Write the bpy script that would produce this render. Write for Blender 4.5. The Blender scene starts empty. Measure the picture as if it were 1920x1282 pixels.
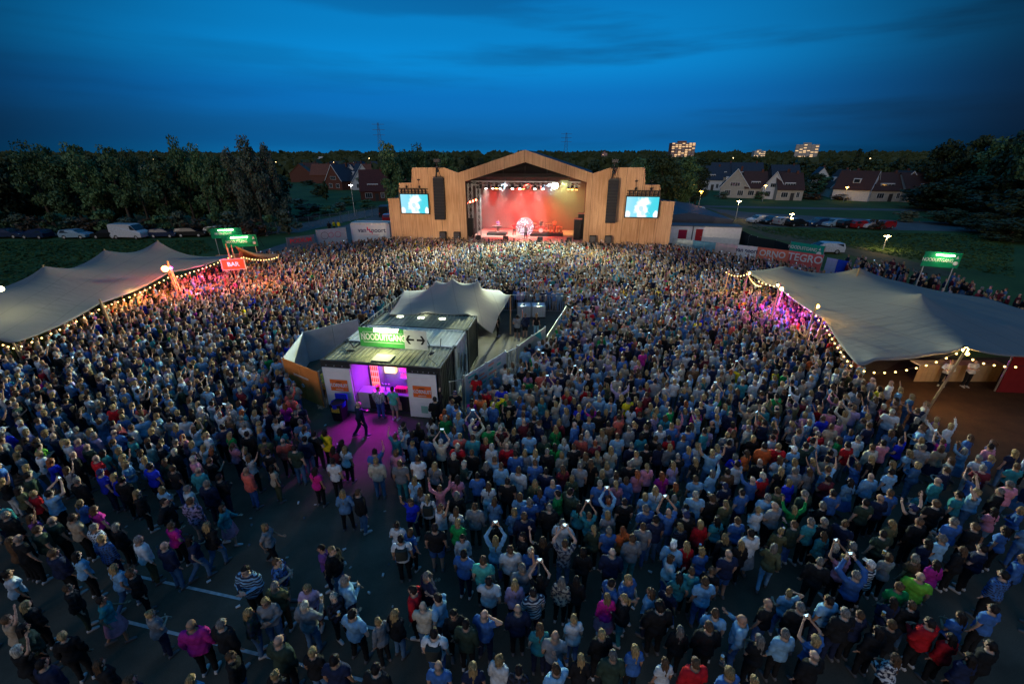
import bpy, bmesh, math, random
import numpy as np
from mathutils import Vector, Matrix
sc = bpy.context.scene
col = sc.collection
R = math.radians
PI = math.pi

# ---------------- camera ----------------
CH = 12.0; PITCH = R(23.5); FPX = 800.0
cam = bpy.data.cameras.new('camera'); cam.lens = 15.0; cam.sensor_width = 36.0
cam.clip_start = 0.3; cam.clip_end = 12000
camo = bpy.data.objects.new('camera', cam); col.objects.link(camo)
camo.location = (0, 0, CH); camo.rotation_euler = (R(90) - PITCH, 0, 0)
sc.camera = camo
# ---------------- world / sun / exposure ----------------
SKY_STRENGTH = 1.0
SUN_STRENGTH = 0.58
STAGE_YAW = math.atan2(-6.0, 38.1)
w = bpy.data.worlds.new('World'); sc.world = w; w.use_nodes = True
def world():
    nt = w.node_tree; N = nt.nodes; L = nt.links; N.clear()
    out = N.new('ShaderNodeOutputWorld'); bg = N.new('ShaderNodeBackground')
    tc = N.new('ShaderNodeTexCoord'); sep = N.new('ShaderNodeSeparateXYZ')
    L.new(tc.outputs['Generated'], sep.inputs[0])
    ramp = N.new('ShaderNodeValToRGB'); cr = ramp.color_ramp; cr.interpolation = 'EASE'
    stops = [(0.0, (.003,.145,.39)), (.035, (.0012,.115,.35)), (.10, (.0004,.15,.48)), (.17, (.0004,.23,.62)), (.22, (.0005,.20,.54)), (.30, (.0008,.14,.42)), (.5, (.018,.16,.39)), (1.0, (.04,.20,.45))]
    while len(cr.elements) < len(stops): cr.elements.new(.5)
    for e, (p, c) in zip(cr.elements, stops): e.position = p; e.color = (*c, 1)
    L.new(sep.outputs[2], ramp.inputs[0])
    # horizontal direction towards the afterglow in front
    cx = N.new('ShaderNodeCombineXYZ'); L.new(sep.outputs[0], cx.inputs[0]); L.new(sep.outputs[1], cx.inputs[1])
    nrm = N.new('ShaderNodeVectorMath'); nrm.operation = 'NORMALIZE'; L.new(cx.outputs[0], nrm.inputs[0])
    dot = N.new('ShaderNodeVectorMath'); dot.operation = 'DOT_PRODUCT'; L.new(nrm.outputs[0], dot.inputs[0])
    a = R(-3); dot.inputs[1].default_value = (math.sin(a), math.cos(a), 0)
    mr = N.new('ShaderNodeMapRange'); mr.inputs[1].default_value = .62; mr.inputs[2].default_value = 1.0
    mr.inputs[3].default_value = .10; mr.inputs[4].default_value = 1.0; mr.interpolation_type = 'SMOOTHSTEP'
    L.new(dot.outputs['Value'], mr.inputs[0])
    # cloud bands
    mp = N.new('ShaderNodeMapping'); mp.inputs['Scale'].default_value = (1.6, 1.6, 15); mp.inputs['Location'].default_value = (1.3, .4, .2)
    L.new(tc.outputs['Generated'], mp.inputs[0])
    nz = N.new('ShaderNodeTexNoise'); nz.inputs['Scale'].default_value = .95; nz.inputs['Detail'].default_value = 7; nz.inputs['Roughness'].default_value = .48
    L.new(mp.outputs[0], nz.inputs[0])
    cm = N.new('ShaderNodeMapRange'); cm.inputs[1].default_value = .44; cm.inputs[2].default_value = .60; cm.inputs[3].default_value = 0; cm.inputs[4].default_value = .78
    cm.interpolation_type = 'SMOOTHSTEP'
    L.new(nz.outputs[0], cm.inputs[0])
    xm = N.new('ShaderNodeMapRange'); xm.inputs[1].default_value = -.45; xm.inputs[2].default_value = .35; xm.inputs[3].default_value = .35; xm.inputs[4].default_value = 1.0
    L.new(sep.outputs[0], xm.inputs[0])
    cmul = N.new('ShaderNodeMath'); cmul.operation = 'MULTIPLY'; L.new(cm.outputs[0], cmul.inputs[0]); L.new(xm.outputs[0], cmul.inputs[1])
    mix = N.new('ShaderNodeMix'); mix.data_type = 'RGBA'; L.new(cmul.outputs[0], mix.inputs[0]); L.new(ramp.outputs[0], mix.inputs[6])
    mix.inputs[7].default_value = (.0012, .075, .22, 1)
    mul = N.new('ShaderNodeMix'); mul.data_type = 'RGBA'; mul.blend_type = 'MULTIPLY'; mul.inputs[0].default_value = 1
    zf = N.new('ShaderNodeMapRange'); zf.inputs[1].default_value = .25; zf.inputs[2].default_value = .8; zf.interpolation_type = 'SMOOTHSTEP'; L.new(sep.outputs[2], zf.inputs[0])
    mf = N.new('ShaderNodeMath'); mf.operation = 'MAXIMUM'; L.new(mr.outputs[0], mf.inputs[0]); L.new(zf.outputs[0], mf.inputs[1])
    L.new(mix.outputs[2], mul.inputs[6]); L.new(mf.outputs[0], mul.inputs[7])
    sky = N.new('ShaderNodeTexSky'); sky.sky_type = 'NISHITA'; sky.sun_disc = False
    sky.sun_elevation = R(1.0); sky.sun_rotation = R(200)
    sb = N.new('ShaderNodeMix'); sb.data_type = 'RGBA'; sb.blend_type = 'ADD'; sb.inputs[0].default_value = 0.002
    L.new(mul.outputs[2], sb.inputs[6]); L.new(sky.outputs[0], sb.inputs[7])
    L.new(sb.outputs[2], bg.inputs[0]); bg.inputs[1].default_value = SKY_STRENGTH * .95
    L.new(bg.outputs[0], out.inputs[0])
world()
sun = bpy.data.lights.new('afterglow_sun', 'SUN'); sun.energy = SUN_STRENGTH; sun.angle = R(35); sun.color = (1.0, .86, .76)
suno = bpy.data.objects.new('afterglow_sun', sun); col.objects.link(suno)
suno.rotation_euler = Vector((-.30, -1, .22)).to_track_quat('Z', 'Y').to_euler()
vs = sc.view_settings; vs.view_transform = 'Standard'; vs.look = 'None'; vs.exposure = 0.15; vs.gamma = 1.0; vs.use_curve_mapping = False
sc.render.engine = 'CYCLES'; cy = sc.cycles
cy.max_bounces = 4; cy.diffuse_bounces = 2; cy.glossy_bounces = 2; cy.transmission_bounces = 2; cy.transparent_max_bounces = 4; cy.volume_bounces = 0
cy.use_denoising = True; cy.caustics_reflective = False; cy.caustics_refractive = False
cy.sample_clamp_indirect = 2.0; cy.volume_step_rate = 4.0

# ---------------- photo geometry: pixel (1920 wide) and height -> ground point ----------------
def ray(px, py):
    u = (px - 960) / FPX; v = (641 - py) / FPX
    c, s = math.cos(PITCH), math.sin(PITCH)
    return Vector((u, c + v * s, -s + v * c))
def gp(px, py, z=0.0):
    d = ray(px, py); t = (z - CH) / d.z
    return Vector((d.x * t, d.y * t, z))
def gx(px, py, dist):
    d = ray(px, py); t = dist / d.y
    return Vector((d.x * t, dist, CH + d.z * t))
def proj(p):
    c, s = math.cos(PITCH), math.sin(PITCH); x, y, z = p[0], p[1], p[2] - CH
    dep = y * c - z * s; up = y * s + z * c
    return 960 + FPX * x / dep, 641 - FPX * up / dep, dep

# ---------------- materials ----------------
M = {}
def mat(name, c, rough=.75, metal=0., noise=.12, nscale=3., emit=None, estr=0., spec=.3, bump=0.):
    if name in M: return M[name]
    m = bpy.data.materials.new(name); m.use_nodes = True; nt = m.node_tree; N = nt.nodes; L = nt.links
    b = N['Principled BSDF']; b.inputs['Roughness'].default_value = rough; b.inputs['Metallic'].default_value = metal
    b.inputs['Specular IOR Level'].default_value = spec
    b.inputs['Base Color'].default_value = (*c, 1)
    if noise > 0:
        tc = N.new('ShaderNodeTexCoord'); nz = N.new('ShaderNodeTexNoise'); nz.inputs['Scale'].default_value = nscale; nz.inputs['Detail'].default_value = 5
        L.new(tc.outputs['Object'], nz.inputs['Vector'])
        mr = N.new('ShaderNodeMapRange'); mr.inputs[1].default_value = .25; mr.inputs[2].default_value = .75
        mr.inputs[3].default_value = 1 - noise; mr.inputs[4].default_value = 1 + noise; L.new(nz.outputs[0], mr.inputs[0])
        mx = N.new('ShaderNodeMix'); mx.data_type = 'RGBA'; mx.blend_type = 'MULTIPLY'; mx.inputs[0].default_value = 1
        mx.inputs[6].default_value = (*c, 1); L.new(mr.outputs[0], mx.inputs[7]); L.new(mx.outputs[2], b.inputs['Base Color'])
        if bump > 0:
            bp = N.new('ShaderNodeBump'); bp.inputs['Strength'].default_value = bump; L.new(nz.outputs[0], bp.inputs['Height']); L.new(bp.outputs[0], b.inputs['Normal'])
    if emit:
        b.inputs['Emission Color'].default_value = (*emit, 1); b.inputs['Emission Strength'].default_value = estr
    M[name] = m; return m

def attr_mat(name, attr, rough=.85, pattern=None, gain=1.0):
    """cloth / hair / skin whose colour is the object's own colour (attr None) or a per-person attribute"""
    m = bpy.data.materials.new(name); m.use_nodes = True; nt = m.node_tree; N = nt.nodes; L = nt.links
    b = N['Principled BSDF']; b.inputs['Roughness'].default_value = rough; b.inputs['Specular IOR Level'].default_value = .2
    if attr is None:
        oi = N.new('ShaderNodeObjectInfo'); src = oi.outputs['Color']
    else:
        at = N.new('ShaderNodeAttribute'); at.attribute_type = 'INSTANCER'; at.attribute_name = attr; src = at.outputs['Color']
    tc = N.new('ShaderNodeTexCoord')
    nz = N.new('ShaderNodeTexNoise'); nz.inputs['Scale'].default_value = 9; nz.inputs['Detail'].default_value = 3; L.new(tc.outputs['Object'], nz.inputs['Vector'])
    lo, hi = .75, 1.2
    if 'hair' in name:
        mp = N.new('ShaderNodeMapping'); mp.inputs['Scale'].default_value = (5, 5, .9); L.new(tc.outputs['Object'], mp.inputs[0]); L.new(mp.outputs[0], nz.inputs['Vector']); lo, hi = .35, 1.5
        bp = N.new('ShaderNodeBump'); bp.inputs['Strength'].default_value = .8; bp.inputs['Distance'].default_value = .02; L.new(nz.outputs[0], bp.inputs['Height']); L.new(bp.outputs[0], b.inputs['Normal'])
    mr = N.new('ShaderNodeMapRange'); mr.inputs[1].default_value = .3; mr.inputs[2].default_value = .7; mr.inputs[3].default_value = lo * gain; mr.inputs[4].default_value = hi * gain
    L.new(nz.outputs[0], mr.inputs[0])
    mx = N.new('ShaderNodeMix'); mx.data_type = 'RGBA'; mx.blend_type = 'MULTIPLY'; mx.inputs[0].default_value = 1
    L.new(src, mx.inputs[6]); L.new(mr.outputs[0], mx.inputs[7]); o = mx.outputs[2]
    if pattern:
        if pattern == 'stripe':
            wv = N.new('ShaderNodeTexWave'); wv.wave_type = 'BANDS'; wv.bands_direction = 'Z'; wv.inputs['Scale'].default_value = 4.2; L.new(tc.outputs['Object'], wv.inputs['Vector']); f = wv.outputs['Fac']; th = (.45, .55)
        elif pattern == 'check':
            wv = N.new('ShaderNodeTexWave'); wv.bands_direction = 'Z'; wv.inputs['Scale'].default_value = 5; L.new(tc.outputs['Object'], wv.inputs['Vector'])
            wx = N.new('ShaderNodeTexWave'); wx.bands_direction = 'X'; wx.inputs['Scale'].default_value = 5; L.new(tc.outputs['Object'], wx.inputs['Vector'])
            ad = N.new('ShaderNodeMath'); ad.operation = 'MULTIPLY'; L.new(wv.outputs['Fac'], ad.inputs[0]); L.new(wx.outputs['Fac'], ad.inputs[1]); f = ad.outputs[0]; th = (.2, .45)
        else:
            vo = N.new('ShaderNodeTexNoise'); vo.inputs['Scale'].default_value = 14; L.new(tc.outputs['Object'], vo.inputs['Vector']); f = vo.outputs[0]; th = (.46, .54)
        t = N.new('ShaderNodeMapRange'); t.inputs[1].default_value = th[0]; t.inputs[2].default_value = th[1]; L.new(f, t.inputs[0])
        m2 = N.new('ShaderNodeMix'); m2.data_type = 'RGBA'; L.new(t.outputs[0], m2.inputs[0]); L.new(o, m2.inputs[6]); m2.inputs[7].default_value = (.03, .035, .06, 1); o = m2.outputs[2]
    L.new(o, b.inputs['Base Color'])
    M[name] = m; return m

# ---------------- mesh builder ----------------
class MB:
    def __init__(s): s.v = []; s.f = []; s.mi = []; s.ms = []; s.sm = []
    def _m(s, m):
        if m not in s.ms: s.ms.append(m)
        return s.ms.index(m)
    def add(s, vs, fs, m, smooth=False):
        b = len(s.v); s.v += [tuple(p) for p in vs]; k = s._m(m)
        for f in fs: s.f.append(tuple(i + b for i in f)); s.mi.append(k); s.sm.append(smooth)
        return s
    def quad(s, a, b, c, d, m): return s.add([a, b, c, d], [(0, 1, 2, 3)], m)
    def box(s, x0, x1, y0, y1, z0, z1, m):
        return s.add([(x0,y0,z0),(x1,y0,z0),(x1,y1,z0),(x0,y1,z0),(x0,y0,z1),(x1,y0,z1),(x1,y1,z1),(x0,y1,z1)],
                     [(0,3,2,1),(4,5,6,7),(0,1,5,4),(1,2,6,5),(2,3,7,6),(3,0,4,7)], m)
    def bar(s, p, q, wd, h, m):
        p = Vector(p); q = Vector(q); d = (q - p).normalized(); up = Vector((0, 0, 1))
        if abs(d.z) > .98: up = Vector((0, 1, 0))
        a = d.cross(up).normalized() * wd / 2; b = a.cross(d).normalized() * h / 2
        vs = [p-a-b, p+a-b, p+a+b, p-a+b, q-a-b, q+a-b, q+a+b, q-a+b]
        return s.add(vs, [(0,3,2,1),(4,5,6,7),(0,1,5,4),(1,2,6,5),(2,3,7,6),(3,0,4,7)], m)
    def cyl(s, p, q, r0, r1, m, n=10, smooth=True, caps=True):
        p = Vector(p); q = Vector(q); d = (q - p).normalized(); up = Vector((0, 0, 1)) if abs(d.z) < .95 else Vector((1, 0, 0))
        a = d.cross(up).normalized(); b = d.cross(a)
        vs = []
        for c, r in ((p, r0), (q, r1)):
            for i in range(n):
                t = 2 * PI * i / n; vs.append(c + a * math.cos(t) * r + b * math.sin(t) * r)
        s.add(vs, [(i, (i+1) % n, n + (i+1) % n, n + i) for i in range(n)], m, smooth)
        if caps: s.add(vs, [tuple(range(n))[::-1], tuple(range(n, 2*n))], m)
        return s
    def tube(s, pts, r, m, n=6):
        for a, b in zip(pts[:-1], pts[1:]): s.cyl(a, b, r, r, m, n, True, False)
        return s
    def sph(s, c, r, m, nu=10, nv=7):
        if not isinstance(r, (tuple, list)): r = (r, r, r)
        vs = [(c[0], c[1], c[2] - r[2])]
        for j in range(1, nv):
            ph = -PI/2 + PI*j/nv
            for i in range(nu):
                t = 2*PI*i/nu; vs.append((c[0]+r[0]*math.cos(ph)*math.cos(t), c[1]+r[1]*math.cos(ph)*math.sin(t), c[2]+r[2]*math.sin(ph)))
        vs.append((c[0], c[1], c[2] + r[2])); fs = []; last = len(vs) - 1
        for i in range(nu): fs.append((0, 1 + (i+1) % nu, 1 + i))
        for j in range(nv - 2):
            for i in range(nu):
                a = 1 + j*nu + i; b = 1 + j*nu + (i+1) % nu; fs.append((a, b, b + nu, a + nu))
        o = 1 + (nv-2)*nu
        for i in range(nu): fs.append((o + i, o + (i+1) % nu, last))
        return s.add(vs, fs, m, True)
    def loft(s, rings, m, smooth=True, caps=True, closed=True):
        n = len(rings[0]); vs = [p for r in rings for p in r]; fs = []
        for j in range(len(rings) - 1):
            for i in range(n if closed else n - 1):
                a = j*n + i; b = j*n + (i+1) % n; fs.append((a, b, b+n, a+n))
        s.add(vs, fs, m, smooth)
        if caps: s.add(vs, [tuple(range(n))[::-1], tuple(range((len(rings)-1)*n, len(rings)*n))], m)
        return s
    def prism(s, poly, d, m):
        """poly: list of 3D points, d: extrusion vector"""
        d = Vector(d); n = len(poly); vs = [Vector(p) for p in poly] + [Vector(p) + d for p in poly]
        fs = [tuple(range(n))[::-1], tuple(range(n, 2*n))] + [(i, (i+1) % n, n + (i+1) % n, n + i) for i in range(n)]
        return s.add(vs, fs, m)
    def mesh(s, name):
        me = bpy.data.meshes.new(name); me.from_pydata([tuple(p) for p in s.v], [], s.f)
        for m in s.ms: me.materials.append(m)
        me.polygons.foreach_set('material_index', s.mi); me.polygons.foreach_set('use_smooth', s.sm)
        me.update(); return me
    def build(s, name, parent=None, **kw):
        return ob(name, s.mesh(name), parent, **kw)
def ob(name, me, parent=None, label=None, cat=None, group=None, kind=None, loc=None, rz=None):
    o = bpy.data.objects.new(name, me); col.objects.link(o)
    if parent: o.parent = parent
    if label: o['label'] = label
    if cat: o['category'] = cat
    if group: o['group'] = group
    if kind: o['kind'] = kind
    if loc is not None: o.location = loc
    if rz is not None: o.rotation_euler = (0, 0, rz)
    return o
def thing(name, label, cat, loc=(0, 0, 0), rz=0., group=None):
    return ob(name, None, None, label, cat, group, None, loc, rz)
def dup(root, loc, rz, label=None, scale=None, color=None):
    c = root.copy(); col.objects.link(c); c.location = loc; c.rotation_euler = (0, 0, rz)
    if label: c['label'] = label
    if scale: c.scale = scale
    def rec(a, b):
        for ch in a.children:
            d = ch.copy(); col.objects.link(d); d.parent = b
            if color and 'paint' in ch: d.color = (*color, 1)
            rec(ch, d)
    rec(root, c)
    return c
def text(name, s, size, m, parent=None, loc=(0, 0, 0), rot=(PI/2, 0, 0), ext=.006, bold=0., align='CENTER', sx=1.0, outline=False):
    cu = bpy.data.curves.new(name, 'FONT'); cu.body = s; cu.size = size; cu.align_x = align; cu.align_y = 'CENTER'
    cu.extrude = ext; cu.offset = bold; cu.resolution_u = 3; cu.materials.append(m)
    t = bpy.data.objects.new(name, cu); col.objects.link(t)
    bpy.context.view_layer.update()
    dg = bpy.context.evaluated_depsgraph_get(); me = bpy.data.meshes.new_from_object(t.evaluated_get(dg), depsgraph=dg)
    bpy.data.objects.remove(t); bpy.data.curves.remove(cu)
    if not me.materials: me.materials.append(m)
    o = ob(name, me, parent); o.location = loc; o.rotation_euler = rot; o.scale = (sx, 1, 1)
    return o
def lamp(name, kind, loc, energy, color, size=.2, aim=None, spot=None, blend=.5, parent=None):
    l = bpy.data.lights.new(name, kind); l.energy = energy; l.color = color
    if kind == 'AREA': l.size = size
    else: l.shadow_soft_size = size
    if kind == 'SPOT': l.spot_size = R(spot); l.spot_blend = blend
    o = bpy.data.objects.new(name, l); col.objects.link(o); o.location = loc
    if aim is not None: o.rotation_euler = (Vector(loc) - Vector(aim)).to_track_quat('Z', 'Y').to_euler()
    return o
rnd = random.Random(7)
# ================= MATERIALS =================
def ground_mat(name, c1, c2, scale, rough=.9, fine=40, patches=None):
    m = bpy.data.materials.new(name); m.use_nodes = True; N = m.node_tree.nodes; L = m.node_tree.links; b = N['Principled BSDF']
    b.inputs['Roughness'].default_value = rough; b.inputs['Specular IOR Level'].default_value = .25
    g = N.new('ShaderNodeNewGeometry')
    n1 = N.new('ShaderNodeTexNoise'); n1.inputs['Scale'].default_value = scale; n1.inputs['Detail'].default_value = 8; n1.inputs['Roughness'].default_value = .65
    n2 = N.new('ShaderNodeTexNoise'); n2.inputs['Scale'].default_value = fine; n2.inputs['Detail'].default_value = 3
    L.new(g.outputs['Position'], n1.inputs['Vector']); L.new(g.outputs['Position'], n2.inputs['Vector'])
    r = N.new('ShaderNodeValToRGB'); r.color_ramp.elements[0].position = .35; r.color_ramp.elements[1].position = .68
    r.color_ramp.elements[0].color = (*c1, 1); r.color_ramp.elements[1].color = (*c2, 1); L.new(n1.outputs[0], r.inputs[0])
    mr = N.new('ShaderNodeMapRange'); mr.inputs[3].default_value = .6; mr.inputs[4].default_value = 1.4; L.new(n2.outputs[0], mr.inputs[0])
    mx = N.new('ShaderNodeMix'); mx.data_type = 'RGBA'; mx.blend_type = 'MULTIPLY'; mx.inputs[0].default_value = 1
    L.new(r.outputs[0], mx.inputs[6]); L.new(mr.outputs[0], mx.inputs[7]); L.new(mx.outputs[2], b.inputs['Base Color'])
    bp = N.new('ShaderNodeBump'); bp.inputs['Strength'].default_value = .25; L.new(n2.outputs[0], bp.inputs['Height']); L.new(bp.outputs[0], b.inputs['Normal'])
    M[name] = m; return m
ASPH = ground_mat('asphalt', (.062,.048,.034), (.135,.105,.075), .35)
GRASS = ground_mat('meadow_grass', (.03,.07,.018), (.07,.12,.03), .12, fine=3)
DIRT = ground_mat('worn_verge', (.06,.055,.03), (.11,.10,.055), .8, fine=12)
PATHM = ground_mat('pale_path', (.10,.10,.10), (.15,.145,.14), .5, fine=9)
DECK = ground_mat('brown_bar_floor', (.045,.024,.014), (.075,.04,.022), 1.2, fine=20)
WHITE = mat('white_paint', (.72,.73,.74)); CREAM = mat('cream_render', (.46,.43,.37), nscale=1.5)
ROADPAINT = mat('road_marking', (.40,.42,.44), noise=.35, nscale=5)
BLACK = mat('black_paint', (.015,.015,.017), noise=.2); BLACKCLOTH = mat('black_drape', (.012,.012,.014), rough=.95)
GREYM = mat('galvanised_steel', (.45,.47,.48), rough=.45, metal=.6); DGREY = mat('dark_grey_metal', (.05,.052,.055), rough=.5, metal=.3)
REDP = mat('red_paint', (.42,.02,.03)); ORANGE = mat('orange_print', (.78,.16,.03), noise=.06); GREEN = mat('green_print', (.05,.42,.10), noise=.06)
DGREEN = mat('deep_green_print', (.0,.28,.12), noise=.08); WOODPOLE = mat('pale_timber_pole', (.42,.28,.15), nscale=4)
GLASS = mat('dark_window_glass', (.02,.03,.04), rough=.12, noise=0, spec=.8); RUBBER = mat('rubber', (.012,.012,.012), rough=.9)
BRICKM = mat('red_brick', (.13,.05,.035), noise=.3, nscale=6); TILE_R = mat('brown_roof_tile', (.075,.035,.028), noise=.3, nscale=4); TILE_B = mat('slate_roof_tile', (.035,.05,.075), noise=.3, nscale=4)
TENTL = mat('stretch_tent_sand', (.36,.31,.26), rough=.9, noise=.05, nscale=.6); BLUEP = mat('blue_plastic', (.01,.03,.55), rough=.35, noise=.05)
TEAL = mat('teal_print', (.03,.42,.38), noise=.1); SALM = mat('salmon_print', (.85,.30,.20), noise=.1)
BULB = mat('warm_bulb', (1,.8,.4), noise=0, emit=(1,.68,.2), estr=5); LIGHTW = mat('white_fluorescent', (1,1,.9), noise=0, emit=(.95,1,.55), estr=12)
WARMWIN = mat('lit_window', (1,.8,.5), noise=0, emit=(1,.62,.3), estr=.9)
def wood_mat():
    m = bpy.data.materials.new('larch_cladding'); m.use_nodes = True; N = m.node_tree.nodes; L = m.node_tree.links; b = N['Principled BSDF']
    b.inputs['Roughness'].default_value = .8; b.inputs['Specular IOR Level'].default_value = .2
    tc = N.new('ShaderNodeTexCoord'); mp = N.new('ShaderNodeMapping'); mp.inputs['Scale'].default_value = (6, 6, .35); L.new(tc.outputs['Object'], mp.inputs[0])
    n = N.new('ShaderNodeTexNoise'); n.inputs['Scale'].default_value = 1.1; n.inputs['Detail'].default_value = 4; L.new(mp.outputs[0], n.inputs['Vector'])
    n2 = N.new('ShaderNodeTexNoise'); n2.inputs['Scale'].default_value = .22; n2.inputs['Detail'].default_value = 3; L.new(tc.outputs['Object'], n2.inputs['Vector'])
    ad = N.new('ShaderNodeMath'); ad.operation = 'ADD'; L.new(n.outputs[0], ad.inputs[0]); L.new(n2.outputs[0], ad.inputs[1])
    r = N.new('ShaderNodeValToRGB'); r.color_ramp.elements[0].position = .75; r.color_ramp.elements[1].position = 1.25
    mr = N.new('ShaderNodeMapRange'); mr.inputs[1].default_value = .7; mr.inputs[2].default_value = 1.3; L.new(ad.outputs[0], mr.inputs[0])
    r.color_ramp.elements[0].position = 0.1; r.color_ramp.elements[1].position = .9
    r.color_ramp.elements[0].color = (.42,.235,.115,1); r.color_ramp.elements[1].color = (.68,.43,.24,1)
    L.new(mr.outputs[0], r.inputs[0]); L.new(r.outputs[0], b.inputs['Base Color'])
    M['wood'] = m; return m
WOOD = wood_mat()
def tent_mat(name, c, tr=.25):
    m = bpy.data.materials.new(name); m.use_nodes = True; N = m.node_tree.nodes; L = m.node_tree.links; out = N['Material Output']
    b = N['Principled BSDF']; b.inputs['Base Color'].default_value = (*c, 1); b.inputs['Roughness'].default_value = .85
    t = N.new('ShaderNodeBsdfTranslucent'); t.inputs[0].default_value = (*c, 1); mx = N.new('ShaderNodeMixShader'); mx.inputs[0].default_value = tr
    tc = N.new('ShaderNodeTexCoord'); n = N.new('ShaderNodeTexNoise'); n.inputs['Scale'].default_value = .5; n.inputs['Detail'].default_value = 6; L.new(tc.outputs['Object'], n.inputs['Vector'])
    mr = N.new('ShaderNodeMapRange'); mr.inputs[3].default_value = .85; mr.inputs[4].default_value = 1.12; L.new(n.outputs[0], mr.inputs[0])
    mm = N.new('ShaderNodeMix'); mm.data_type = 'RGBA'; mm.blend_type = 'MULTIPLY'; mm.inputs[0].default_value = 1; mm.inputs[6].default_value = (*c, 1); L.new(mr.outputs[0], mm.inputs[7])
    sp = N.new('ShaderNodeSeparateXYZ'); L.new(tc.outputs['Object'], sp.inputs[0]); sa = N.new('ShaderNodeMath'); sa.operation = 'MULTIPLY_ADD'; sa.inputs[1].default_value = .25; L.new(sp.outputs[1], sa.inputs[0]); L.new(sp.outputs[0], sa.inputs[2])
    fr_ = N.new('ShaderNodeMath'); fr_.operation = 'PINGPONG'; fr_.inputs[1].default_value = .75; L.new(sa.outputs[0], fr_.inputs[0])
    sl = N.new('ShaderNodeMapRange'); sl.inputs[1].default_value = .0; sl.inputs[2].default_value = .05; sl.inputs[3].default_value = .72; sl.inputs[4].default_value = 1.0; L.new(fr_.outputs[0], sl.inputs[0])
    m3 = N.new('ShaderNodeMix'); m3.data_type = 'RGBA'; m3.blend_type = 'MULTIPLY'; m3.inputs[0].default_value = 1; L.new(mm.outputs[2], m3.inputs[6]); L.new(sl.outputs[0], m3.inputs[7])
    wp = N.new('ShaderNodeMapping'); wp.inputs['Scale'].default_value = (.7, 2.2, 1); wp.inputs['Rotation'].default_value = (0, 0, .6); L.new(tc.outputs['Object'], wp.inputs[0]); wn = N.new('ShaderNodeTexNoise'); wn.inputs['Scale'].default_value = 1.1; wn.inputs['Detail'].default_value = 3; L.new(wp.outputs[0], wn.inputs['Vector'])
    bp = N.new('ShaderNodeBump'); bp.inputs['Strength'].default_value = .2; bp.inputs['Distance'].default_value = .15; L.new(wn.outputs[0], bp.inputs['Height']); L.new(bp.outputs[0], b.inputs['Normal'])
    L.new(m3.outputs[2], b.inputs['Base Color'])
    L.new(b.outputs[0], mx.inputs[1]); L.new(t.outputs[0], mx.inputs[2]); L.new(mx.outputs[0], out.inputs[0]); return m
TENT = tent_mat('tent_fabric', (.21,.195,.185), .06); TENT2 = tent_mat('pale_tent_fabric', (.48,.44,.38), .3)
def leaf_mat(name, c1, c2):
    m = bpy.data.materials.new(name); m.use_nodes = True; N = m.node_tree.nodes; L = m.node_tree.links; b = N['Principled BSDF']; b.inputs['Roughness'].default_value = .7
    g = N.new('ShaderNodeTexCoord'); n = N.new('ShaderNodeTexNoise'); n.inputs['Scale'].default_value = .7; n.inputs['Detail'].default_value = 4; L.new(g.outputs['Object'], n.inputs['Vector'])
    oi = N.new('ShaderNodeObjectInfo'); ad = N.new('ShaderNodeMath'); ad.operation = 'MULTIPLY_ADD'; ad.inputs[1].default_value = .35; L.new(oi.outputs['Random'], ad.inputs[0]); L.new(n.outputs[0], ad.inputs[2])
    r = N.new('ShaderNodeValToRGB'); r.color_ramp.elements[0].position = .4; r.color_ramp.elements[1].position = .9
    r.color_ramp.elements[0].color = (*c1, 1); r.color_ramp.elements[1].color = (*c2, 1); L.new(ad.outputs[0], r.inputs[0]); L.new(r.outputs[0], b.inputs['Base Color'])
    M[name] = m; return m
LEAF = leaf_mat('leaf_green', (.04,.08,.03), (.13,.24,.085)); LEAFW = leaf_mat('leaf_willow', (.05,.08,.05), (.15,.19,.12)); LEAFD = leaf_mat('leaf_dark', (.018,.034,.012), (.055,.085,.026))
LEAFR = leaf_mat('leaf_russet', (.04,.025,.012), (.09,.06,.03))
BARK = mat('bark', (.09,.07,.05), noise=.3, nscale=5)

# ================= GROUND =================
def sheet(name, pts, z, m, kind='structure'):
    b = MB(); b.add([(p[0], p[1], z) for p in pts], [tuple(range(len(pts)))], m); return b.build(name, kind=kind)
sheet('ground', [(-5000,-400),(5000,-400),(5000,9000),(-5000,9000)], 0, GRASS)
def G(*pl): return [gp(x, y, 0) for x, y in pl]
plaza = [Vector((-60,-10,0)), Vector((40,-10,0)), Vector((40,19,0)), Vector((30,24,0)), Vector((26.5,33,0)), gp(1610,520), gp(1330,470), gp(1262,400), gp(735,400), gp(560,470), gp(470,480), gp(440,500), Vector((-31,40,0)), Vector((-33,18,0)), Vector((-60,10,0))]
sheet('asphalt_square', plaza, .004, ASPH)
# track on the left from the stage and the lane behind the parked cars
sheet('service_road', G((380,505),(560,448),(640,425),(760,385),(760,415),(700,450),(500,500)), .008, PATHM)
sheet('parking_lane', [gp(-500,452),gp(560,436),gp(740,395),gp(735,385),gp(540,424),gp(-500,438)], .012, PATHM)
sheet('car_park', G((1330,392),(1420,424),(1700,432),(2300,445),(2300,424),(1700,415),(1400,398),(1300,386)), .008, PATHM)
sheet('footpath', [gp(1300,388.2),gp(1700,396),gp(2300,402),gp(2300,398),gp(1700,392),gp(1300,385)], .012, PATHM)
sheet('dirt_track', [gp(1330,400),gp(1440,445),gp(1600,480),gp(1750,520),gp(1800,515),gp(1620,465),gp(1470,438),gp(1360,400)], .016, DIRT)
sheet('bar_terrace', [gp(1590,735),gp(1650,830),gp(1800,900),gp(2150,880),gp(2150,670),gp(1700,670)], .012, DECK)
sheet('worn_grass_verge', G((545,745),(600,770),(607,782),(560,800),(500,792)), .012, DIRT)
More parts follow.
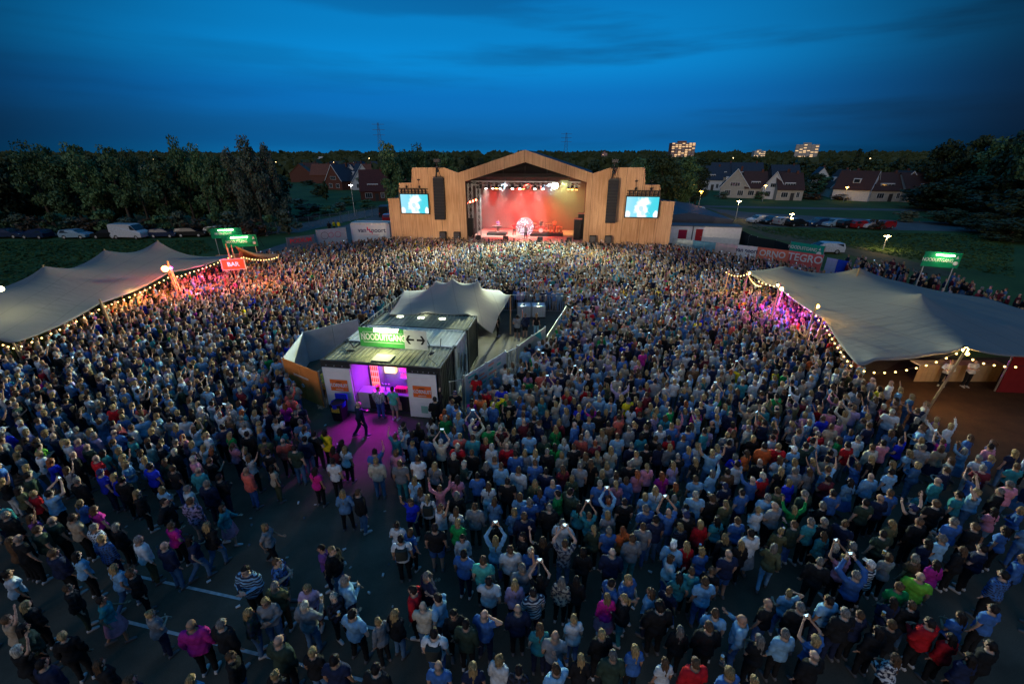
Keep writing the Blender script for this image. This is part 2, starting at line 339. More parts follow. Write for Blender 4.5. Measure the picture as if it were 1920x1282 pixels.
for i, (a, b) in enumerate([((215,1070),(452,1122)), ((560,1146),(760,1190)), ((215,1159),(370,1197)), ((380,1199.5),(720,1284))]):
    p, q = gp(*a, .02), gp(*b, .02); n = Vector((-(q-p).y, (q-p).x, 0)).normalized() * .042
    m = MB(); m.quad((p-n).to_tuple()[:2] + (.016,), (q-n).to_tuple()[:2] + (.016,), (q+n).to_tuple()[:2] + (.016,), (p+n).to_tuple()[:2] + (.016,), ROADPAINT)
    m.build('parking_line', kind='structure')

# ================= STAGE =================
SL = Vector((-17.3, 61.0, 0)); SX = Vector((math.cos(STAGE_YAW), math.sin(STAGE_YAW), 0)); SN = Vector((SX.y, -SX.x, 0))   # SN towards the audience
def fp(px, py, off=0.0):
    """photo pixel -> (along, height) on the stage front, off metres towards the audience"""
    d = ray(px, py); o = Vector((0, 0, CH)); P = SL + SN * off; t = (P - o).dot(SN) / d.dot(SN); q = o + d * t
    return (q - SL).dot(SX), q.z
def sw(s, d, z):   # stage local (along, depth behind the front, height) -> world
    v = SL + SX * s - SN * d; return Vector((v.x, v.y, z))
def gz(px, py, dep): return fp(px, py, -dep)
stage = thing('stage', 'timber clad open air stage with pitched front glowing red inside, behind the crowd', 'stage', SL, STAGE_YAW)
TOP = [fp(*p) for p in [(727,372),(747.5,371.5),(748,343),(771.5,343),(772,314.5),(832,314),(859,324),(984,281),(1112,325),(1146,314),(1209.5,314),(1210,346.5),(1238,346.5),(1238.5,377),(1266,378)]]
OPEN = [fp(*p) for p in [(872,340),(984,304),(1100,342)]]
def interp(pl, s):
    for a, b in zip(pl[:-1], pl[1:]):
        if a[0] <= s <= b[0]: return a[1] + (b[1] - a[1]) * (s - a[0]) / max(b[0] - a[0], 1e-6)
    return pl[0][1] if s < pl[0][0] else pl[-1][1]
S0, S1 = TOP[0][0], TOP[-1][0]; OA, OB = OPEN[0][0], OPEN[2][0]; SP = OPEN[1][0]
def facade():
    breaks = sorted(set([S0, S1, OA, OB, SP] + [t[0] for t in TOP]))
    edges = []
    for a, b in zip(breaks[:-1], breaks[1:]):
        if b - a < .06: continue
        n = max(1, round((b - a) / (3.1 if OA <= a < OB else 2.4))); edges += [(a + (b-a)*i/n, a + (b-a)*(i+1)/n) for i in range(n)]
    for a, b in edges:
        m = MB(); n = max(1, int(round((b - a) / .15))); wd = (b - a - .035) / n
        for i in range(n):
            x0 = a + .01 + wd*i; x1 = x0 + wd - .018; xm = (x0+x1)/2
            inside = OA - .01 < xm < OB
            z0 = 0.0 if not inside else interp(OPEN, xm); t0, t1 = interp(TOP, x0 + 1e-3), interp(TOP, x1 - 1e-3)
            zb0, zb1 = (interp(OPEN, x0), interp(OPEN, x1)) if inside else (0., 0.)
            y = -rnd.uniform(0, .035)
            vs = [(x0,y,zb0),(x1,y,zb1),(x1,.08,zb1),(x0,.08,zb0),(x0,y,t0),(x1,y,t1),(x1,.08,t1),(x0,.08,t0)]
            m.add(vs, [(0,3,2,1),(4,5,6,7),(0,1,5,4),(1,2,6,5),(2,3,7,6),(3,0,4,7)], WOOD)
        m.build('facade_panel', stage)
        # substrate behind the boards
        m = MB(); inside = OA - .01 < (a+b)/2 < OB; za, zb = (interp(OPEN, a), interp(OPEN, b)) if inside else (0, 0)
        ta, tb = interp(TOP, a+1e-3) - .03, interp(TOP, b-1e-3) - .03
        m.add([(a,.1,za),(b,.1,zb),(b,.3,zb),(a,.3,za),(a,.1,ta),(b,.1,tb),(b,.3,tb),(a,.3,ta)], [(0,3,2,1),(4,5,6,7),(0,1,5,4),(1,2,6,5),(2,3,7,6),(3,0,4,7)], mat('cladding_batten', (.12,.07,.04)))
        m.build('backing_board', stage)
facade()
m = MB()   # timber soffit under the gable beam and reveals of the opening
for (a, za), (b, zb) in zip(OPEN[:-1], OPEN[1:]):
    m.add([(a,.3,za),(b,.3,zb),(b,1.6,zb),(a,1.6,za),(a,.3,za+.12),(b,.3,zb+.12),(b,1.6,zb+.12),(a,1.6,za+.12)], [(0,3,2,1),(4,5,6,7),(0,1,5,4),(1,2,6,5),(2,3,7,6),(3,0,4,7)], WOOD)
m.build('beam_soffit', stage)
PK = [t for t in TOP][7]; EL = TOP[6]; ER = TOP[8]; DEP = 12.0
m = MB()
for (a, b) in ((EL, PK), (PK, ER)):
    m.prism([(a[0],.32,a[1]-.05),(b[0],.32,b[1]-.05),(b[0],.32,b[1]-.25),(a[0],.32,a[1]-.25)], (0, DEP, 0), TILE_B)
m.build('roof', stage)
m = MB(); FL = 1.55
m.box(OA+.02, OB-.02, -.9, 11, FL-.12, FL, mat('stage_deck', (.38,.24,.22), rough=.5))
m.box(OA+.02, OB-.02, -.86, -.8, 0.02, FL-.13, BLACKCLOTH)
m.build('stage_floor', stage)
m = MB(); m.prism([(OA-.3,10.2,FL),(OB+.25,10.2,FL),(OB+.25,10.2,interp(TOP,OB+.25)-.35),(PK[0],10.2,PK[1]-.35),(OA-.3,10.2,interp(TOP,OA-.3)-.35)], (0,.15,0), mat('dark_backdrop_cloth', (.14,.03,.03), rough=.95)); m.build('backdrop_cloth', stage)
m = MB(); vz = gz(985, 341, 6)[1] + .6
m.prism([(OA-.1,6,vz),(OB+.1,6,vz),(OB+.1,6,interp(TOP,OB)-.35),(PK[0],6,PK[1]-.35),(OA-.1,6,interp(TOP,OA)-.35)], (0,.06,0), BLACKCLOTH); m.build('dark_void_sheet', stage)  # black sheet added to make the shaded void above the truss
m = MB()
for x in (OA-.35, OB+.3): m.box(x, x+.06, .32, 11, 0, EL[1]-.3, BLACKCLOTH)
m.build('side_drape', stage)
m = MB()   # body behind the wings
for a, b, h in ((TOP[0][0]+.1, TOP[2][0], TOP[1][1]), (TOP[2][0], TOP[4][0], TOP[3][1]), (TOP[4][0], OA-.4, TOP[4][1]-.7), (OB+.4, TOP[10][0], TOP[9][1]-.7), (TOP[11][0], TOP[12][0], TOP[12][1]), (TOP[13][0], TOP[14][0]-.1, TOP[14][1])):
    m.box(a+.01, b-.01, .31, 3.4, 0, h-.12, BLACK)
m.build('wing_box', stage)

def truss(mb, p, q, w_, mt, seg=.9, r=.03):
    p = Vector(p); q = Vector(q); d = (q-p).normalized(); up = Vector((0,0,1)) if abs(d.z) < .9 else Vector((0,1,0)); a = d.cross(up).normalized()*w_/2; b = a.cross(d).normalized()*w_/2
    cs = [a+b, a-b, -a-b, -a+b]; n = max(1, int((q-p).length/seg))
    for c in cs: mb.bar(p+c, q+c, r*2, r*2, mt)
    for i in range(n):
        s_ = p + (q-p)*i/n; e = p + (q-p)*(i+1)/n
        for k in range(4):
            mb.bar(s_ + cs[k], e + cs[(k+1) % 4], r, r, mt)
# lighting truss inside
ta = gz(884, 343.5, 2.5); tb = gz(1088, 345.5, 2.5)
rig = thing('lighting_truss', 'long aluminium lighting truss hanging across the top of the stage opening', 'truss', SL, STAGE_YAW)
m = MB(); truss(m, (ta[0], 2.5, ta[1]), (tb[0], 2.5, tb[1]), .5, GREYM); m.build('truss_frame', rig)
m = MB(); truss(m, (ta[0], 5.2, ta[1]+.5), (tb[0], 5.2, tb[1]+.5), .45, DGREY)
for k in range(5):
    x = ta[0] + (tb[0]-ta[0])*(k+.5)/5; m.bar((x, 2.8, ta[1]+.25), (x, 5.0, ta[1]+.55), .08, .08, DGREY); m.cyl((x,2.5,ta[1]+.25), (x,2.5,ta[1]+2.2), .02, .02, DGREY, 5)
m.build('rear_truss_frame', rig)
def fixture(px, py, lit=None, tilt=0.3, dep=2.5):
    s, z = gz(px, py, dep)
    t = thing('stage_light', 'x', 'stage light', sw(s, dep, z + .55), STAGE_YAW, 'moving stage lights hanging from the truss')
    m = MB(); m.box(-.13,.13,-.1,.1,-.14,0,BLACK); m.bar((-.17,0,-.1),(-.17,0,-.5),.05,.05,BLACK); m.bar((.17,0,-.1),(.17,0,-.5),.05,.05,BLACK); m.build('yoke', t)
    m = MB(); c = Vector((0, 0, -.48)); d = Vector((0, -math.sin(tilt), -math.cos(tilt))); m.cyl(c - d*.22, c + d*.3, .13, .17, BLACK, 10); m.build('lamp_head', t)
    if lit:
        em = mat('lamp_glow_%s' % '_'.join(str(int(v*9)) for v in lit[0]), lit[0], noise=0, emit=lit[0], estr=lit[1]); m = MB(); m.cyl(c + d*.3, c + d*.33, .15, .15, em, 10); m.build('lens', t)
    return t
fx = []
for i, x in enumerate([895,901,911,917,924,931,938,944,956,961,968,975,981,990,997,1003,1011,1018,1066,1073,1081]):
    lit = None
    if i in (2, 4, 6, 9, 11, 15, 17): lit = ((.95,1,1), 30)
    if i in (5, 12): lit = ((1,.32,.05), 30)
    if i in (18, 19, 20): lit = ((1,.3,.05), 25)
    f = fixture(x, 351 + (x-980)*.012, lit, .35 if i % 2 else .1, 2.2 if i % 2 else 2.8)
    place = 'leftmost of the row' if i == 0 else 'rightmost of the row' if i == 20 else '%s from the left in the row' % ['','second','third','fourth','fifth','sixth','seventh','eighth','ninth','tenth','eleventh','twelfth','thirteenth','fourteenth','fifteenth','sixteenth','seventeenth','eighteenth','nineteenth','twentieth'][i]
    f['label'] = 'small %s stage light hanging from the truss, %s' % ('lit white' if lit and lit[0][0] < .99 else 'lit orange' if lit else 'dark', place)
# big blinder
bs, bz = gz(1040.5, 348, 1.8)
bl = thing('blinder_lamp', 'very bright yellow white blinder lamp on the truss aimed at the crowd', 'stage light', sw(bs, 1.8, bz), STAGE_YAW)
m = MB(); m.cyl((0,.3,.1),(0,0,0),.25,.42,BLACK,14); m.build('housing', bl)
m = MB(); m.cyl((0,-.01,0),(0,-.04,-.005),.40,.40,mat('blinder_lens',(1,1,.9),noise=0,emit=(.93,1,.72),estr=160),14); m.build('lens', bl)
# red lamps on the left side tower and the tower
twr = thing('truss_tower', 'aluminium truss tower with red lamps inside the left edge of the stage', 'truss', SL, STAGE_YAW)
m = MB(); x0 = gz(883, 400, 2.2)[0]; truss(m, (x0, 2.2, FL), (x0, 2.2, ta[1]), .6, GREYM, .8, .03); truss(m, (x0+.9, 3.2, FL), (x0+.9, 3.2, ta[1]-.4), .5, GREYM, .8, .03); m.build('tower_frame', twr)
for px, py in ((875,381),(881.5,379),(887,377),(892.5,375)):
    s, z = gz(px, py, 1.9); f = thing('red_par_lamp', 'x', 'stage light', sw(s, 1.9, z), STAGE_YAW, 'red lamps on the left tower')
    f['label'] = 'round red orange lamp on the side tower, %s of four' % {875:'leftmost',881.5:'second from left',887:'third from left',892.5:'rightmost'}[px]
    m = MB(); m.cyl((0,.3,0),(0,0,0),.1,.15,BLACK,10); m.build('housing', f); m = MB(); m.cyl((0,-.003,0),(0,-.02,0),.13,.13,mat('red_lens',(1,.2,.1),noise=0,emit=(1,.12,.05),estr=25),10); m.build('lens', f)

# LED screens
def screen(c, side):
    P = [fp(*p, .45) for p in c]; s0 = (P[0][0]+P[3][0])/2; s1 = (P[1][0]+P[2][0])/2; z1 = (P[0][1]+P[1][1])/2; z0 = (P[2][1]+P[3][1])/2; W = s1-s0; H = z1-z0
    t = thing('video_screen', 'bright cyan video screen showing a white performer, on the %s of the stage front' % side, 'screen', sw(s0, -.45, z0), STAGE_YAW, 'video screens beside the stage')
    m = MB(); m.box(-.12, W+.12, .0, .2, -.12, H+.12, BLACK); m.build('screen_housing', t)
    sm = bpy.data.materials.new('screen_picture'); sm.use_nodes = True; N = sm.node_tree.nodes; L = sm.node_tree.links; b = N['Principled BSDF']; b.inputs['Base Color'].default_value = (.02,.02,.02,1)
    tc = N.new('ShaderNodeTexCoord'); n = N.new('ShaderNodeTexNoise'); n.inputs['Scale'].default_value = .55; n.inputs['Detail'].default_value = 1; L.new(tc.outputs['Object'], n.inputs['Vector'])
    sx = N.new('ShaderNodeSeparateXYZ'); L.new(tc.outputs['Object'], sx.inputs[0]); a1 = N.new('ShaderNodeMath'); a1.operation = 'MULTIPLY_ADD'; a1.inputs[1].default_value = 1.0/W; L.new(sx.outputs[0], a1.inputs[0])
    a2 = N.new('ShaderNodeMath'); a2.operation = 'MULTIPLY_ADD'; a2.inputs[1].default_value = .6; a2.inputs[2].default_value = -.3; L.new(n.outputs[0], a2.inputs[0]); L.new(a2.outputs[0], a1.inputs[2])
    r = N.new('ShaderNodeValToRGB'); r.color_ramp.elements[0].position = .1; r.color_ramp.elements[0].color = (.24,.62,.80,1); r.color_ramp.elements[1].position = .85; r.color_ramp.elements[1].color = (.03,.55,.66,1)
    L.new(a1.outputs[0], r.inputs[0]); cur = r.outputs[0]
    nv = N.new('ShaderNodeTexNoise'); nv.inputs['Scale'].default_value = 1.3; nv.inputs['Detail'].default_value = 3; L.new(tc.outputs['Object'], nv.inputs['Vector'])
    for cx_, cz_, rx_, rz_, cc, edge in ((.54,.76,.20,.22,(.85,.92,.95),.5),(.50,.30,.20,.42,(.88,.94,.97),.45),(.47,.42,.06,.13,(.45,.68,.78),.5),(.55,.2,.07,.12,(.5,.72,.8),.5),(.94,.14,.07,.22,(.85,.93,.96),.4),(.07,.12,.08,.22,(.85,.93,.96),.4)):
        vm = N.new('ShaderNodeMapping'); vm.vector_type = 'POINT'; vm.inputs['Location'].default_value = (-cx_/rx_, 0, -cz_/rz_); vm.inputs['Scale'].default_value = (1/(W*rx_), 0, 1/(H*rz_)); L.new(tc.outputs['Object'], vm.inputs[0])
        ln = N.new('ShaderNodeVectorMath'); ln.operation = 'LENGTH'; L.new(vm.outputs[0], ln.inputs[0]); am = N.new('ShaderNodeMath'); am.operation = 'MULTIPLY_ADD'; am.inputs[1].default_value = 1.7; L.new(nv.outputs[0], am.inputs[0]); L.new(ln.outputs['Value'], am.inputs[2])
        ms = N.new('ShaderNodeMapRange'); ms.interpolation_type = 'SMOOTHSTEP'; ms.inputs[1].default_value = 1.85-edge*.5; ms.inputs[2].default_value = 1.85+edge*.5; ms.inputs[3].default_value = 1; ms.inputs[4].default_value = 0; L.new(am.outputs[0], ms.inputs[0])
        mc = N.new('ShaderNodeMix'); mc.data_type = 'RGBA'; L.new(ms.outputs[0], mc.inputs[0]); L.new(cur, mc.inputs[6]); mc.inputs[7].default_value = (*cc, 1); cur = mc.outputs[2]
    L.new(cur, b.inputs['Emission Color']); b.inputs['Emission Strength'].default_value = 1.15
    m = MB(); m.quad((0,-.012,0),(W,-.012,0),(W,-.012,H),(0,-.012,H), sm); m.build('screen_image', t)
    m = MB(); truss(m, (-.05,.1,H+.5), (W+.05,.1,H+.5), .42, BLACK, .45, .025)
    for k in range(8): x = W*(k+.5)/8; m.box(x-.05,x+.05,-.15,.12,H+.14,H+.72,BLACK)
    m.build('screen_truss', t)
    for k in (.25, .72):
        m = MB(); m.sph((W*k,.1,H+.95),.15,BLACK,8,5); m.box(W*k-.09,W*k+.09,0,.2,H+.8,H+1.1,BLACK); m.cyl((W*k,.1,H+1),(W*k-.05,.1,H+2.0),.02,.02,BLACK,5); m.box(W*k-.2,W*k+.12,0,.2,H+1.75,H+1.88,BLACK); m.build('hoist', t)
screen([(751,364.5),(801.5,365),(804,399.5),(753,400)], 'left')
screen([(1174.5,369),(1236,370),(1232.5,408),(1173,406.5)], 'right')
# line arrays
def array(c, side):
    P = [fp(*p, .8) for p in c]; s0 = min(P[0][0], P[3][0])*.5+max(P[0][0],P[3][0])*.5; W = ((P[1][0]-P[0][0]) + (P[2][0]-P[3][0]))/2; z1 = (P[0][1]+P[1][1])/2; z0 = (P[2][1]+P[3][1])/2
    t = thing('line_array', 'tall black line array of loudspeakers hanging on the %s of the stage opening' % side, 'loudspeaker', sw(s0, -.8, 0), STAGE_YAW, 'line array speakers on the stage front')
    n = 14; h = (z1-z0)/n
    for k in range(n):
        m = MB(); z = z1 - h*(k+1); y = -.12*(k/n)**2*3
        m.box(0, W, y, y+.55, z+.012, z+h-.012, BLACK); m.box(.05, W-.05, y-.01, y+.01, z+.05, z+h-.05, mat('speaker_grille', (.012,.014,.02), noise=.1)); m.build('speaker_cabinet', t)
    m = MB(); m.box(.1, W-.1, 0, .5, z1, z1+.12, DGREY); m.sph((W*.45,.25,z1+.9),.22,BLACK,8,6); m.bar((W*.3,.25,z1+.1),(W*.45,.25,z1+1.9),.16,.12,BLACK); m.bar((W*.75,.25,z1+.1),(W*.5,.25,z1+1.3),.06,.06,BLACK)
    m.box(W*.15,W*.8,.1,.5,z1+1.25,z1+1.4,BLACK); m.box(W*.2,W*.75,.0,.6,z1+1.95,z1+2.3,DGREY); m.cyl((W*.6,.2,z0),(W*.62,.2,1.5),.025,.025,BLACK,5); m.build('rigging', t)
array([(810,334.5),(830,334.5),(836,412),(817.5,412)], 'left'); array([(1140.5,337.5),(1160,337.5),(1154.5,418),(1135,418)], 'right')
for k, (px, py) in enumerate([(829,432),(855.5,432),(1112,438),(1141,440)]):
    s, z = fp(px, py, .9); t = thing('subwoofer', 'black subwoofer stack at the foot of the %s line array, %s one' % ('left' if k < 2 else 'right', 'outer' if k in (0, 3) else 'inner'), 'loudspeaker', sw(s, -.9, 0), STAGE_YAW, 'subwoofer stacks before the stage')
    m = MB(); m.box(-.75,.75,-.1,.8,0,1.6,BLACK); m.build('lower_cabinet', t); m = MB(); m.box(-.42,.42,0,.6,1.6,2.6,BLACK); m.box(-.36,.36,-.012,.0,1.66,2.54,DGREY); m.build('upper_cabinet', t)
for k, px in enumerate((896,948,1013,1068)):
    s, z = fp(px, 434, .3); t = thing('monitor_speaker', 'black monitor speaker on the stage lip, %s' % ['leftmost','second from left','third from left','rightmost'][k], 'loudspeaker', sw(s, -.3, FL), STAGE_YAW, 'monitor speakers on the stage lip')
    m = MB(); m.prism([(-.34,-.2,0),(.34,-.2,0),(.34,.25,0),(-.34,.25,0)], (0,.05,.62), BLACK); m.box(-.28,.28,-.22,-.19,.08,.5,DGREY); m.build('cabinet', t)
# stage lettering carved on the beam peak
# instruments
def drumkit(s, d):
    z = FL
    t = thing('drum_kit', 'drum kit on a low riser, right of the singer', 'drum kit', sw(s, d, z), STAGE_YAW)
    m = MB(); m.box(-1.5,1.5,-1,1,0,.4,BLACK); m.build('riser', t); sh = mat('drum_shell', (.5,.08,.07), rough=.3); hd = WHITE; br = mat('cymbal_brass', (.6,.42,.15), rough=.3, metal=.8)
    m = MB(); m.cyl((0,-.45,.72),(0,.1,.72),.32,.32,sh,16); m.cyl((0,-.46,.72),(0,-.45,.72),.30,.30,hd,16); m.build('bass_drum', t)
    for x, y, zz in ((-.3,0,1.15),(.25,0,1.15),(.75,.3,.85),(-.7,.3,.95)):
        m = MB(); m.cyl((x,y,zz-.15),(x,y,zz+.15),.2,.2,sh,14); m.cyl((x,y,.4),(x,y,zz-.15),.02,.02,GREYM,5); m.build('tom_drum', t)
    for x, y in ((-.9,.0),(.9,-.1),(-1.2,.4),(1.2,.4)):
        m = MB(); m.cyl((x,y,1.6),(x,y,1.62),.28,.28,br,14); m.cyl((x,y,.4),(x,y,1.6),.02,.02,GREYM,5); m.build('cymbal', t)
s, _ = gz(1015, 415, 5); drumkit(s, 5.0)
s, _ = gz(1038, 415, 5); t = thing('percussion_set', 'conga drums and racks right of the drum kit', 'drum kit', sw(s+.3, 5, FL), STAGE_YAW)
m = MB(); m.box(-1.1,1.1,-.8,.8,0,.4,BLACK); m.build('riser', t)
for x in (-.7,-.2,.3,.8):
    m = MB(); m.cyl((x,0,.4),(x,0,1.25),.13,.19,mat('conga_shell',(.55,.16,.08),rough=.35),12); m.build('conga', t)
s, _ = gz(932, 415, 4.5); t = thing('keyboard_stand', 'keyboard on a stand on a low riser at the left of the stage', 'keyboard', sw(s, 4.5, FL), STAGE_YAW)
m = MB(); m.box(-1.4,1.4,-.8,.9,0,.3,BLACK); m.build('riser', t); m = MB(); m.box(-.7,.7,-.25,.1,1.15,1.27,BLACK); m.box(-.66,.66,-.24,-.08,1.27,1.285,WHITE); m.build('keyboard', t); m = MB(); m.bar((-.5,0,.3),(.5,0,1.15),.05,.05,DGREY); m.bar((.5,0,.3),(-.5,0,1.15),.05,.05,DGREY); m.build('stand', t)
# big round lit disc behind the singer
s, z = gz(984.5, 413.5, 3.6); t = thing('round_light_prop', 'round glittering white light prop standing behind the singer', 'stage prop', sw(s, 3.6, FL), STAGE_YAW)
m = MB(); m.cyl((0,.0,1.35),(0,.12,1.35),1.25,1.25,mat('disc_face',(.5,.5,.6)),28); m.build('disc', t)
m = MB(); r2 = random.Random(3)
for k in range(110):
    a = r2.uniform(0, 2*PI); r = 1.2*math.sqrt(r2.random()); m.box(r*math.cos(a)-.05, r*math.cos(a)+.05, -.03, -.002, 1.35+r*math.sin(a)-.05, 1.35+r*math.sin(a)+.05, mat('disc_led', (.9,.92,1), noise=0, emit=(.75,.80,1), estr=1.0))
m.build('disc_lights', t, kind='stuff')
for k, (px, h) in enumerate(((1083,2.7),(1090,3.3))):
    s, _ = gz(px, 415, 2.2+k*.9); t = thing('equipment_rack', 'tall dark equipment rack at the right edge of the stage, %s one' % ('shorter' if k == 0 else 'taller'), 'rack', sw(s, 2.2+k*.9, FL), STAGE_YAW)
    m = MB(); m.box(-.45,.45,-.3,.3,0,h,BLACK); m.build('case', t); m = MB(); m.box(-.55,.6,-.35,.35,h,h+.1,mat('rack_lid',(.6,.2,.16))); m.build('lid', t)
s, _ = gz(880, 415, 1.2); t = thing('side_fill_speaker', 'black side fill speaker stack inside the left edge of the stage', 'loudspeaker', sw(s, 1.6, FL), STAGE_YAW); m = MB(); m.box(-.5,.5,-.3,.4,0,1.2,BLACK); m.build('lower_cabinet', t); m = MB(); m.box(-.45,.45,-.3,.35,1.2,2.6,BLACK); m.build('upper_cabinet', t)
# stage lights, plus added fills for the crowd
mid = (OA+OB)/2
lamp('blinder_light', 'SPOT', sw(bs, 1.2, bz), 82000, (.90,1,.52), .35, sw(mid, -34, 0), 125, .85)
lamp('crowd_fill_white', 'SPOT', sw(mid-3, 2.4, bz), 82000, (.62,.82,1), .5, sw(mid, -44, 0), 95, 1.0)  # added bluish white spot, lifts the central crowd
lamp('crowd_fill_blue', 'SPOT', sw(mid+3, 2.4, bz), 30000, (.45,.72,1), .5, sw(mid+2, -26, 0), 120, 1.0)  # added blue spot, also lifts the crowd
for k, f in enumerate((.16,.38,.60)):
    lamp('stage_red_light', 'SPOT', sw(OA + (OB-OA)*f, 4.5, ta[1]), 5000, (1,.035,.02), .2, sw(OA + (OB-OA)*f, 8.5, FL), 85, .6)
lamp('stage_red_floor_light', 'SPOT', sw(mid, 2.6, ta[1]), 10000, (1,.06,.035), .3, sw(mid, 4.0, FL), 110, .6)
lamp('stage_front_light', 'SPOT', sw(mid, 1.8, ta[1]), 900, (1,.7,.5), .3, sw(mid, .2, FL), 95, .6)
lamp('stage_green_light', 'SPOT', sw(OA + (OB-OA)*.80, 3.2, ta[1]+.2), 7500, (.62,.75,.22), .3, sw(OA + (OB-OA)*.84, 9.5, 4), 85, .8)
for f in (.14, .29, .44, .60):
    lamp('stage_beam_light', 'SPOT', sw(OA + (OB-OA)*f, 3.2, ta[1]-.4), 3600, (.85,1,.88), .12, sw(OA + (OB-OA)*f - .9, 4.6, 3), 55, .5)
sm = bpy.data.materials.new('stage_smoke'); sm.use_nodes = True; N = sm.node_tree.nodes; N.remove(N['Principled BSDF']); pv = N.new('ShaderNodeVolumePrincipled'); pv.inputs['Density'].default_value = .024; pv.inputs['Color'].default_value = (.9,.9,.9,1)
sm.node_tree.links.new(pv.outputs[0], N['Material Output'].inputs['Volume'])
m = MB(); m.box(OA+.05, OB-.05, 1.7, 10.1, FL+.03, ta[1]+1.2, sm); o = m.build('stage_smoke', kind='stuff', loc=SL, rz=STAGE_YAW)

for nm, s_, z_, cone, e in (('left', (TOP[0][0]+OA)/2, 6.3, 36, 17000), ('middle', mid, 10.5, 36, 4200), ('right', (OB+TOP[14][0])/2, 6.3, 38, 17000)):
    lamp('facade_fill_light', 'SPOT', (-3.2 + (s_-mid)*.05, 31.0, 5.3), e*1.25, (1, .74, .50), .3, sw(s_, 0, z_), cone, 1.0)  # added spots without fixtures, brighten the stage facade
# ================= PEOPLE: body shapes =================
SKIN = attr_mat('skin', None, .6); HAIRM = attr_mat('hair', None, .6); CLOTH = attr_mat('cloth', None); CLOTH_S = attr_mat('cloth_striped', None, pattern='stripe'); CLOTH_C = attr_mat('cloth_checked', None, pattern='check'); CLOTH_F = attr_mat('cloth_patterned', None, pattern='floral')
G_SKIN = attr_mat('crowd_skin', 'c_skin', .6); G_HAIR = attr_mat('crowd_hair', 'c_hair', .6); G_TOP = attr_mat('crowd_top', 'c_top'); G_BOT = attr_mat('crowd_bottom', 'c_bot')
SHOEM = mat('shoe', (.12,.12,.13), noise=.3); SHOEW = mat('white_shoe', (.55,.55,.56), noise=.1); EYEM = mat('eye_dark', (.03,.02,.02), noise=0); LIPM = mat('lips', (.35,.10,.09), noise=0)
PHONEM = mat('phone_case', (.02,.02,.025), noise=0, rough=.3); PHONES = mat('phone_screen', (.4,.6,.7), noise=0, emit=(.55,.85,1), estr=1.5)
HC = Vector((0, .015, 1.625))
# arms per pose: (elbow, wrist, hand direction) for the right (+x) side; the left mirrors unless given
POSES = {
 'stand':  (((.235,-.03,1.14),(.245,.03,.90),(0,.15,-1)), None),
 'folded': (((.245,.03,1.15),(.06,.24,1.20),(-1,.1,.1)), ((-.245,.03,1.15),(-.04,.27,1.16),(1,.1,0))),
 'phone_up': (((.30,.16,1.58),(.10,.30,1.82),(-.3,.2,1)), ((-.30,.16,1.58),(-.10,.30,1.82),(.3,.2,1))),
 'wave':   (((.30,.05,1.63),(.27,.14,1.90),(0,.1,1)), ((-.235,-.03,1.14),(-.20,.18,1.04),(0,1,0))),
 'arms_up': (((.36,.02,1.60),(.40,.12,1.86),(.1,.1,1)), ((-.36,.02,1.60),(-.38,.14,1.85),(-.1,.1,1))),
 'walk':   (((.24,-.14,1.16),(.24,-.06,.93),(0,.3,-1)), ((-.24,.10,1.16),(-.22,.30,1.03),(0,1,-.2))),
 'hip':    (((.36,-.06,1.18),(.20,.06,1.02),(-1,.2,-.3)), ((-.24,-.02,1.14),(-.16,.24,1.16),(.4,1,.2))),
 'drink':  (((.25,.08,1.17),(.17,.30,1.34),(-.2,.5,1)), ((-.235,-.03,1.14),(-.245,.03,.90),(0,.15,-1))),
 'head':   (((.40,.02,1.60),(.17,-.02,1.70),(-1,.2,.2)), ((-.235,-.03,1.14),(-.20,.18,1.02),(0,1,0))),
}
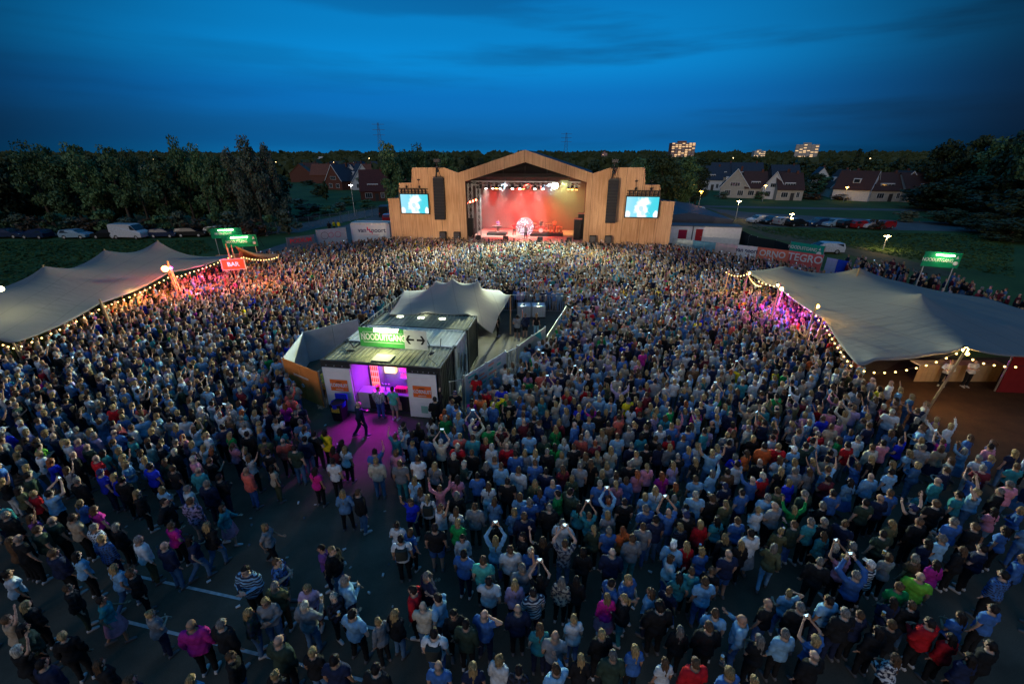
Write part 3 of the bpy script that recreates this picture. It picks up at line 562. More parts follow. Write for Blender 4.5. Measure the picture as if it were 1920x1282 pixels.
def body_src(pose, sex):
    """closed primitives to be fused into one skin by a voxel remesh, and the bones that class its faces"""
    m = MB(); mt = SKIN; f = sex == 'f'
    def ring(z, rx, ry, y=0.): return [(rx*math.cos(2*PI*i/14), y + ry*math.sin(2*PI*i/14), z) for i in range(14)]
    tor = [(.80,.10,.09,0),(.86,.16,.115,-.01),(.95,.175,.125,-.015),(1.06,.135,.10,0),(1.18,.142,.105,.005),(1.31,.165,.12,.005),(1.40,.155,.105,-.005),(1.455,.10,.08,-.01),(1.49,.05,.05,-.01)] if f else \
          [(.80,.10,.09,0),(.86,.155,.11,-.005),(.95,.165,.12,-.01),(1.06,.155,.115,.005),(1.18,.165,.118,.005),(1.31,.19,.128,0),(1.40,.185,.112,-.01),(1.455,.12,.085,-.012),(1.49,.055,.055,-.01)]
    m.loft([ring(z, a, b, y) for z, a, b, y in tor], mt)
    if f:
        for s in (-1, 1): m.sph((s*.075,.085,1.29), (.062,.055,.06), mt, 8, 6)
    sh = .165 if f else .195
    m.cyl((0,-.012,1.44),(0,.005,1.57),.058 if not f else .047,.052 if not f else .043,mt,10)
    m.sph(HC, (.077,.097,.118), mt, 14, 10); m.sph(HC + Vector((0,.03,-.055)), (.056,.066,.065), mt, 10, 7)
    bones = [('head', Vector((0,.015,1.60)), Vector((0,.015,1.68)), .09), ('neck', Vector((0,-.01,1.49)), Vector((0,0,1.56)), .05), ('torso', Vector((0,0,1.08)), Vector((0,0,1.38)), .15), ('pelvis', Vector((0,0,.86)), Vector((0,0,1.0)), .15)]
    k = .88 if f else 1.0
    def limb(pts, rs, names):
        for i in range(len(pts)-1):
            a, b = Vector(pts[i]), Vector(pts[i+1]); m.cyl(a, b, rs[i], rs[i+1], mt, 10); m.sph(a, rs[i], mt, 10, 7); bones.append((names[i], a, b, (rs[i]+rs[i+1])/2))
        m.sph(Vector(pts[-1]), rs[-1], mt, 10, 7)
    A, B = POSES[pose]
    sides = [(1, A), (-1, B if B else tuple((-p[0], p[1], p[2]) for p in A))]
    hands = []
    for s, (e, w_, hd) in sides:
        e = Vector(e); w_ = Vector(w_); hd = Vector(hd).normalized(); up = e.z > 1.4
        if f: e.x *= .92; w_.x *= .95
        S = Vector((s*(sh-.01), -.01, 1.405 + (.035 if up else 0)))
        limb([S, e, w_], [.062*k, .043*k, .030*k], ['uarm', 'farm'])
        palm = w_ + hd*.075; m.cyl(w_, palm, .030*k, .036*k, mt, 8); bones.append(('hand', w_, w_ + hd*.17, .03)); hands.append((s, w_ + hd*.05, hd))
    if pose == 'walk': legs = [((.09,-.0,.90),(.10,.13,.50),(.10,.10,.09),.1), ((-.09,-.0,.90),(-.10,-.05,.50),(-.10,-.30,.16),-.3)]
    else:
        sp = {'stand':0,'folded':.0,'hip':.03,'arms_up':.04}.get(pose, .01); legs = [((.09,0,.90),(.10+sp,.015,.50),(.11+sp*1.6,-.02,.08),0), ((-.09,0,.90),(-.10-sp,.015,.50),(-.11-sp*1.6,-.02,.08),0)]
    feet = []
    for h, kn, an, _ in legs: limb([h, kn, an], [.092 if not f else .098, .056, .037], ['thigh', 'shin']); feet.append(an)
    return m, bones, hands, feet
def remesh_all(keys, voxel):
    tmp = []
    for key in keys:
        m, bones, hands, feet = body_src(*key); o = m.build('tmp'); r = o.modifiers.new('r', 'REMESH'); r.mode = 'VOXEL'; r.voxel_size = voxel; r.use_smooth_shade = True
        s = o.modifiers.new('s', 'SMOOTH'); s.factor = .5; s.iterations = 2; tmp.append((key, o, bones, hands, feet))
    bpy.context.view_layer.update(); dg = bpy.context.evaluated_depsgraph_get(); out = {}
    for key, o, bones, hands, feet in tmp:
        me = bpy.data.meshes.new_from_object(o.evaluated_get(dg), depsgraph=dg); n = len(me.vertices)
        co = np.empty(n*3); me.vertices.foreach_get('co', co); co = co.reshape(-1, 3); no = np.empty(n*3); me.vertices.foreach_get('normal', no); no = no.reshape(-1, 3)
        fs = [tuple(p.vertices) for p in me.polygons]
        best = np.full(n, 1e9); cls = np.zeros(n, int); tt = np.zeros(n)
        for bi, (nm, a, b, r) in enumerate(bones):
            a_, b_ = np.array(a), np.array(b); d = b_ - a_; t = np.clip(((co - a_) @ d) / max(d @ d, 1e-9), 0, 1); dist = np.linalg.norm(co - a_ - t[:, None]*d, axis=1) - r
            k = dist < best; best[k] = dist[k]; cls[k] = bi; tt[k] = t[k]
        out[key] = dict(co=co, no=no, fs=fs, cls=[bones[i][0] for i in cls], t=tt, hands=hands, feet=feet)
        bpy.data.objects.remove(o); bpy.data.meshes.remove(me)
    return out
def sub(mb, B, want, off, m, rim=None):
    """shell: the faces whose vertices satisfy want(i), pushed out by off(i)"""
    keep = np.array([want(i) for i in range(len(B['co']))]); idx = {}; vs = []; fs = []
    for f in B['fs']:
        if sum(keep[i] for i in f) >= 3:
            g = []
            for i in f:
                if i not in idx: idx[i] = len(vs); vs.append(tuple(B['co'][i] + B['no'][i]*off(i)))
                g.append(idx[i])
            fs.append(tuple(g))
    mb.add(vs, fs, m, True)
def folds(c): return .006*math.sin(c[2]*38 + c[0]*21 + 2*math.sin(c[1]*17)) + .004*math.sin(c[0]*55 - c[2]*23)
def top_shell(mb, B, kind, m):
    C, T, co = B['cls'], B['t'], B['co']
    def want(i):
        c = C[i]
        if c == 'torso': return co[i][2] < 1.47
        if c == 'pelvis': return co[i][2] > (.88 if kind != 'jacket' else .82)
        if c == 'uarm': return kind in ('long', 'jacket') or T[i] < .62
        if c == 'farm': return kind in ('long', 'jacket') and T[i] < .92
        if c == 'thigh': return kind == 'jacket' and co[i][2] > .84
        return False
    base = .021 if kind == 'jacket' else .016
    def off(i):
        z = co[i][2]; o = base + folds(co[i])
        if C[i] in ('torso', 'pelvis'): o += .028*min(max((1.2 - z)/.3, 0), 1)
        elif C[i] == 'uarm': o += .012*T[i]
        return o
    sub(mb, B, want, off, m)
def bottom_shell(mb, B, kind, m):
    C, T, co = B['cls'], B['t'], B['co']
    if kind == 'skirt':
        rs = []
        for z, r in ((1.04,.145),(.95,.19),(.80,.235),(.62,.275),(.52,.29)): rs.append([((r+.012*math.sin(i*2.4))*math.cos(2*PI*i/22), (r*.86+.012*math.cos(i*2.1))*math.sin(2*PI*i/22), z) for i in range(22)])
        mb.loft(rs, m, True, False); return
    def want(i):
        c = C[i]
        if c == 'pelvis': return co[i][2] < 1.03
        if c == 'thigh': return True if kind != 'shorts' else co[i][2] > .52
        if c == 'shin': return kind != 'shorts'
        return False
    sub(mb, B, want, lambda i: .012 + (.014 if kind == 'shorts' else .006*B['t'][i]) + folds(co[i])*.6, m)
def shoes(mb, B, m):
    for a in B['feet']:
        x, y, z = a; z0 = z - .08
        mb.loft([[(x+sx*.036*w1, y+yy, z0+zz*h) for sx, zz in ((-1,0),(1,0),(1,.7),(.5,1),(-.5,1),(-1,.7))] for yy, w1, h in ((-.07,.7,.06),(-.03,1,.10),(.06,1.1,.085),(.14,1.2,.055),(.19,.8,.03))], m, True)
def hand_fingers(mb, B, m, lod=0):
    for s, c, d in B['hands']:
        d = Vector(d); side = d.cross(Vector((0,1,0)) if abs(d.y) < .9 else Vector((0,0,1))).normalized(); nrm = side.cross(d).normalized()
        for k, (o, L_) in enumerate(((-.027,.060),(-.009,.074),(.009,.078),(.026,.068))):
            a = c + side*o + d*.035; b = a + d*L_*.55 + nrm*.008; e = b + d*L_*.42 + nrm*.02; mb.cyl(a, b, .0095, .0088, m, 5, True, False); mb.cyl(b, e, .0088, .006, m, 5)
        a = c + side*.026*s - d*.005; b = a + side*.032*s + d*.025 + nrm*.012; mb.cyl(a, b, .012, .010, m, 5, True, False); mb.cyl(b, b + d*.03 + side*.006*s, .010, .007, m, 5)
def face_bits(mb, B, m):
    c = HC
    mb.loft([[(c.x + sx, c.y + .09 + y, c.z + z) for sx, y in ((-.014, 0), (0, d_), (.014, 0))] for z, d_ in ((.02, .008), (-.02, .034), (-.034, .012))], m, True, True)
    for s in (-1, 1):
        mb.sph((c.x + s*.079, c.y, c.z - .01), (.011,.022,.032), m, 6, 5); mb.sph((c.x + s*.030, c.y + .089, c.z + .014), (.013,.008,.008), EYEM, 6, 4); mb.bar((c.x + s*.015, c.y+.098, c.z+.034), (c.x + s*.044, c.y+.09, c.z+.034), .006, .006, EYEM)
    mb.bar((-.021, c.y + .10, c.z - .062), (.021, c.y + .10, c.z - .062), .01, .009, LIPM)
def body_mesh(B):
    m = MB(); m.add([tuple(p) for p in B['co']], B['fs'], SKIN, True); hand_fingers(m, B, SKIN); face_bits(m, B, SKIN); return m
def hair_mb(kind, m, seed=0):
    mb = MB(); r = random.Random(seed); c = HC
    def cap(rx, ry, rz, front=.045, nz=.004, low=-.055):
        nu, nv = 18, 12; vs = []; fs = []; ok = []
        for j in range(nv+1):
            ph = PI/2 - PI*j/nv
            for i in range(nu):
                t = 2*PI*i/nu; k = 1 + r.uniform(-nz, nz)/.09 + (.05*math.sin(3*t + seed + 4*ph) + .035*math.sin(7*t - 5*ph + seed*2))*(kind not in ('cap', 'bald')); x, y, z = rx*math.cos(ph)*math.cos(t)*k, ry*math.cos(ph)*math.sin(t)*k - .006, rz*math.sin(ph)*k + .006; y0 = ry*math.cos(ph)*math.sin(t) - .006; z0 = rz*math.sin(ph) + .006
                vs.append((c.x+x, c.y+y, c.z+z)); ok.append(not ((y0 > front and z0 < .055) or (z0 < low and y0 > -.02) or z0 < -.10))
        for j in range(nv):
            for i in range(nu):
                q = (j*nu+i, (j+1)*nu+i, (j+1)*nu+(i+1) % nu, j*nu+(i+1) % nu)
                if all(ok[a] for a in q): fs.append(q)
        mb.add(vs, fs, m, True)
    if kind == 'short': cap(.084,.104,.125)
    elif kind == 'bald':
        cap(.080,.100,.118, front=-.02, low=-.06); mb.f = [f for f in mb.f if all(mb.v[i][2] < c.z + .05 for i in f)]; mb.mi = mb.mi[:len(mb.f)]; mb.sm = mb.sm[:len(mb.f)]
    elif kind == 'curly': cap(.098,.118,.138, nz=.014, low=-.08)
    elif kind in ('long', 'wavy'):
        cap(.087,.107,.127, low=-.09); L_ = .36 if kind == 'long' else .42
        rs = []
        for j in range(8):
            q = j/7; z = c.z + .05 - q*L_; wd = .088 - .02*q*(kind == 'long') + .018*math.sin(q*7)*(kind == 'wavy') + .012*math.sin(q*3)
            rs.append([(c.x + wd*math.cos(a)*(1+.04*math.sin(9*a+q*4)), c.y - .045 - .035*q + (.055 + .008*q)*math.sin(a) - (.02*math.sin(5*a+3*q)), z + .01*math.sin(4*a)*q) for a in [2*PI*i/16 for i in range(16)]])
        mb.loft(rs, m)
    elif kind == 'ponytail':
        cap(.083,.103,.124); mb.loft([[(c.x + w_*math.cos(a), c.y - y + w_*math.sin(a), z) for a in [2*PI*i/8 for i in range(8)]] for z, y, w_ in ((c.z+.06,.095,.02),(c.z+.03,.135,.034),(c.z-.06,.14,.034),(c.z-.16,.125,.026),(c.z-.24,.12,.010))], m)
    elif kind == 'bun': cap(.083,.103,.124); mb.sph((c.x, c.y-.07, c.z+.10), (.045,.045,.045), m, 8, 6)
    elif kind == 'bob': cap(.094,.112,.130, nz=.006, low=-.11); mb.loft([[(c.x + w_*math.cos(a), c.y - .03 + .075*math.sin(a), z) for a in [2*PI*i/14 for i in range(14)]] for z, w_ in ((c.z+.03,.090),(c.z-.05,.098),(c.z-.12,.092),(c.z-.145,.07))], m)
    elif kind == 'cap':
        cap(.088,.108,.128, low=-.01, front=.08); mb.loft([[(c.x + x, c.y + y, c.z + .035 - .01*abs(x)*8) for x in (-.07,-.035,0,.035,.07)] for y in (.07, .12, .17)], m, True, False, False)
    return mb
SEXES = ('m', 'f')
BODY = remesh_all([(p, s) for p in POSES for s in SEXES], .025)
CROWDB = remesh_all([(p, s) for p in ('stand','folded','phone_up','wave','arms_up','drink') for s in SEXES], .036)
cache = {}
def cached(key, fn):
    if key not in cache: cache[key] = fn()
    return cache[key]
def shell_mesh(kind, pose, sex, m, name):
    B = BODY[(pose, sex)]
    def f():
        mb = MB(); (top_shell if kind in ('tee', 'long', 'jacket') else bottom_shell)(mb, B, kind, m); return mb.mesh(name)
    return cached((kind, pose, sex, m.name), f)

COL = {  # letter codes: word, colour
 'w': ('white',(.60,.62,.64)), 'lb': ('light blue',(.22,.42,.62)), 'b': ('blue',(.045,.13,.36)), 'rb': ('royal blue',(.012,.03,.5)), 'nb': ('navy',(.013,.02,.055)), 'k': ('black',(.012,.012,.014)),
 'g': ('grey',(.22,.23,.25)), 'r': ('red',(.50,.012,.02)), 'sr': ('salmon',(.62,.12,.09)), 'p': ('pink',(.60,.22,.30)), 'hp': ('hot pink',(.80,.02,.28)), 'm': ('magenta',(.45,.02,.25)), 'pu': ('purple',(.16,.06,.26)), 'li': ('lilac',(.36,.28,.46)),
 'gn': ('green',(.012,.28,.07)), 'lg': ('lime green',(.20,.55,.05)), 'dg': ('dark green',(.03,.05,.035)), 'ol': ('olive',(.10,.10,.05)), 't': ('teal',(.03,.22,.26)), 'mi': ('mint',(.08,.45,.38)), 'y': ('yellow',(.85,.62,.02)),
 'o': ('orange',(.85,.16,.04)), 'c': ('cream',(.52,.46,.36)), 'br': ('brown',(.12,.06,.03)), 'ma': ('maroon',(.16,.02,.03)), 'dn': ('denim',(.09,.19,.34)), 'be': ('beige',(.40,.31,.22))}
HAIRC = {'bl': ('blond',(.30,.20,.09)), 'br': ('brown',(.10,.055,.03)), 'dk': ('dark',(.018,.013,.012)), 'gy': ('grey',(.17,.155,.14)), 'wh': ('white',(.42,.38,.31)), 'rd': ('red',(.28,.08,.03)), 'bd': ('grey',(.25,.2,.17)), 'cp': ('navy',(.02,.03,.10)), 'cw': ('white',(.6,.6,.6))}
SKINC = [(.50,.30,.21),(.56,.35,.26),(.44,.25,.17),(.60,.40,.30),(.40,.22,.14)]
HWORD = {'short':'short {} hair','bald':'bald head','curly':'curly {} hair','long':'long {} hair','wavy':'wavy {} hair','ponytail':'{} ponytail','bun':'{} bun','bob':'{} bob','cap':'{} cap'}
PWORD = {'stand':'', 'folded':'arms folded', 'phone_up':'raising both hands', 'wave':'one arm raised', 'arms_up':'both arms up', 'walk':'walking', 'hip':'hand on hip', 'drink':'holding hand up at chest', 'head':'hand on head'}
people = []
def person(x, y, z, face, sex, hair, hcol, top, tcol, bot, bcol, pose, scale=1.0, pat=None, group='festival visitors in the foreground', dry=False):
    d = dict(x=x, y=y, z=z, face=face, sex=sex, hair=hair, hcol=hcol, top=top, tcol=tcol, bot=bot, bcol=bcol, pose=pose, scale=scale, pat=pat, group=group)
    people.append(d); return d
def realise(d, label):
    s = d['scale']*(.945 if d['sex'] == 'f' else 1.0); key = (d['pose'], d['sex'])
    o = ob('person', cached(('body',)+key, lambda: body_mesh(BODY[key]).mesh('person_body')), None, label, 'person', d['group'])
    o.location = (d['x'], d['y'], d['z']); o.rotation_euler = (0, 0, d['face']); wd = rnd.uniform(.94, 1.1)*(1.06 if d['sex'] == 'm' else 1); o.scale = (s*wd, s*wd, s); o.color = (*rnd.choice(SKINC), 1)
    h = ob('hair' if d['hair'] != 'cap' else 'cap', cached(('hair', d['hair'], rnd.randrange(5)), lambda: hair_mb(d['hair'], HAIRM, len(cache) % 17).mesh('hair')), o)
    c = HAIRC[d['hcol']][1]; k = rnd.uniform(.75, 1.3); h.color = (c[0]*k, c[1]*k, c[2]*k, 1)
    pm = {None: CLOTH, 's': CLOTH_S, 'h': CLOTH_C, 'f': CLOTH_F}[d['pat']]
    nm = {'tee':'shirt', 'long':'long_sleeved_top', 'jacket':'jacket'}[d['top']]
    t = ob(nm, shell_mesh(d['top'], d['pose'], d['sex'], pm, nm), o); c = COL[d['tcol']][1]; k = rnd.uniform(.85, 1.15); t.color = (c[0]*k, c[1]*k, c[2]*k, 1)
    t = ob({'long_':'trousers','trousers':'trousers','shorts':'shorts','skirt':'skirt'}[d['bot']], shell_mesh(d['bot'], d['pose'], d['sex'], CLOTH, d['bot']), o); c = COL[d['bcol']][1]; t.color = (*c, 1)
    sm_ = SHOEW if rnd.random() < .45 else SHOEM
    ob('shoes', cached(('shoes', key, sm_.name), lambda: (lambda mb: (shoes(mb, BODY[key], sm_), mb)[1])(MB()).mesh('shoes')), o)
    d['obj'] = o; d['label'] = label; return o
STAGE_AIM = sw((OA+OB)/2, 0, 0)
def face_to(x, y, jit=.25, off=0.): return math.atan2(STAGE_AIM.y - y, STAGE_AIM.x - x) - PI/2 + rnd.gauss(0, jit) + off
# ---- people read off the photograph: "x y sex hair.colour top.colour[pattern] bottom.colour pose facing" in tile pixels ----
TA = """1605 30 f bun.dk long.y trousers.k stand 0|1520 60 m short.dk long.nbh trousers.dn stand 0|1408 70 m bald.bd tee.sr shorts.k drink -30|1335 128 m short.dk tee.k trousers.nb stand 0|1230 35 m short.dk tee.k trousers.k stand 0|1145 40 f long.bl tee.gn trousers.dn stand 0
1160 92 f short.br tee.p trousers.nb folded 0|1240 150 f long.br tee.w skirt.k arms_up 0|1225 215 m bald.bd tee.sr trousers.b stand 5|1355 203 f long.dk tee.be trousers.ol walk 20|1570 215 f long.dk jacket.hp trousers.k stand 10|1660 170 m short.dk tee.w trousers.k stand 0|1665 108 f long.dk long.ma trousers.dn folded 0
1700 80 f bun.dk tee.nb trousers.k stand 0|1720 108 f long.bl long.w trousers.k stand 0|1708 328 f wavy.bl jacket.dn trousers.k hip -20|1785 325 m short.br jacket.k trousers.dn stand 30|1320 497 f bob.bl tee.g trousers.k walk 80|1376 672 m short.br tee.bf shorts.ol folded 70|1225 712 m short.dk jacket.lbs trousers.k folded 160
1365 797 m short.gy tee.ol trousers.br folded -20|1322 865 f long.bl long.g trousers.dn folded 150|1530 802 f long.bl tee.li skirt.ma drink 170|1516 890 m short.wh long.g trousers.dn drink 10|1240 922 f long.bl long.dgf trousers.dn stand 60|1605 603 f short.dk tee.pu trousers.nb stand -120|1652 612 m short.bl jacket.k trousers.dn stand 100
1716 762 m short.gy long.lb trousers.nb folded 50|1665 846 f curly.wh long.kf trousers.k drink 130|1755 932 m short.dk tee.lb trousers.k hip 0|1386 1066 m bald.bd jacket.dg trousers.k stand 0|950 987 m bald.bd jacket.m trousers.k stand -20|1100 982 m short.gy jacket.k trousers.k stand 10|1146 1140 f short.br jacket.k trousers.dn stand 60
1556 1122 f bun.bl tee.k trousers.dn stand 0|1666 1162 m short.dk tee.nb trousers.nb stand 0|1370 1235 f bun.bl jacket.k trousers.nb stand 0|950 1258 f long.bl tee.lb trousers.k stand 0|815 592 m bald.bd jacket.nb trousers.dn stand 0|850 492 f short.br tee.hp trousers.k hip 0|1030 492 f wavy.bl jacket.k trousers.dn walk 0
1106 405 f bob.br jacket.t skirt.p walk 40|945 560 f long.dk tee.nb trousers.dn walk 30|815 372 m short.dk jacket.k trousers.ol hip 60|930 307 m short.gy tee.w trousers.k hip 10|1030 282 m short.bd jacket.nb trousers.nb stand 0|805 312 f bob.bl tee.lb trousers.b folded 0|985 217 m bald.bd tee.t trousers.k stand 0
1090 250 m short.dk tee.k trousers.nb folded 20|860 206 m short.br tee.k trousers.b stand 0|820 172 f wavy.br tee.ol trousers.k stand 0|745 196 m short.dk tee.rb trousers.nb stand 0|605 262 m short.dk jacket.k trousers.k stand 0|560 245 f long.bl long.rb trousers.nb stand 0|505 226 m cap.cp tee.rb trousers.nb stand 0
475 156 m bald.bd tee.r trousers.k stand 0|590 117 f bob.bl tee.t trousers.dn stand 0|610 150 f long.bl jacket.w trousers.dn wave 0|700 127 f bun.br tee.w trousers.dn stand 0|735 67 f long.br tee.w trousers.dn stand 0|805 72 f short.bl tee.b trousers.dn stand 0|868 122 f bob.wh jacket.k trousers.k stand 0
955 82 f long.bl jacket.dn trousers.dn stand 0|910 50 f long.rd tee.p trousers.dn stand 0|1055 117 f long.rd tee.k trousers.k stand 0|385 72 m bald.bd tee.pu trousers.k stand 0|330 77 m short.bl tee.ws trousers.dn stand 0|430 97 m bald.bd jacket.dg trousers.k stand 0|465 42 m short.gy tee.li trousers.k stand 0
190 92 m short.dk tee.lg trousers.k folded 0|360 137 m bald.bd jacket.k trousers.k stand 0|330 212 f short.br jacket.g trousers.k wave 0|250 172 f long.rd jacket.rb trousers.k stand 0|380 266 m short.gy jacket.k trousers.k stand 0|135 242 m short.dk tee.dg trousers.k stand 0|90 312 f long.dk tee.ol trousers.k stand 0
163 332 f short.bl tee.r trousers.k stand 0|242 332 m short.dk tee.lb trousers.k phone_up 0|397 377 f ponytail.bl tee.b trousers.k stand 0|465 410 f long.br tee.m trousers.k stand 0|358 452 m short.dk tee.be trousers.k stand 0|215 492 m bald.bd tee.dg trousers.k stand 0|465 500 m short.gy tee.wh trousers.k stand 0
575 497 f bob.gy jacket.k trousers.k stand 0|503 557 m short.bl long.bh trousers.nb stand 0|262 627 m short.br jacket.nb trousers.k stand 0|378 642 f long.dk tee.lb trousers.k stand 0|566 702 f long.bl tee.lb trousers.dn walk 0|652 728 f curly.br jacket.k trousers.k stand 20|335 803 f short.br jacket.k trousers.dg stand 30
502 864 f short.dk tee.t skirt.p walk 40|125 887 f long.bl jacket.k trousers.k stand 0|80 1112 f bob.wh tee.k trousers.k wave 0|310 1042 f short.bl jacket.k trousers.k stand -40|492 1182 f long.br jacket.k trousers.k stand 0|30 732 f ponytail.dk tee.w trousers.k stand 0|30 960 f short.br tee.be trousers.k wave 0
150 452 f long.br tee.pu trousers.k wave 0|62 565 f long.br tee.br trousers.k stand 0|190 500 m short.br tee.dg trousers.k stand 0|25 440 m short.gy jacket.k trousers.k stand 0|105 540 m bald.bd tee.k trousers.k stand 0|680 330 f long.bl jacket.k trousers.k stand 20|740 90 f bob.dk tee.c trousers.dn stand 0
110 1005 f long.dk jacket.dg trousers.k stand 0|205 1180 m short.dk jacket.nb trousers.k stand 0|640 1270 m short.br jacket.nb trousers.k stand 0"""
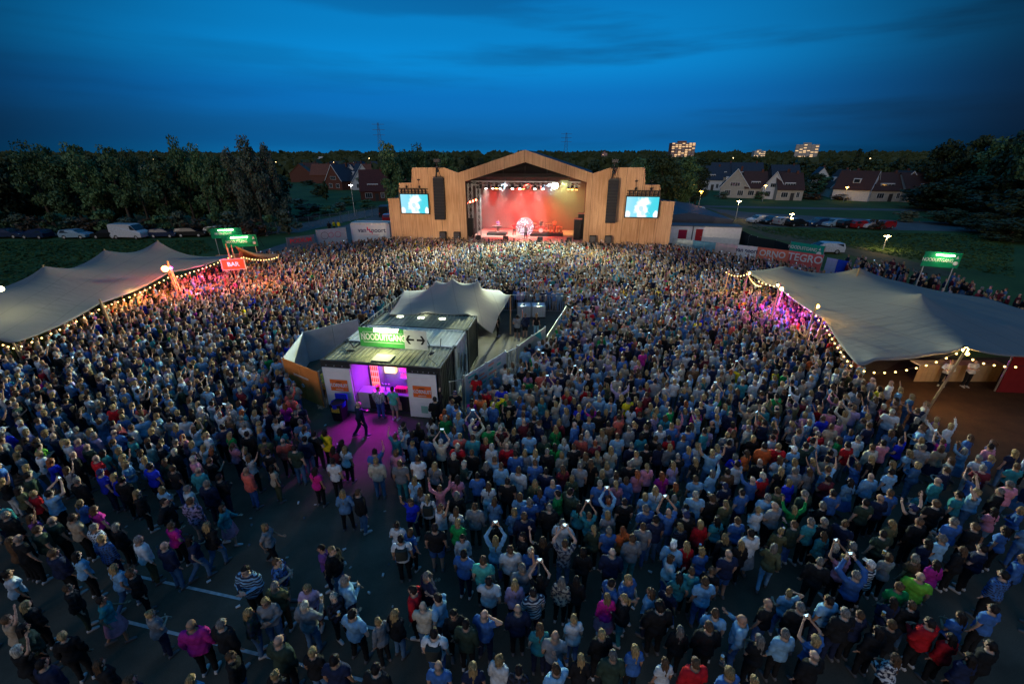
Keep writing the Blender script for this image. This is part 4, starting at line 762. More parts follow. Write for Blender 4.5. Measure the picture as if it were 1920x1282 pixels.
TB = """165 122 m short.dk tee.bs trousers.dn wave -30|172 168 m short.bl tee.c trousers.dn walk -10|272 127 f bun.br tee.p trousers.k drink 0|290 182 m short.br tee.g shorts.t stand 0|380 157 m short.br long.wh trousers.k hip 0|365 262 f long.bl tee.lb trousers.b stand 0|465 190 f long.bl tee.g trousers.k stand 0|440 130 f long.dk jacket.k trousers.k stand 0
425 57 m short.dk tee.b trousers.nb folded 0|562 12 f long.br jacket.lb trousers.nb stand 0|345 30 f curly.dk jacket.nb trousers.k stand 0|320 12 m short.dk long.ws trousers.k stand 30|655 52 m short.br tee.t trousers.k stand 0|578 97 m short.wh tee.r trousers.k stand 0|560 142 f bob.wh jacket.k trousers.k stand 0|750 97 f bob.wh long.w trousers.nb stand 0
720 67 f short.bl tee.ma trousers.k stand 0|800 50 f long.dk long.be trousers.k phone_up 0|857 57 f long.dk tee.be trousers.k stand 0|937 37 m short.dk tee.lb trousers.nb stand 0|1012 62 f bob.gy tee.dg trousers.k stand 0|825 97 m bald.bd tee.r trousers.k stand 0|876 130 m short.dk tee.b trousers.nb stand 0|915 130 f bob.bl tee.g trousers.k stand 0
960 127 f curly.bl jacket.w trousers.dn stand 0|1026 122 m short.gy jacket.k trousers.k stand 0|1065 97 f long.dk tee.gn trousers.k stand 0|1100 137 f bob.bl tee.c trousers.dn stand 0|1110 70 f short.wh tee.w trousers.k stand 0|1160 100 m short.br jacket.k trousers.k stand 0|1196 52 m short.br tee.sr trousers.k stand 0|1225 32 f wavy.wh jacket.w trousers.k stand 0
1266 82 m short.rd long.ma trousers.k folded 0|1217 142 f bun.br tee.be trousers.k stand 0|1300 25 f long.bl jacket.c trousers.k stand 0|1276 132 f short.bl jacket.be trousers.k stand 0|1345 112 f long.bl tee.c trousers.dn stand 0|1377 47 m short.br tee.lb trousers.dn stand 0|1435 8 m short.gy tee.g trousers.k stand 0|1447 95 m short.gy jacket.nb trousers.k stand 0
1497 47 f short.dk tee.t trousers.k stand 0|1522 102 m short.dk jacket.k trousers.k stand 0|1592 5 m short.gy tee.w trousers.k stand 0|1586 95 f bob.dk tee.nb trousers.k stand 0|1640 100 f bob.bl tee.g trousers.k stand 0|1732 112 f long.bl tee.b trousers.dn stand 0|1730 12 m short.dk tee.b trousers.k stand 0|650 127 m short.br long.k trousers.k folded 0
726 187 f curly.gy jacket.k trousers.k stand 0|765 167 m short.br tee.lb trousers.k stand 0|790 187 m short.br tee.lb trousers.nb stand 0|677 242 m short.dk jacket.b trousers.nb folded 0|733 292 f long.br jacket.w skirt.w stand 0|828 270 m short.dk tee.k trousers.k stand 0|966 178 m short.br tee.b trousers.nb stand 0|1020 222 m short.dk tee.nb trousers.k stand 0
1105 207 f long.br jacket.ma trousers.k folded 0|1190 192 m short.gy jacket.g trousers.k stand 0|1245 177 f long.br jacket.k trousers.k stand 0|1325 192 f bob.bl tee.g trousers.nb stand 0|1302 232 f bob.bl jacket.dg trousers.k stand 0|1376 238 f long.br tee.g trousers.k stand 0|1440 187 m short.gy tee.k trousers.k hip 0|1475 228 f long.rd tee.p trousers.dn stand 0
1525 197 f short.bl long.pf trousers.k stand 0|1600 240 f long.rd long.m trousers.k stand 0|1655 187 f long.bl tee.li trousers.k stand 0|965 277 f wavy.bl jacket.ol trousers.k stand 0|1055 277 m bald.bd tee.b trousers.k stand -20|1150 256 f bob.bl tee.ol trousers.k stand 0|1085 332 m short.dk tee.gn trousers.k folded -60|1136 322 m short.dk jacket.dg trousers.k folded 50
1370 285 f ponytail.bl tee.p trousers.k stand 0|1290 282 m short.wh tee.b trousers.nb stand 0|1333 372 f bun.rd long.lb trousers.b phone_up 0|1416 262 f bob.br tee.b trousers.b stand 0|1414 374 m short.dk tee.k trousers.k stand 0|1517 345 f bob.bl tee.lb trousers.dn stand 0|1567 312 f long.bl tee.w trousers.k stand 0|1668 294 f curly.rd jacket.dg trousers.k stand 0
1634 425 m bald.bd tee.b trousers.dn phone_up 0|1660 355 f bob.gy tee.t trousers.k stand 0|1722 418 m cap.cp tee.k trousers.k stand 0|990 325 f long.br tee.b trousers.k stand 0|890 347 f bob.br tee.lb trousers.dn stand 0|578 257 f long.dk long.p trousers.k stand 0|575 340 f bob.gy jacket.k trousers.k stand 0|490 305 f short.br long.p trousers.k arms_up 0
402 325 f long.br jacket.g trousers.k stand 0|346 372 f long.br tee.rb trousers.nb wave 190|492 402 m short.br tee.w trousers.k wave 60|420 345 f ponytail.bl tee.w trousers.k stand -10|665 397 m short.br jacket.g trousers.dg stand 0|572 417 f long.br tee.w trousers.dn stand 10|580 477 f short.bl tee.gn trousers.k stand 0|603 552 f long.dk long.w trousers.k stand 175
870 430 f curly.bl jacket.dn trousers.nb folded 0|938 372 m short.gy tee.b trousers.k stand 0|1037 402 m short.gy jacket.k trousers.k stand 0|1103 478 m short.gy tee.w trousers.k hip 0|1237 442 f bun.br tee.t trousers.k phone_up 0|1330 437 f bob.bl tee.g trousers.k stand 0|1520 407 m short.gy tee.b trousers.b stand 0|775 482 f long.dk jacket.k trousers.k stand -30
768 562 f long.bl long.lb trousers.b phone_up 0|905 542 f long.dk tee.k trousers.k stand -120|1005 567 f wavy.br tee.k trousers.k arms_up 0|1115 582 m short.br tee.gf trousers.dn phone_up 0|1260 507 f ponytail.bl jacket.dg trousers.k folded 0|1335 517 m short.gy tee.b trousers.k stand 0|1417 527 f long.rd tee.o trousers.k stand 0|1440 542 m short.br long.g trousers.t stand 0
1506 497 m short.br tee.g trousers.b stand 0|1692 500 f curly.bl jacket.ks trousers.k stand 0|1207 622 f bob.ol long.k trousers.k stand 0|1352 625 m bald.bd jacket.nb trousers.k stand 0|1660 587 m cap.cw long.lb trousers.b stand 30|1642 652 f bob.br long.w trousers.b drink 90|275 487 f bun.dk tee.w trousers.b hip -20|340 524 f bob.br tee.b trousers.k stand 20
466 502 m short.dk tee.k shorts.b stand 0|296 557 m short.dk tee.w trousers.k stand -10|610 632 m short.dk tee.b trousers.nb stand 0|843 612 m short.br tee.w trousers.k stand 0|707 665 m short.br tee.mi trousers.k stand 0|735 768 m short.dk tee.w trousers.nb walk 0|902 702 m short.gy tee.g trousers.k wave 0|945 620 f curly.wh tee.b trousers.k stand 180
990 757 f long.dk tee.k trousers.k phone_up 0|1100 767 f wavy.gy long.cf trousers.k stand 10|1172 762 f long.dk jacket.k trousers.k stand 0|865 780 f wavy.bl jacket.li trousers.k stand 0|957 825 m short.dk tee.ws trousers.nb stand 0|880 908 m bald.bd jacket.nb trousers.k stand 0|427 742 m short.gy jacket.nb trousers.k head 60|358 812 m short.dk jacket.r trousers.k stand -90
480 852 m short.dk tee.lb trousers.nb drink -100|408 892 m bald.bd tee.c trousers.dn folded 0|560 930 f long.dk jacket.k trousers.k folded 180|712 935 m bald.bd tee.b trousers.nb head 20|620 982 m short.dk jacket.dg trousers.k stand 0|461 1027 m short.dk tee.w trousers.b stand 0|200 962 f bun.bl long.g trousers.k stand -60|250 937 f long.bl jacket.k trousers.dn stand 30
990 1002 f long.br tee.t trousers.nb stand 0|1065 1042 m bald.bd tee.g trousers.nb stand 0|1160 957 f short.bl tee.w trousers.b stand 0|1300 1032 f short.bl jacket.k trousers.k stand 0|1328 842 f long.bl jacket.hp skirt.p stand 0|1413 853 f ponytail.bl jacket.k trousers.t hip -60|1430 757 m short.bl tee.b trousers.k folded 150|1345 783 m short.dk tee.b trousers.k stand 60
1545 822 f long.br tee.lb trousers.nb stand -40|1635 813 f bun.br tee.nb trousers.k stand 50|1590 893 m curly.dk jacket.k trousers.k stand 0|1702 742 f long.dk tee.t trousers.b walk 0|1690 1012 f long.gy jacket.k trousers.k stand 0|1465 1107 f long.bl tee.b trousers.k stand 0|1195 1152 f long.bl jacket.k trousers.k stand 0|1355 1137 m short.gy jacket.dg trousers.k stand 0
1615 1172 f long.br tee.w trousers.k stand 0|787 1162 f curly.bl jacket.w trousers.b stand 30|885 1212 f short.dk long.kf trousers.k stand 0|483 1192 m bald.bd tee.b trousers.k stand 0|655 1197 f long.bl tee.nb trousers.k stand 0|170 1204 m short.dk jacket.k trousers.k stand 0|1072 1205 m short.br jacket.lb trousers.k drink -20|905 440 m short.br jacket.nb trousers.k stand 0
1720 590 f long.bl tee.r trousers.k stand 0|1570 460 m short.dk tee.nb trousers.dn stand 0|1185 400 f long.dk tee.t trousers.k stand 0"""
TC = """75 112 m short.br tee.lb trousers.k hip 0|170 80 f bob.gy tee.lb trousers.k wave 0|255 72 m short.dk jacket.br trousers.k stand 0|240 152 m cap.cp tee.nb trousers.k stand 0|337 188 m short.dk tee.b trousers.nb stand 0|397 115 m bald.bd tee.b trousers.k arms_up 0|452 95 m short.wh tee.r trousers.k stand 0|560 65 f curly.bl jacket.k trousers.k stand 0
602 132 f short.bl long.rb trousers.b stand 0|630 67 m short.gy tee.g trousers.k stand 0|716 67 f long.br jacket.g trousers.k stand 0|820 57 m short.br tee.lb trousers.k arms_up 0|945 127 f short.dk jacket.lb trousers.b stand 0|1062 97 m bald.bd tee.lb trousers.k stand 0|985 35 f long.br tee.b trousers.k phone_up 0|1177 72 m short.dk tee.lb trousers.k stand 0
820 112 m short.dk tee.ma trousers.k folded 0|850 192 m short.dk tee.b trousers.k stand 0|690 195 m short.gy jacket.dg trousers.k stand 0|790 262 f curly.gy jacket.k trousers.k folded 0|482 217 m short.gy tee.lb trousers.k stand 0|522 262 m bald.bd tee.g trousers.k folded 0|427 287 f short.bl long.w trousers.k folded 0|75 202 m short.wh tee.lb trousers.b stand 0
20 295 m short.dk tee.k trousers.k stand 0|235 247 f ponytail.bl tee.ol trousers.k stand 0|180 225 f curly.br jacket.k trousers.k drink 0|102 365 f bob.bl jacket.r trousers.k stand 0|195 347 f long.dk tee.t trousers.k stand 0|312 347 f bun.br tee.b trousers.k stand 0|240 442 f long.bl jacket.k trousers.k stand 0|330 478 f long.bl jacket.k trousers.k stand 0
387 417 m short.dk jacket.w skirt.g stand 0|110 522 f curly.bl tee.b trousers.b drink 0|262 535 m bald.bd tee.nb shorts.b stand 0|165 628 f bun.br tee.k trousers.k stand 40|122 682 m short.br tee.lb trousers.b stand 0|42 642 f short.br jacket.t trousers.k stand 30|552 407 f short.bl long.ol trousers.k drink 40|515 497 f bob.gy jacket.ol trousers.lb walk 40
630 367 m short.br jacket.dg trousers.b drink -20|725 352 m short.gy tee.t trousers.k stand 0|800 352 m short.gy jacket.k trousers.k stand 0|805 437 f long.br jacket.t trousers.k stand 0|915 362 m short.br tee.nb trousers.k stand 60|857 492 f bob.wh tee.kf trousers.k stand 0|960 492 f curly.gy jacket.k trousers.k stand 0|905 552 f bun.bl tee.p trousers.k phone_up 0
775 577 m short.gy jacket.k trousers.k stand 30|980 652 m short.gy long.b trousers.k phone_up 20|1062 592 m cap.cw tee.ws trousers.k stand 0|1162 555 f curly.br tee.g trousers.k drink 0|1182 362 f long.bl jacket.ol trousers.k stand 0|1120 217 m bald.bd jacket.nb trousers.k stand 0|1167 192 m short.br tee.b trousers.k stand 0|1300 275 m cap.cp tee.k trousers.k arms_up 0
1335 352 m short.br jacket.k trousers.k stand 0|1440 122 m bald.bd jacket.t trousers.k stand 0|1530 352 m short.gy tee.b trousers.k stand 0|1130 422 m short.dk tee.dg trousers.k stand 0|1310 562 f curly.gy tee.br trousers.k stand 0|1430 590 f long.dk jacket.m trousers.dn stand 20|1220 717 m short.br tee.gn trousers.k stand 0|1340 662 m bald.bd tee.lg trousers.k stand 40
1190 802 f long.dk jacket.nb trousers.k folded 20|600 755 f short.bl tee.lb trousers.b head 0|485 812 m bald.bd tee.k trousers.b stand 0|665 832 m short.gy jacket.k trousers.k stand 0|830 797 m short.dk tee.lb trousers.nb stand 0|920 862 m short.gy jacket.k trousers.nb stand 0|185 867 m short.br tee.lb trousers.k stand 20|150 942 m short.br jacket.k trousers.k stand 0
340 902 m bald.bd long.lb trousers.b drink -60|435 1014 f long.gy tee.k trousers.k folded 0|580 982 m short.gy long.lb trousers.k stand 0|752 1017 f bob.bl tee.b trousers.k phone_up 0|745 1107 m bald.bd jacket.k trousers.k stand 0|75 1147 m short.br jacket.r trousers.k stand 0|265 1205 m curly.bl tee.b trousers.k drink 0|405 1245 f bun.bl jacket.k trousers.k stand 0
1420 935 m short.dk jacket.r trousers.k folded 0|1100 962 f long.dk jacket.k trousers.k stand 0|1570 885 f long.dk tee.b trousers.k folded 0|1752 842 m short.dk tee.b trousers.k stand 0|1652 112 f long.br long.b trousers.k phone_up 0|1790 182 m short.gy jacket.k trousers.k stand 0|1690 502 m short.dk tee.nb trousers.k folded 0|1580 512 f long.br jacket.k trousers.k stand 0
1810 652 m short.dk long.bh trousers.k stand 0|1290 822 f short.br jacket.k trousers.dn stand 0|1490 992 f long.dk jacket.r trousers.k stand 0|1180 930 m short.br jacket.k trousers.k drink 10|1200 1120 f long.br long.wf trousers.k folded 0|1560 200 m short.dk tee.t trousers.k stand 0|1650 380 m short.br jacket.k trousers.k stand 0|1820 400 f long.dk tee.b trousers.k stand 0
1450 450 m short.gy tee.lb trousers.k drink 0|1400 470 f long.dk tee.nb trousers.k stand 0|1740 1050 m short.dk jacket.k trousers.k stand 0|1620 1120 f long.dk jacket.nb trousers.k stand 0|1000 880 f short.br tee.nb trousers.k stand 0|1350 200 f long.dk tee.t trousers.k folded 0|1430 250 m short.br tee.k trousers.k stand 0"""
def parse(T, ox, oy, s):
    for rec in T.replace('\n', '|').split('|'):
        x, y, sex, hr, tp, bt, pose, fc = rec.split(); hk, hc = hr.split('.'); tk, tc = tp.split('.'); bk, bc = bt.split('.'); pat = None
        if tc not in COL: pat = tc[-1]; tc = tc[:-1]
        if hc == 'ol': hc = 'dk'
        sc_ = rnd.uniform(1.03, 1.10); z = 1.64*sc_*(.945 if sex == 'f' else 1)
        p = gp(ox + float(x)/s, oy + float(y)/s, z)
        person(p.x, p.y, 0.004, face_to(p.x, p.y, .12, -R(float(fc))), sex, hk, hc, tk, tc, bk, bc, pose, sc_, pat)
        people[-1]['hand'] = True
parse(TA, 0, 800, 2.66); parse(TB, 640, 800, 2.659); parse(TC, 1280, 860, 3.0)
# visitors near the bar and others that stand out farther back, at their pixels
SPEC = """708 726 m short.rd long.wh trousers.b stand 5 a|735 729 m short.dk tee.mi shorts.g stand 5 a|671 757 m bald.bd jacket.nb trousers.nb walk 40 a|524 752 f long.br tee.w trousers.dn stand 0|504 748 m short.dk jacket.nb trousers.nb stand 0|560 762 m short.gy tee.nb trousers.dn stand -20|541 715 f long.bl tee.pf trousers.k stand -60|757 798 m short.dk long.ws trousers.k stand 30
970 593 m short.dk tee.g shorts.k wave 0 a|985 590 m short.gy jacket.nb shorts.k stand 0 a|1006 590 f long.bl tee.k trousers.lb stand 0 a|933 588 m short.dk tee.k trousers.k stand 90 a|985 654 m short.dk long.lb trousers.nb stand 0|993 648 m short.dk jacket.nb trousers.nb stand 0
929 748 f short.bl jacket.y trousers.k head 0|893 707 m short.dk tee.r trousers.k stand 0|900 744 m short.dk tee.o trousers.k stand 0|910 733 m cap.cp tee.r trousers.k stand 0|884 752 f bun.dk tee.hp trousers.k stand 0|941 728 m short.gy jacket.rb trousers.nb stand 0|1071 624 f bob.bl tee.o trousers.k stand 0|1064 662 f long.dk tee.y trousers.k stand 0|1014 701 m short.dk tee.sr trousers.k folded 0
593 812 m short.dk tee.k trousers.k hip 0|815 748 m short.dk long.k trousers.k wave -40|853 736 m cap.cp tee.k trousers.k stand 180|1375 795 f bob.dk tee.sr trousers.k stand 0|1457 742 m short.dk tee.gn trousers.k stand 0|784 798 f long.dk jacket.k trousers.k stand 0|1650 728 f long.dk tee.y trousers.k stand 0"""
for rec in SPEC.replace('\n', '|').split('|'):
    q = rec.split(); hk, hc = q[3].split('.'); tk, tc = q[4].split('.'); bk, bc = q[5].split('.'); pat = None
    if tc not in COL: pat = tc[-1]; tc = tc[:-1]
    z = 1.75*(.945 if q[2] == 'f' else 1); p = gp(float(q[0]), float(q[1]), z)
    person(p.x, p.y, 0.004, face_to(p.x, p.y, .08, -R(float(q[7]))), q[2], hk, hc, tk, tc, bk, bc, q[6], 1.065, pat); people[-1]['hand'] = True; people[-1]['spec'] = True
# push apart people who would overlap
for it in range(6):
    for i, a in enumerate(people):
        for b in people[i+1:]:
            dx, dy = b['x']-a['x'], b['y']-a['y']; dd = math.hypot(dx, dy)
            if 1e-4 < dd < .40: k = (.40-dd)/2/dd; a['x'] -= dx*k; a['y'] -= dy*k; b['x'] += dx*k; b['y'] += dy*k

# ---- the dense crowd ----
def inside(x, y, poly):
    c = False; n = len(poly); j = n-1
    for i in range(n):
        xi, yi = poly[i][0], poly[i][1]; xj, yj = poly[j][0], poly[j][1]
        if (yi > y) != (yj > y) and x < (xj-xi)*(y-yi)/(yj-yi) + xi: c = not c
        j = i
    return c
H16 = 1.6
def P16(*pl): return [gp(x, y, H16)[:2] for x, y in pl]
AREA = P16((-900,1500),(-900,900),(-900,700),(-120,668),(25,646),(190,580),(318,528),(400,500),(440,484),(530,468),(600,456),(735,446),(740,447),(870,448),(1100,455),(1262,461),(1440,486),(1560,512),(1600,520)) + [(27,35),(25,34),(23.5,33),(23.0,27),(20.5,22.5)] + P16((1625,715),(1680,720),(1780,800),(1960,850),(2300,900),(2900,1500))
COMP = [(-9.3,17.9),(-12.6,20.3),(-13.4,24.2),(-10.6,26.9),(-9.4,34.4),(5.1,34.0),(2.75,25.4),(.75,22.2),(-1.9,18.2),(-2.3,16.9),(-9.0,17.9)]
OPENP = P16((548,735),(560,705),(612,690),(835,705),(838,745),(815,790),(742,800),(738,850),(700,862),(735,905),(700,945),(735,985),(775,1010),(770,1060),(745,1120),(640,1130),(600,1050),(560,1180),(470,1180),(300,1090),(330,1020),(420,985),(430,930),(470,880),(540,900),(560,860),(575,800))
crowd = []; cell = .36; grid = {}
def near(x, y, r):
    i, j = int(x//cell), int(y//cell); k = int(r//cell)+1
    for a in range(i-k, i+k+1):
        for b in range(j-k, j+k+1):
            for (u, v) in grid.get((a, b), ()):
                if (u-x)**2 + (v-y)**2 < r*r: return True
    return False
def put(x, y): grid.setdefault((int(x//cell), int(y//cell)), []).append((x, y))
for p in people: put(p['x'], p['y'])
pr = random.Random(11)
for k in range(80000):
    y = pr.uniform(7.0, 62); x = pr.uniform(-48, 40)
    if not inside(x, y, AREA) or inside(x, y, COMP) or inside(x, y, OPENP): continue
    px, py, dep = proj((x, y, 1.6))
    if px < -120 or px > 2040 or py > 1400: continue
    r = .425 if py < 620 else .46 if py < 800 else .46 + (py-800)/480*.42
    if py > 860 and 640 < px < 1320: r += .12
    if py > 1050: r += .10
    if px > 1600 and py > 760: r += .12
    if py > 850 and 400 < px < 790: continue
    if py > 880 and px <= 400: r += .12
    if near(x, y, r): continue
    put(x, y); crowd.append((x, y, px, py, dep))
for k in range(230):   # people standing and sitting on the bank behind the right tent and beyond the fence
    px = pr.uniform(1585, 1930); py = 494 + max(px-1590, 0)**1.25*.0555 + pr.gauss(0, 7); p = gp(px, py, 1.5)
    if near(p.x, p.y, .55): continue
    put(p.x, p.y); crowd.append((p.x, p.y, px, py, 30))
def pick(r, table):
    t = r.random()*sum(w_ for _, w_ in table)
    for v, w_ in table:
        t -= w_
        if t <= 0: return v
    return table[-1][0]
TOPW = [('k',15),('nb',13),('w',13),('lb',10),('b',9),('g',9),('dn',7),('t',4),('c',5),('be',2.5),('dg',3),('ol',2.5),('p',3),('r',1.8),('li',2),('ma',2),('rb',1.2),('sr',1.3),('gn',1.2),('m',.5),('y',.7),('o',.6),('br',1.5),('pu',1),('mi',.5)]
BOTW = [('k',20),('nb',16),('dn',24),('b',10),('g',5),('be',4),('w',2),('ol',3)]
HAIRW = {'m': [(('short','br'),22),(('short','dk'),20),(('short','gy'),16),(('short','bl'),10),(('bald','bd'),11),(('short','wh'),5),(('cap','cp'),3),(('cap','cw'),2),(('curly','dk'),3)], 'f': [(('long','bl'),24),(('long','br'),18),(('wavy','bl'),10),(('long','dk'),10),(('bob','bl'),9),(('bob','gy'),5),(('ponytail','br'),6),(('ponytail','bl'),6),(('bun','bl'),5),(('curly','br'),3),(('bob','wh'),4),(('long','rd'),3)]}
POSEW = [('stand',62),('folded',18),('drink',7),('phone_up',5),('wave',4),('arms_up',4),('hip',5)]
# nearest of the crowd become single people until 300 are built
crowd.sort(key=lambda c: c[4]); NIND = 298
spec_n = sum(1 for p in people if p.get('spec'))
pool = [('h', p, proj((p['x'], p['y'], 1.6))[2]) for p in people if not p.get('spec')] + [('c', c, c[4]) for c in crowd if c[4] < 26 and -30 < c[2] < 1950 and c[3] < 1300]
pool.sort(key=lambda t: t[2]); keep = pool[:NIND - spec_n - 8]; rest_h = [t[1] for t in pool[NIND - spec_n - 8:] if t[0] == 'h']
people = [t[1] for t in keep if t[0] == 'h'] + [p for p in people if p.get('spec')]
taken = set(id(t[1]) for t in keep if t[0] == 'c')
for t in keep:
    if t[0] == 'c':
        x, y, px, py, dep = t[1]; sex = 'm' if pr.random() < .5 else 'f'; hk, hc = pick(pr, HAIRW[sex]); pat = 's' if pr.random() < .04 else 'h' if pr.random() < .04 else 'f' if pr.random() < .05 else None
        person(x, y, .004, face_to(x, y, .3), sex, hk, hc, pick(pr, [('tee',5),('long',2),('jacket',3)]), pick(pr, TOPW), pick(pr, [('trousers',8),('shorts',1.5)]), pick(pr, BOTW), pick(pr, POSEW), pr.uniform(1.02,1.10), pat)
crowd = [c for c in crowd if id(c) not in taken]
print('PEOPLE', len(people), 'CROWD', len(crowd) + len(rest_h))
# ---- performers and staff (part of the 300) ----
def at_stage(px, dep, **k):
    s, _ = gz(px, 415, dep); p = sw(s, dep, FL); return person(p.x, p.y, FL + k.pop('dz', 0), STAGE_YAW + PI + R(k.pop('turn', 0)), group='band on the stage', **k)
band = [
 (at_stage(986, 2.0, sex='m', hair='short', hcol='dk', top='jacket', tcol='w', bot='trousers', bcol='k', pose='wave'), 'singer in white jacket with one arm raised, before the round white prop on stage'),
 (at_stage(964, 4.4, sex='m', hair='short', hcol='br', top='tee', tcol='r', bot='trousers', bcol='k', pose='hip', turn=20), 'musician in red shirt standing left of the round white prop on stage'),
 (at_stage(1015, 5.6, dz=.4, sex='m', hair='short', hcol='dk', top='tee', tcol='k', bot='trousers', bcol='k', pose='drink'), 'drummer in black shirt behind the drum kit on stage'),
 (at_stage(1040, 5.8, dz=.4, sex='m', hair='short', hcol='dk', top='tee', tcol='sr', bot='trousers', bcol='k', pose='folded'), 'percussionist in salmon shirt behind the congas on stage'),
 (at_stage(934, 5.1, dz=.3, sex='m', hair='short', hcol='br', top='tee', tcol='pu', bot='trousers', bcol='k', pose='folded'), 'keyboard player in purple shirt behind the keyboard on stage')]
def at_px(px, py, z, face, grp, lab, **k):
    p = gp(px, py, z*(.945 if k['sex'] == 'f' else 1)); d = person(p.x, p.y, .004, face, group=grp, **k); return d, lab
extra = band + [
 at_px(1830, 676, 1.64, PI, 'bar staff under the right tent', 'bar worker in white shirt before the wooden counter, right of the string light pole', sex='m', hair='short', hcol='dk', top='tee', tcol='w', bot='trousers', bcol='k', pose='folded'),
 at_px(1785, 678, 1.64, 2.2, 'bar staff under the right tent', 'bar worker in white shirt before the wooden counter, left of the string light pole', sex='f', hair='bun', hcol='bl', top='long', tcol='w', bot='trousers', bcol='k', pose='folded'),
 at_px(625, 415, 1.64, 1.2, 'stewards on the service road', 'steward in yellow vest on the service road, left of the other steward', sex='m', hair='short', hcol='dk', top='jacket', tcol='y', bot='trousers', bcol='nb', pose='stand'),
 at_px(634, 415, 1.64, -.3, 'stewards on the service road', 'steward in yellow vest and light jeans on the service road, right of the other steward', sex='m', hair='short', hcol='br', top='jacket', tcol='y', bot='trousers', bcol='dn', pose='stand'),
 at_px(616, 417, 1.64, .3, 'stewards on the service road', 'person in black beside the stewards on the service road', sex='m', hair='short', hcol='dk', top='jacket', tcol='k', bot='trousers', bcol='k', pose='stand')]
fixed = {id(d): lab for d, lab in extra}
# ---- labels that single each person out ----
def tword(d):
    c = COL[d['tcol']][0]; pt = {None: '', 's': 'striped ', 'h': 'checked ', 'f': 'patterned '}[d['pat']]; return c + ' ' + pt + {'tee': 'shirt', 'long': 'long-sleeved top', 'jacket': 'jacket'}[d['top']]
def hword(d): return HWORD[d['hair']].format(HAIRC[d['hcol']][0])
def bword(d): return COL[d['bcol']][0] + ' ' + d['bot']
def short(d): return ('%s and %s' % (tword(d), hword(d)))
def full(d):
    s = '%s in %s, %s' % ('man' if d['sex'] == 'm' else 'woman', tword(d), hword(d)); 
    if PWORD[d['pose']] and len(s.split()) < 9: s += ', ' + PWORD[d['pose']]
    return s
free = [d for d in people if id(d) not in fixed]
for d in free: d['pp'] = proj((d['x'], d['y'], 1.6))
used = set(fixed.values()); cnt = {}
for d in free: cnt[full(d)] = cnt.get(full(d), 0) + 1
scount = {}
for d in people: scount[short(d)] = scount.get(short(d), 0) + 1
for d in sorted(free, key=lambda d: d['pp'][2]):
    b = full(d)
    if cnt[b] == 1: lab = b + ', ' + bword(d); lab = lab if len(lab.split()) <= 16 else b
    else: lab = None
    if lab is None or lab in used:
        nb = sorted((e for e in free if e is not d), key=lambda e: (e['x']-d['x'])**2 + (e['y']-d['y'])**2)[:9]
        cands = []
        for e in nb:
            dx = e['pp'][0]-d['pp'][0]; dy = e['pp'][1]-d['pp'][1]
            rel = ('left of' if dx > 0 else 'right of') if abs(dx) > abs(dy) else ('in front of' if dy < 0 and False else 'behind' if dy < 0 else 'beyond')
            cands.append((scount[short(e)], '%s, %s %s' % (b, rel, ('man' if e['sex'] == 'm' else 'woman') + ' in ' + tword(e)), '%s in %s, %s' % ('man' if d['sex'] == 'm' else 'woman', tword(d), rel + ' ' + short(e))))
        lab = None
        for _, c1, c2 in sorted(cands):
            for c in (c1, c2):
                if 4 <= len(c.split()) <= 16 and c not in used: lab = c; break
            if lab: break
        if lab is None: lab = b + ', standing alone'
    used.add(lab); realise(d, lab)
for d, lab in extra: realise(d, lab)
# phones, cups, bags held or worn by single people: things of their own
def phone_mesh():
    m = MB(); m.box(-.075,.075,-.005,.005,-.038,.038,PHONEM); m.box(-.069,.069,-.009,-.006,-.033,.033,PHONES); return m.mesh('phone')
ph = phone_mesh(); np_ = 0
def local(d, v):
    s = d['obj'].scale; a = d['face']; return Vector((d['x'] + (v[0]*math.cos(a) - v[1]*math.sin(a))*s[0], d['y'] + (v[0]*math.sin(a) + v[1]*math.cos(a))*s[0], d['z'] + v[2]*s[2]))
def who(d):
    w_ = ' '.join(d['label'].split(',')[0].split()); return w_
usedp = set()
def unique(base, d):
    for c in ([base + d['label']] if len((base + d['label']).split()) <= 16 else []) + [base + who(d) + ', ' + hword(d), base + d['label']]:
        c = ' '.join(c.split()[:16]).rstrip(',')
        if c not in usedp: usedp.add(c); return c
    return c
for d in people:
    if d['pose'] == 'phone_up':
        o = ob('phone', ph, None, unique('lit phone of ', d), 'phone', 'phones held up in the crowd'); o.location = local(d, (0, .36, 1.93)); o.rotation_euler = (R(-18), 0, d['face'])
cupm = mat('beer_cup', (.75,.5,.12), rough=.2); cup = MB(); cup.cyl((0,0,0),(0,0,.11),.028,.038,cupm,10); cup.cyl((0,0,.11),(0,0,.125),.038,.038,WHITE,10); cup = cup.mesh('cup')
for i, d in enumerate([d for d in people if d['pose'] == 'drink' and d['group'].startswith('festival')]):
    if i % 2 == 0:
        o = ob('beer_cup', cup, None, unique('beer cup of ', d), 'cup', 'cups held in the crowd'); v = Vector((.14,.36,1.40)); o.location = local(d, v)
bag = MB(); bag.loft([[(x*.15, -.16 + y*.07, z) for x, y in ((-1,-.6),(-.6,-1),(.6,-1),(1,-.6),(1,1),(-1,1))] for z in (1.05,1.10,1.32,1.40)], mat('backpack_fabric', (.03,.035,.03), noise=.2)); bag.tube([(-.1,-.12,1.40),(-.11,0,1.47),(-.11,.10,1.40)], .018, BLACK); bag.tube([(.1,-.12,1.40),(.11,0,1.47),(.11,.10,1.40)], .018, BLACK); bag = bag.mesh('backpack')
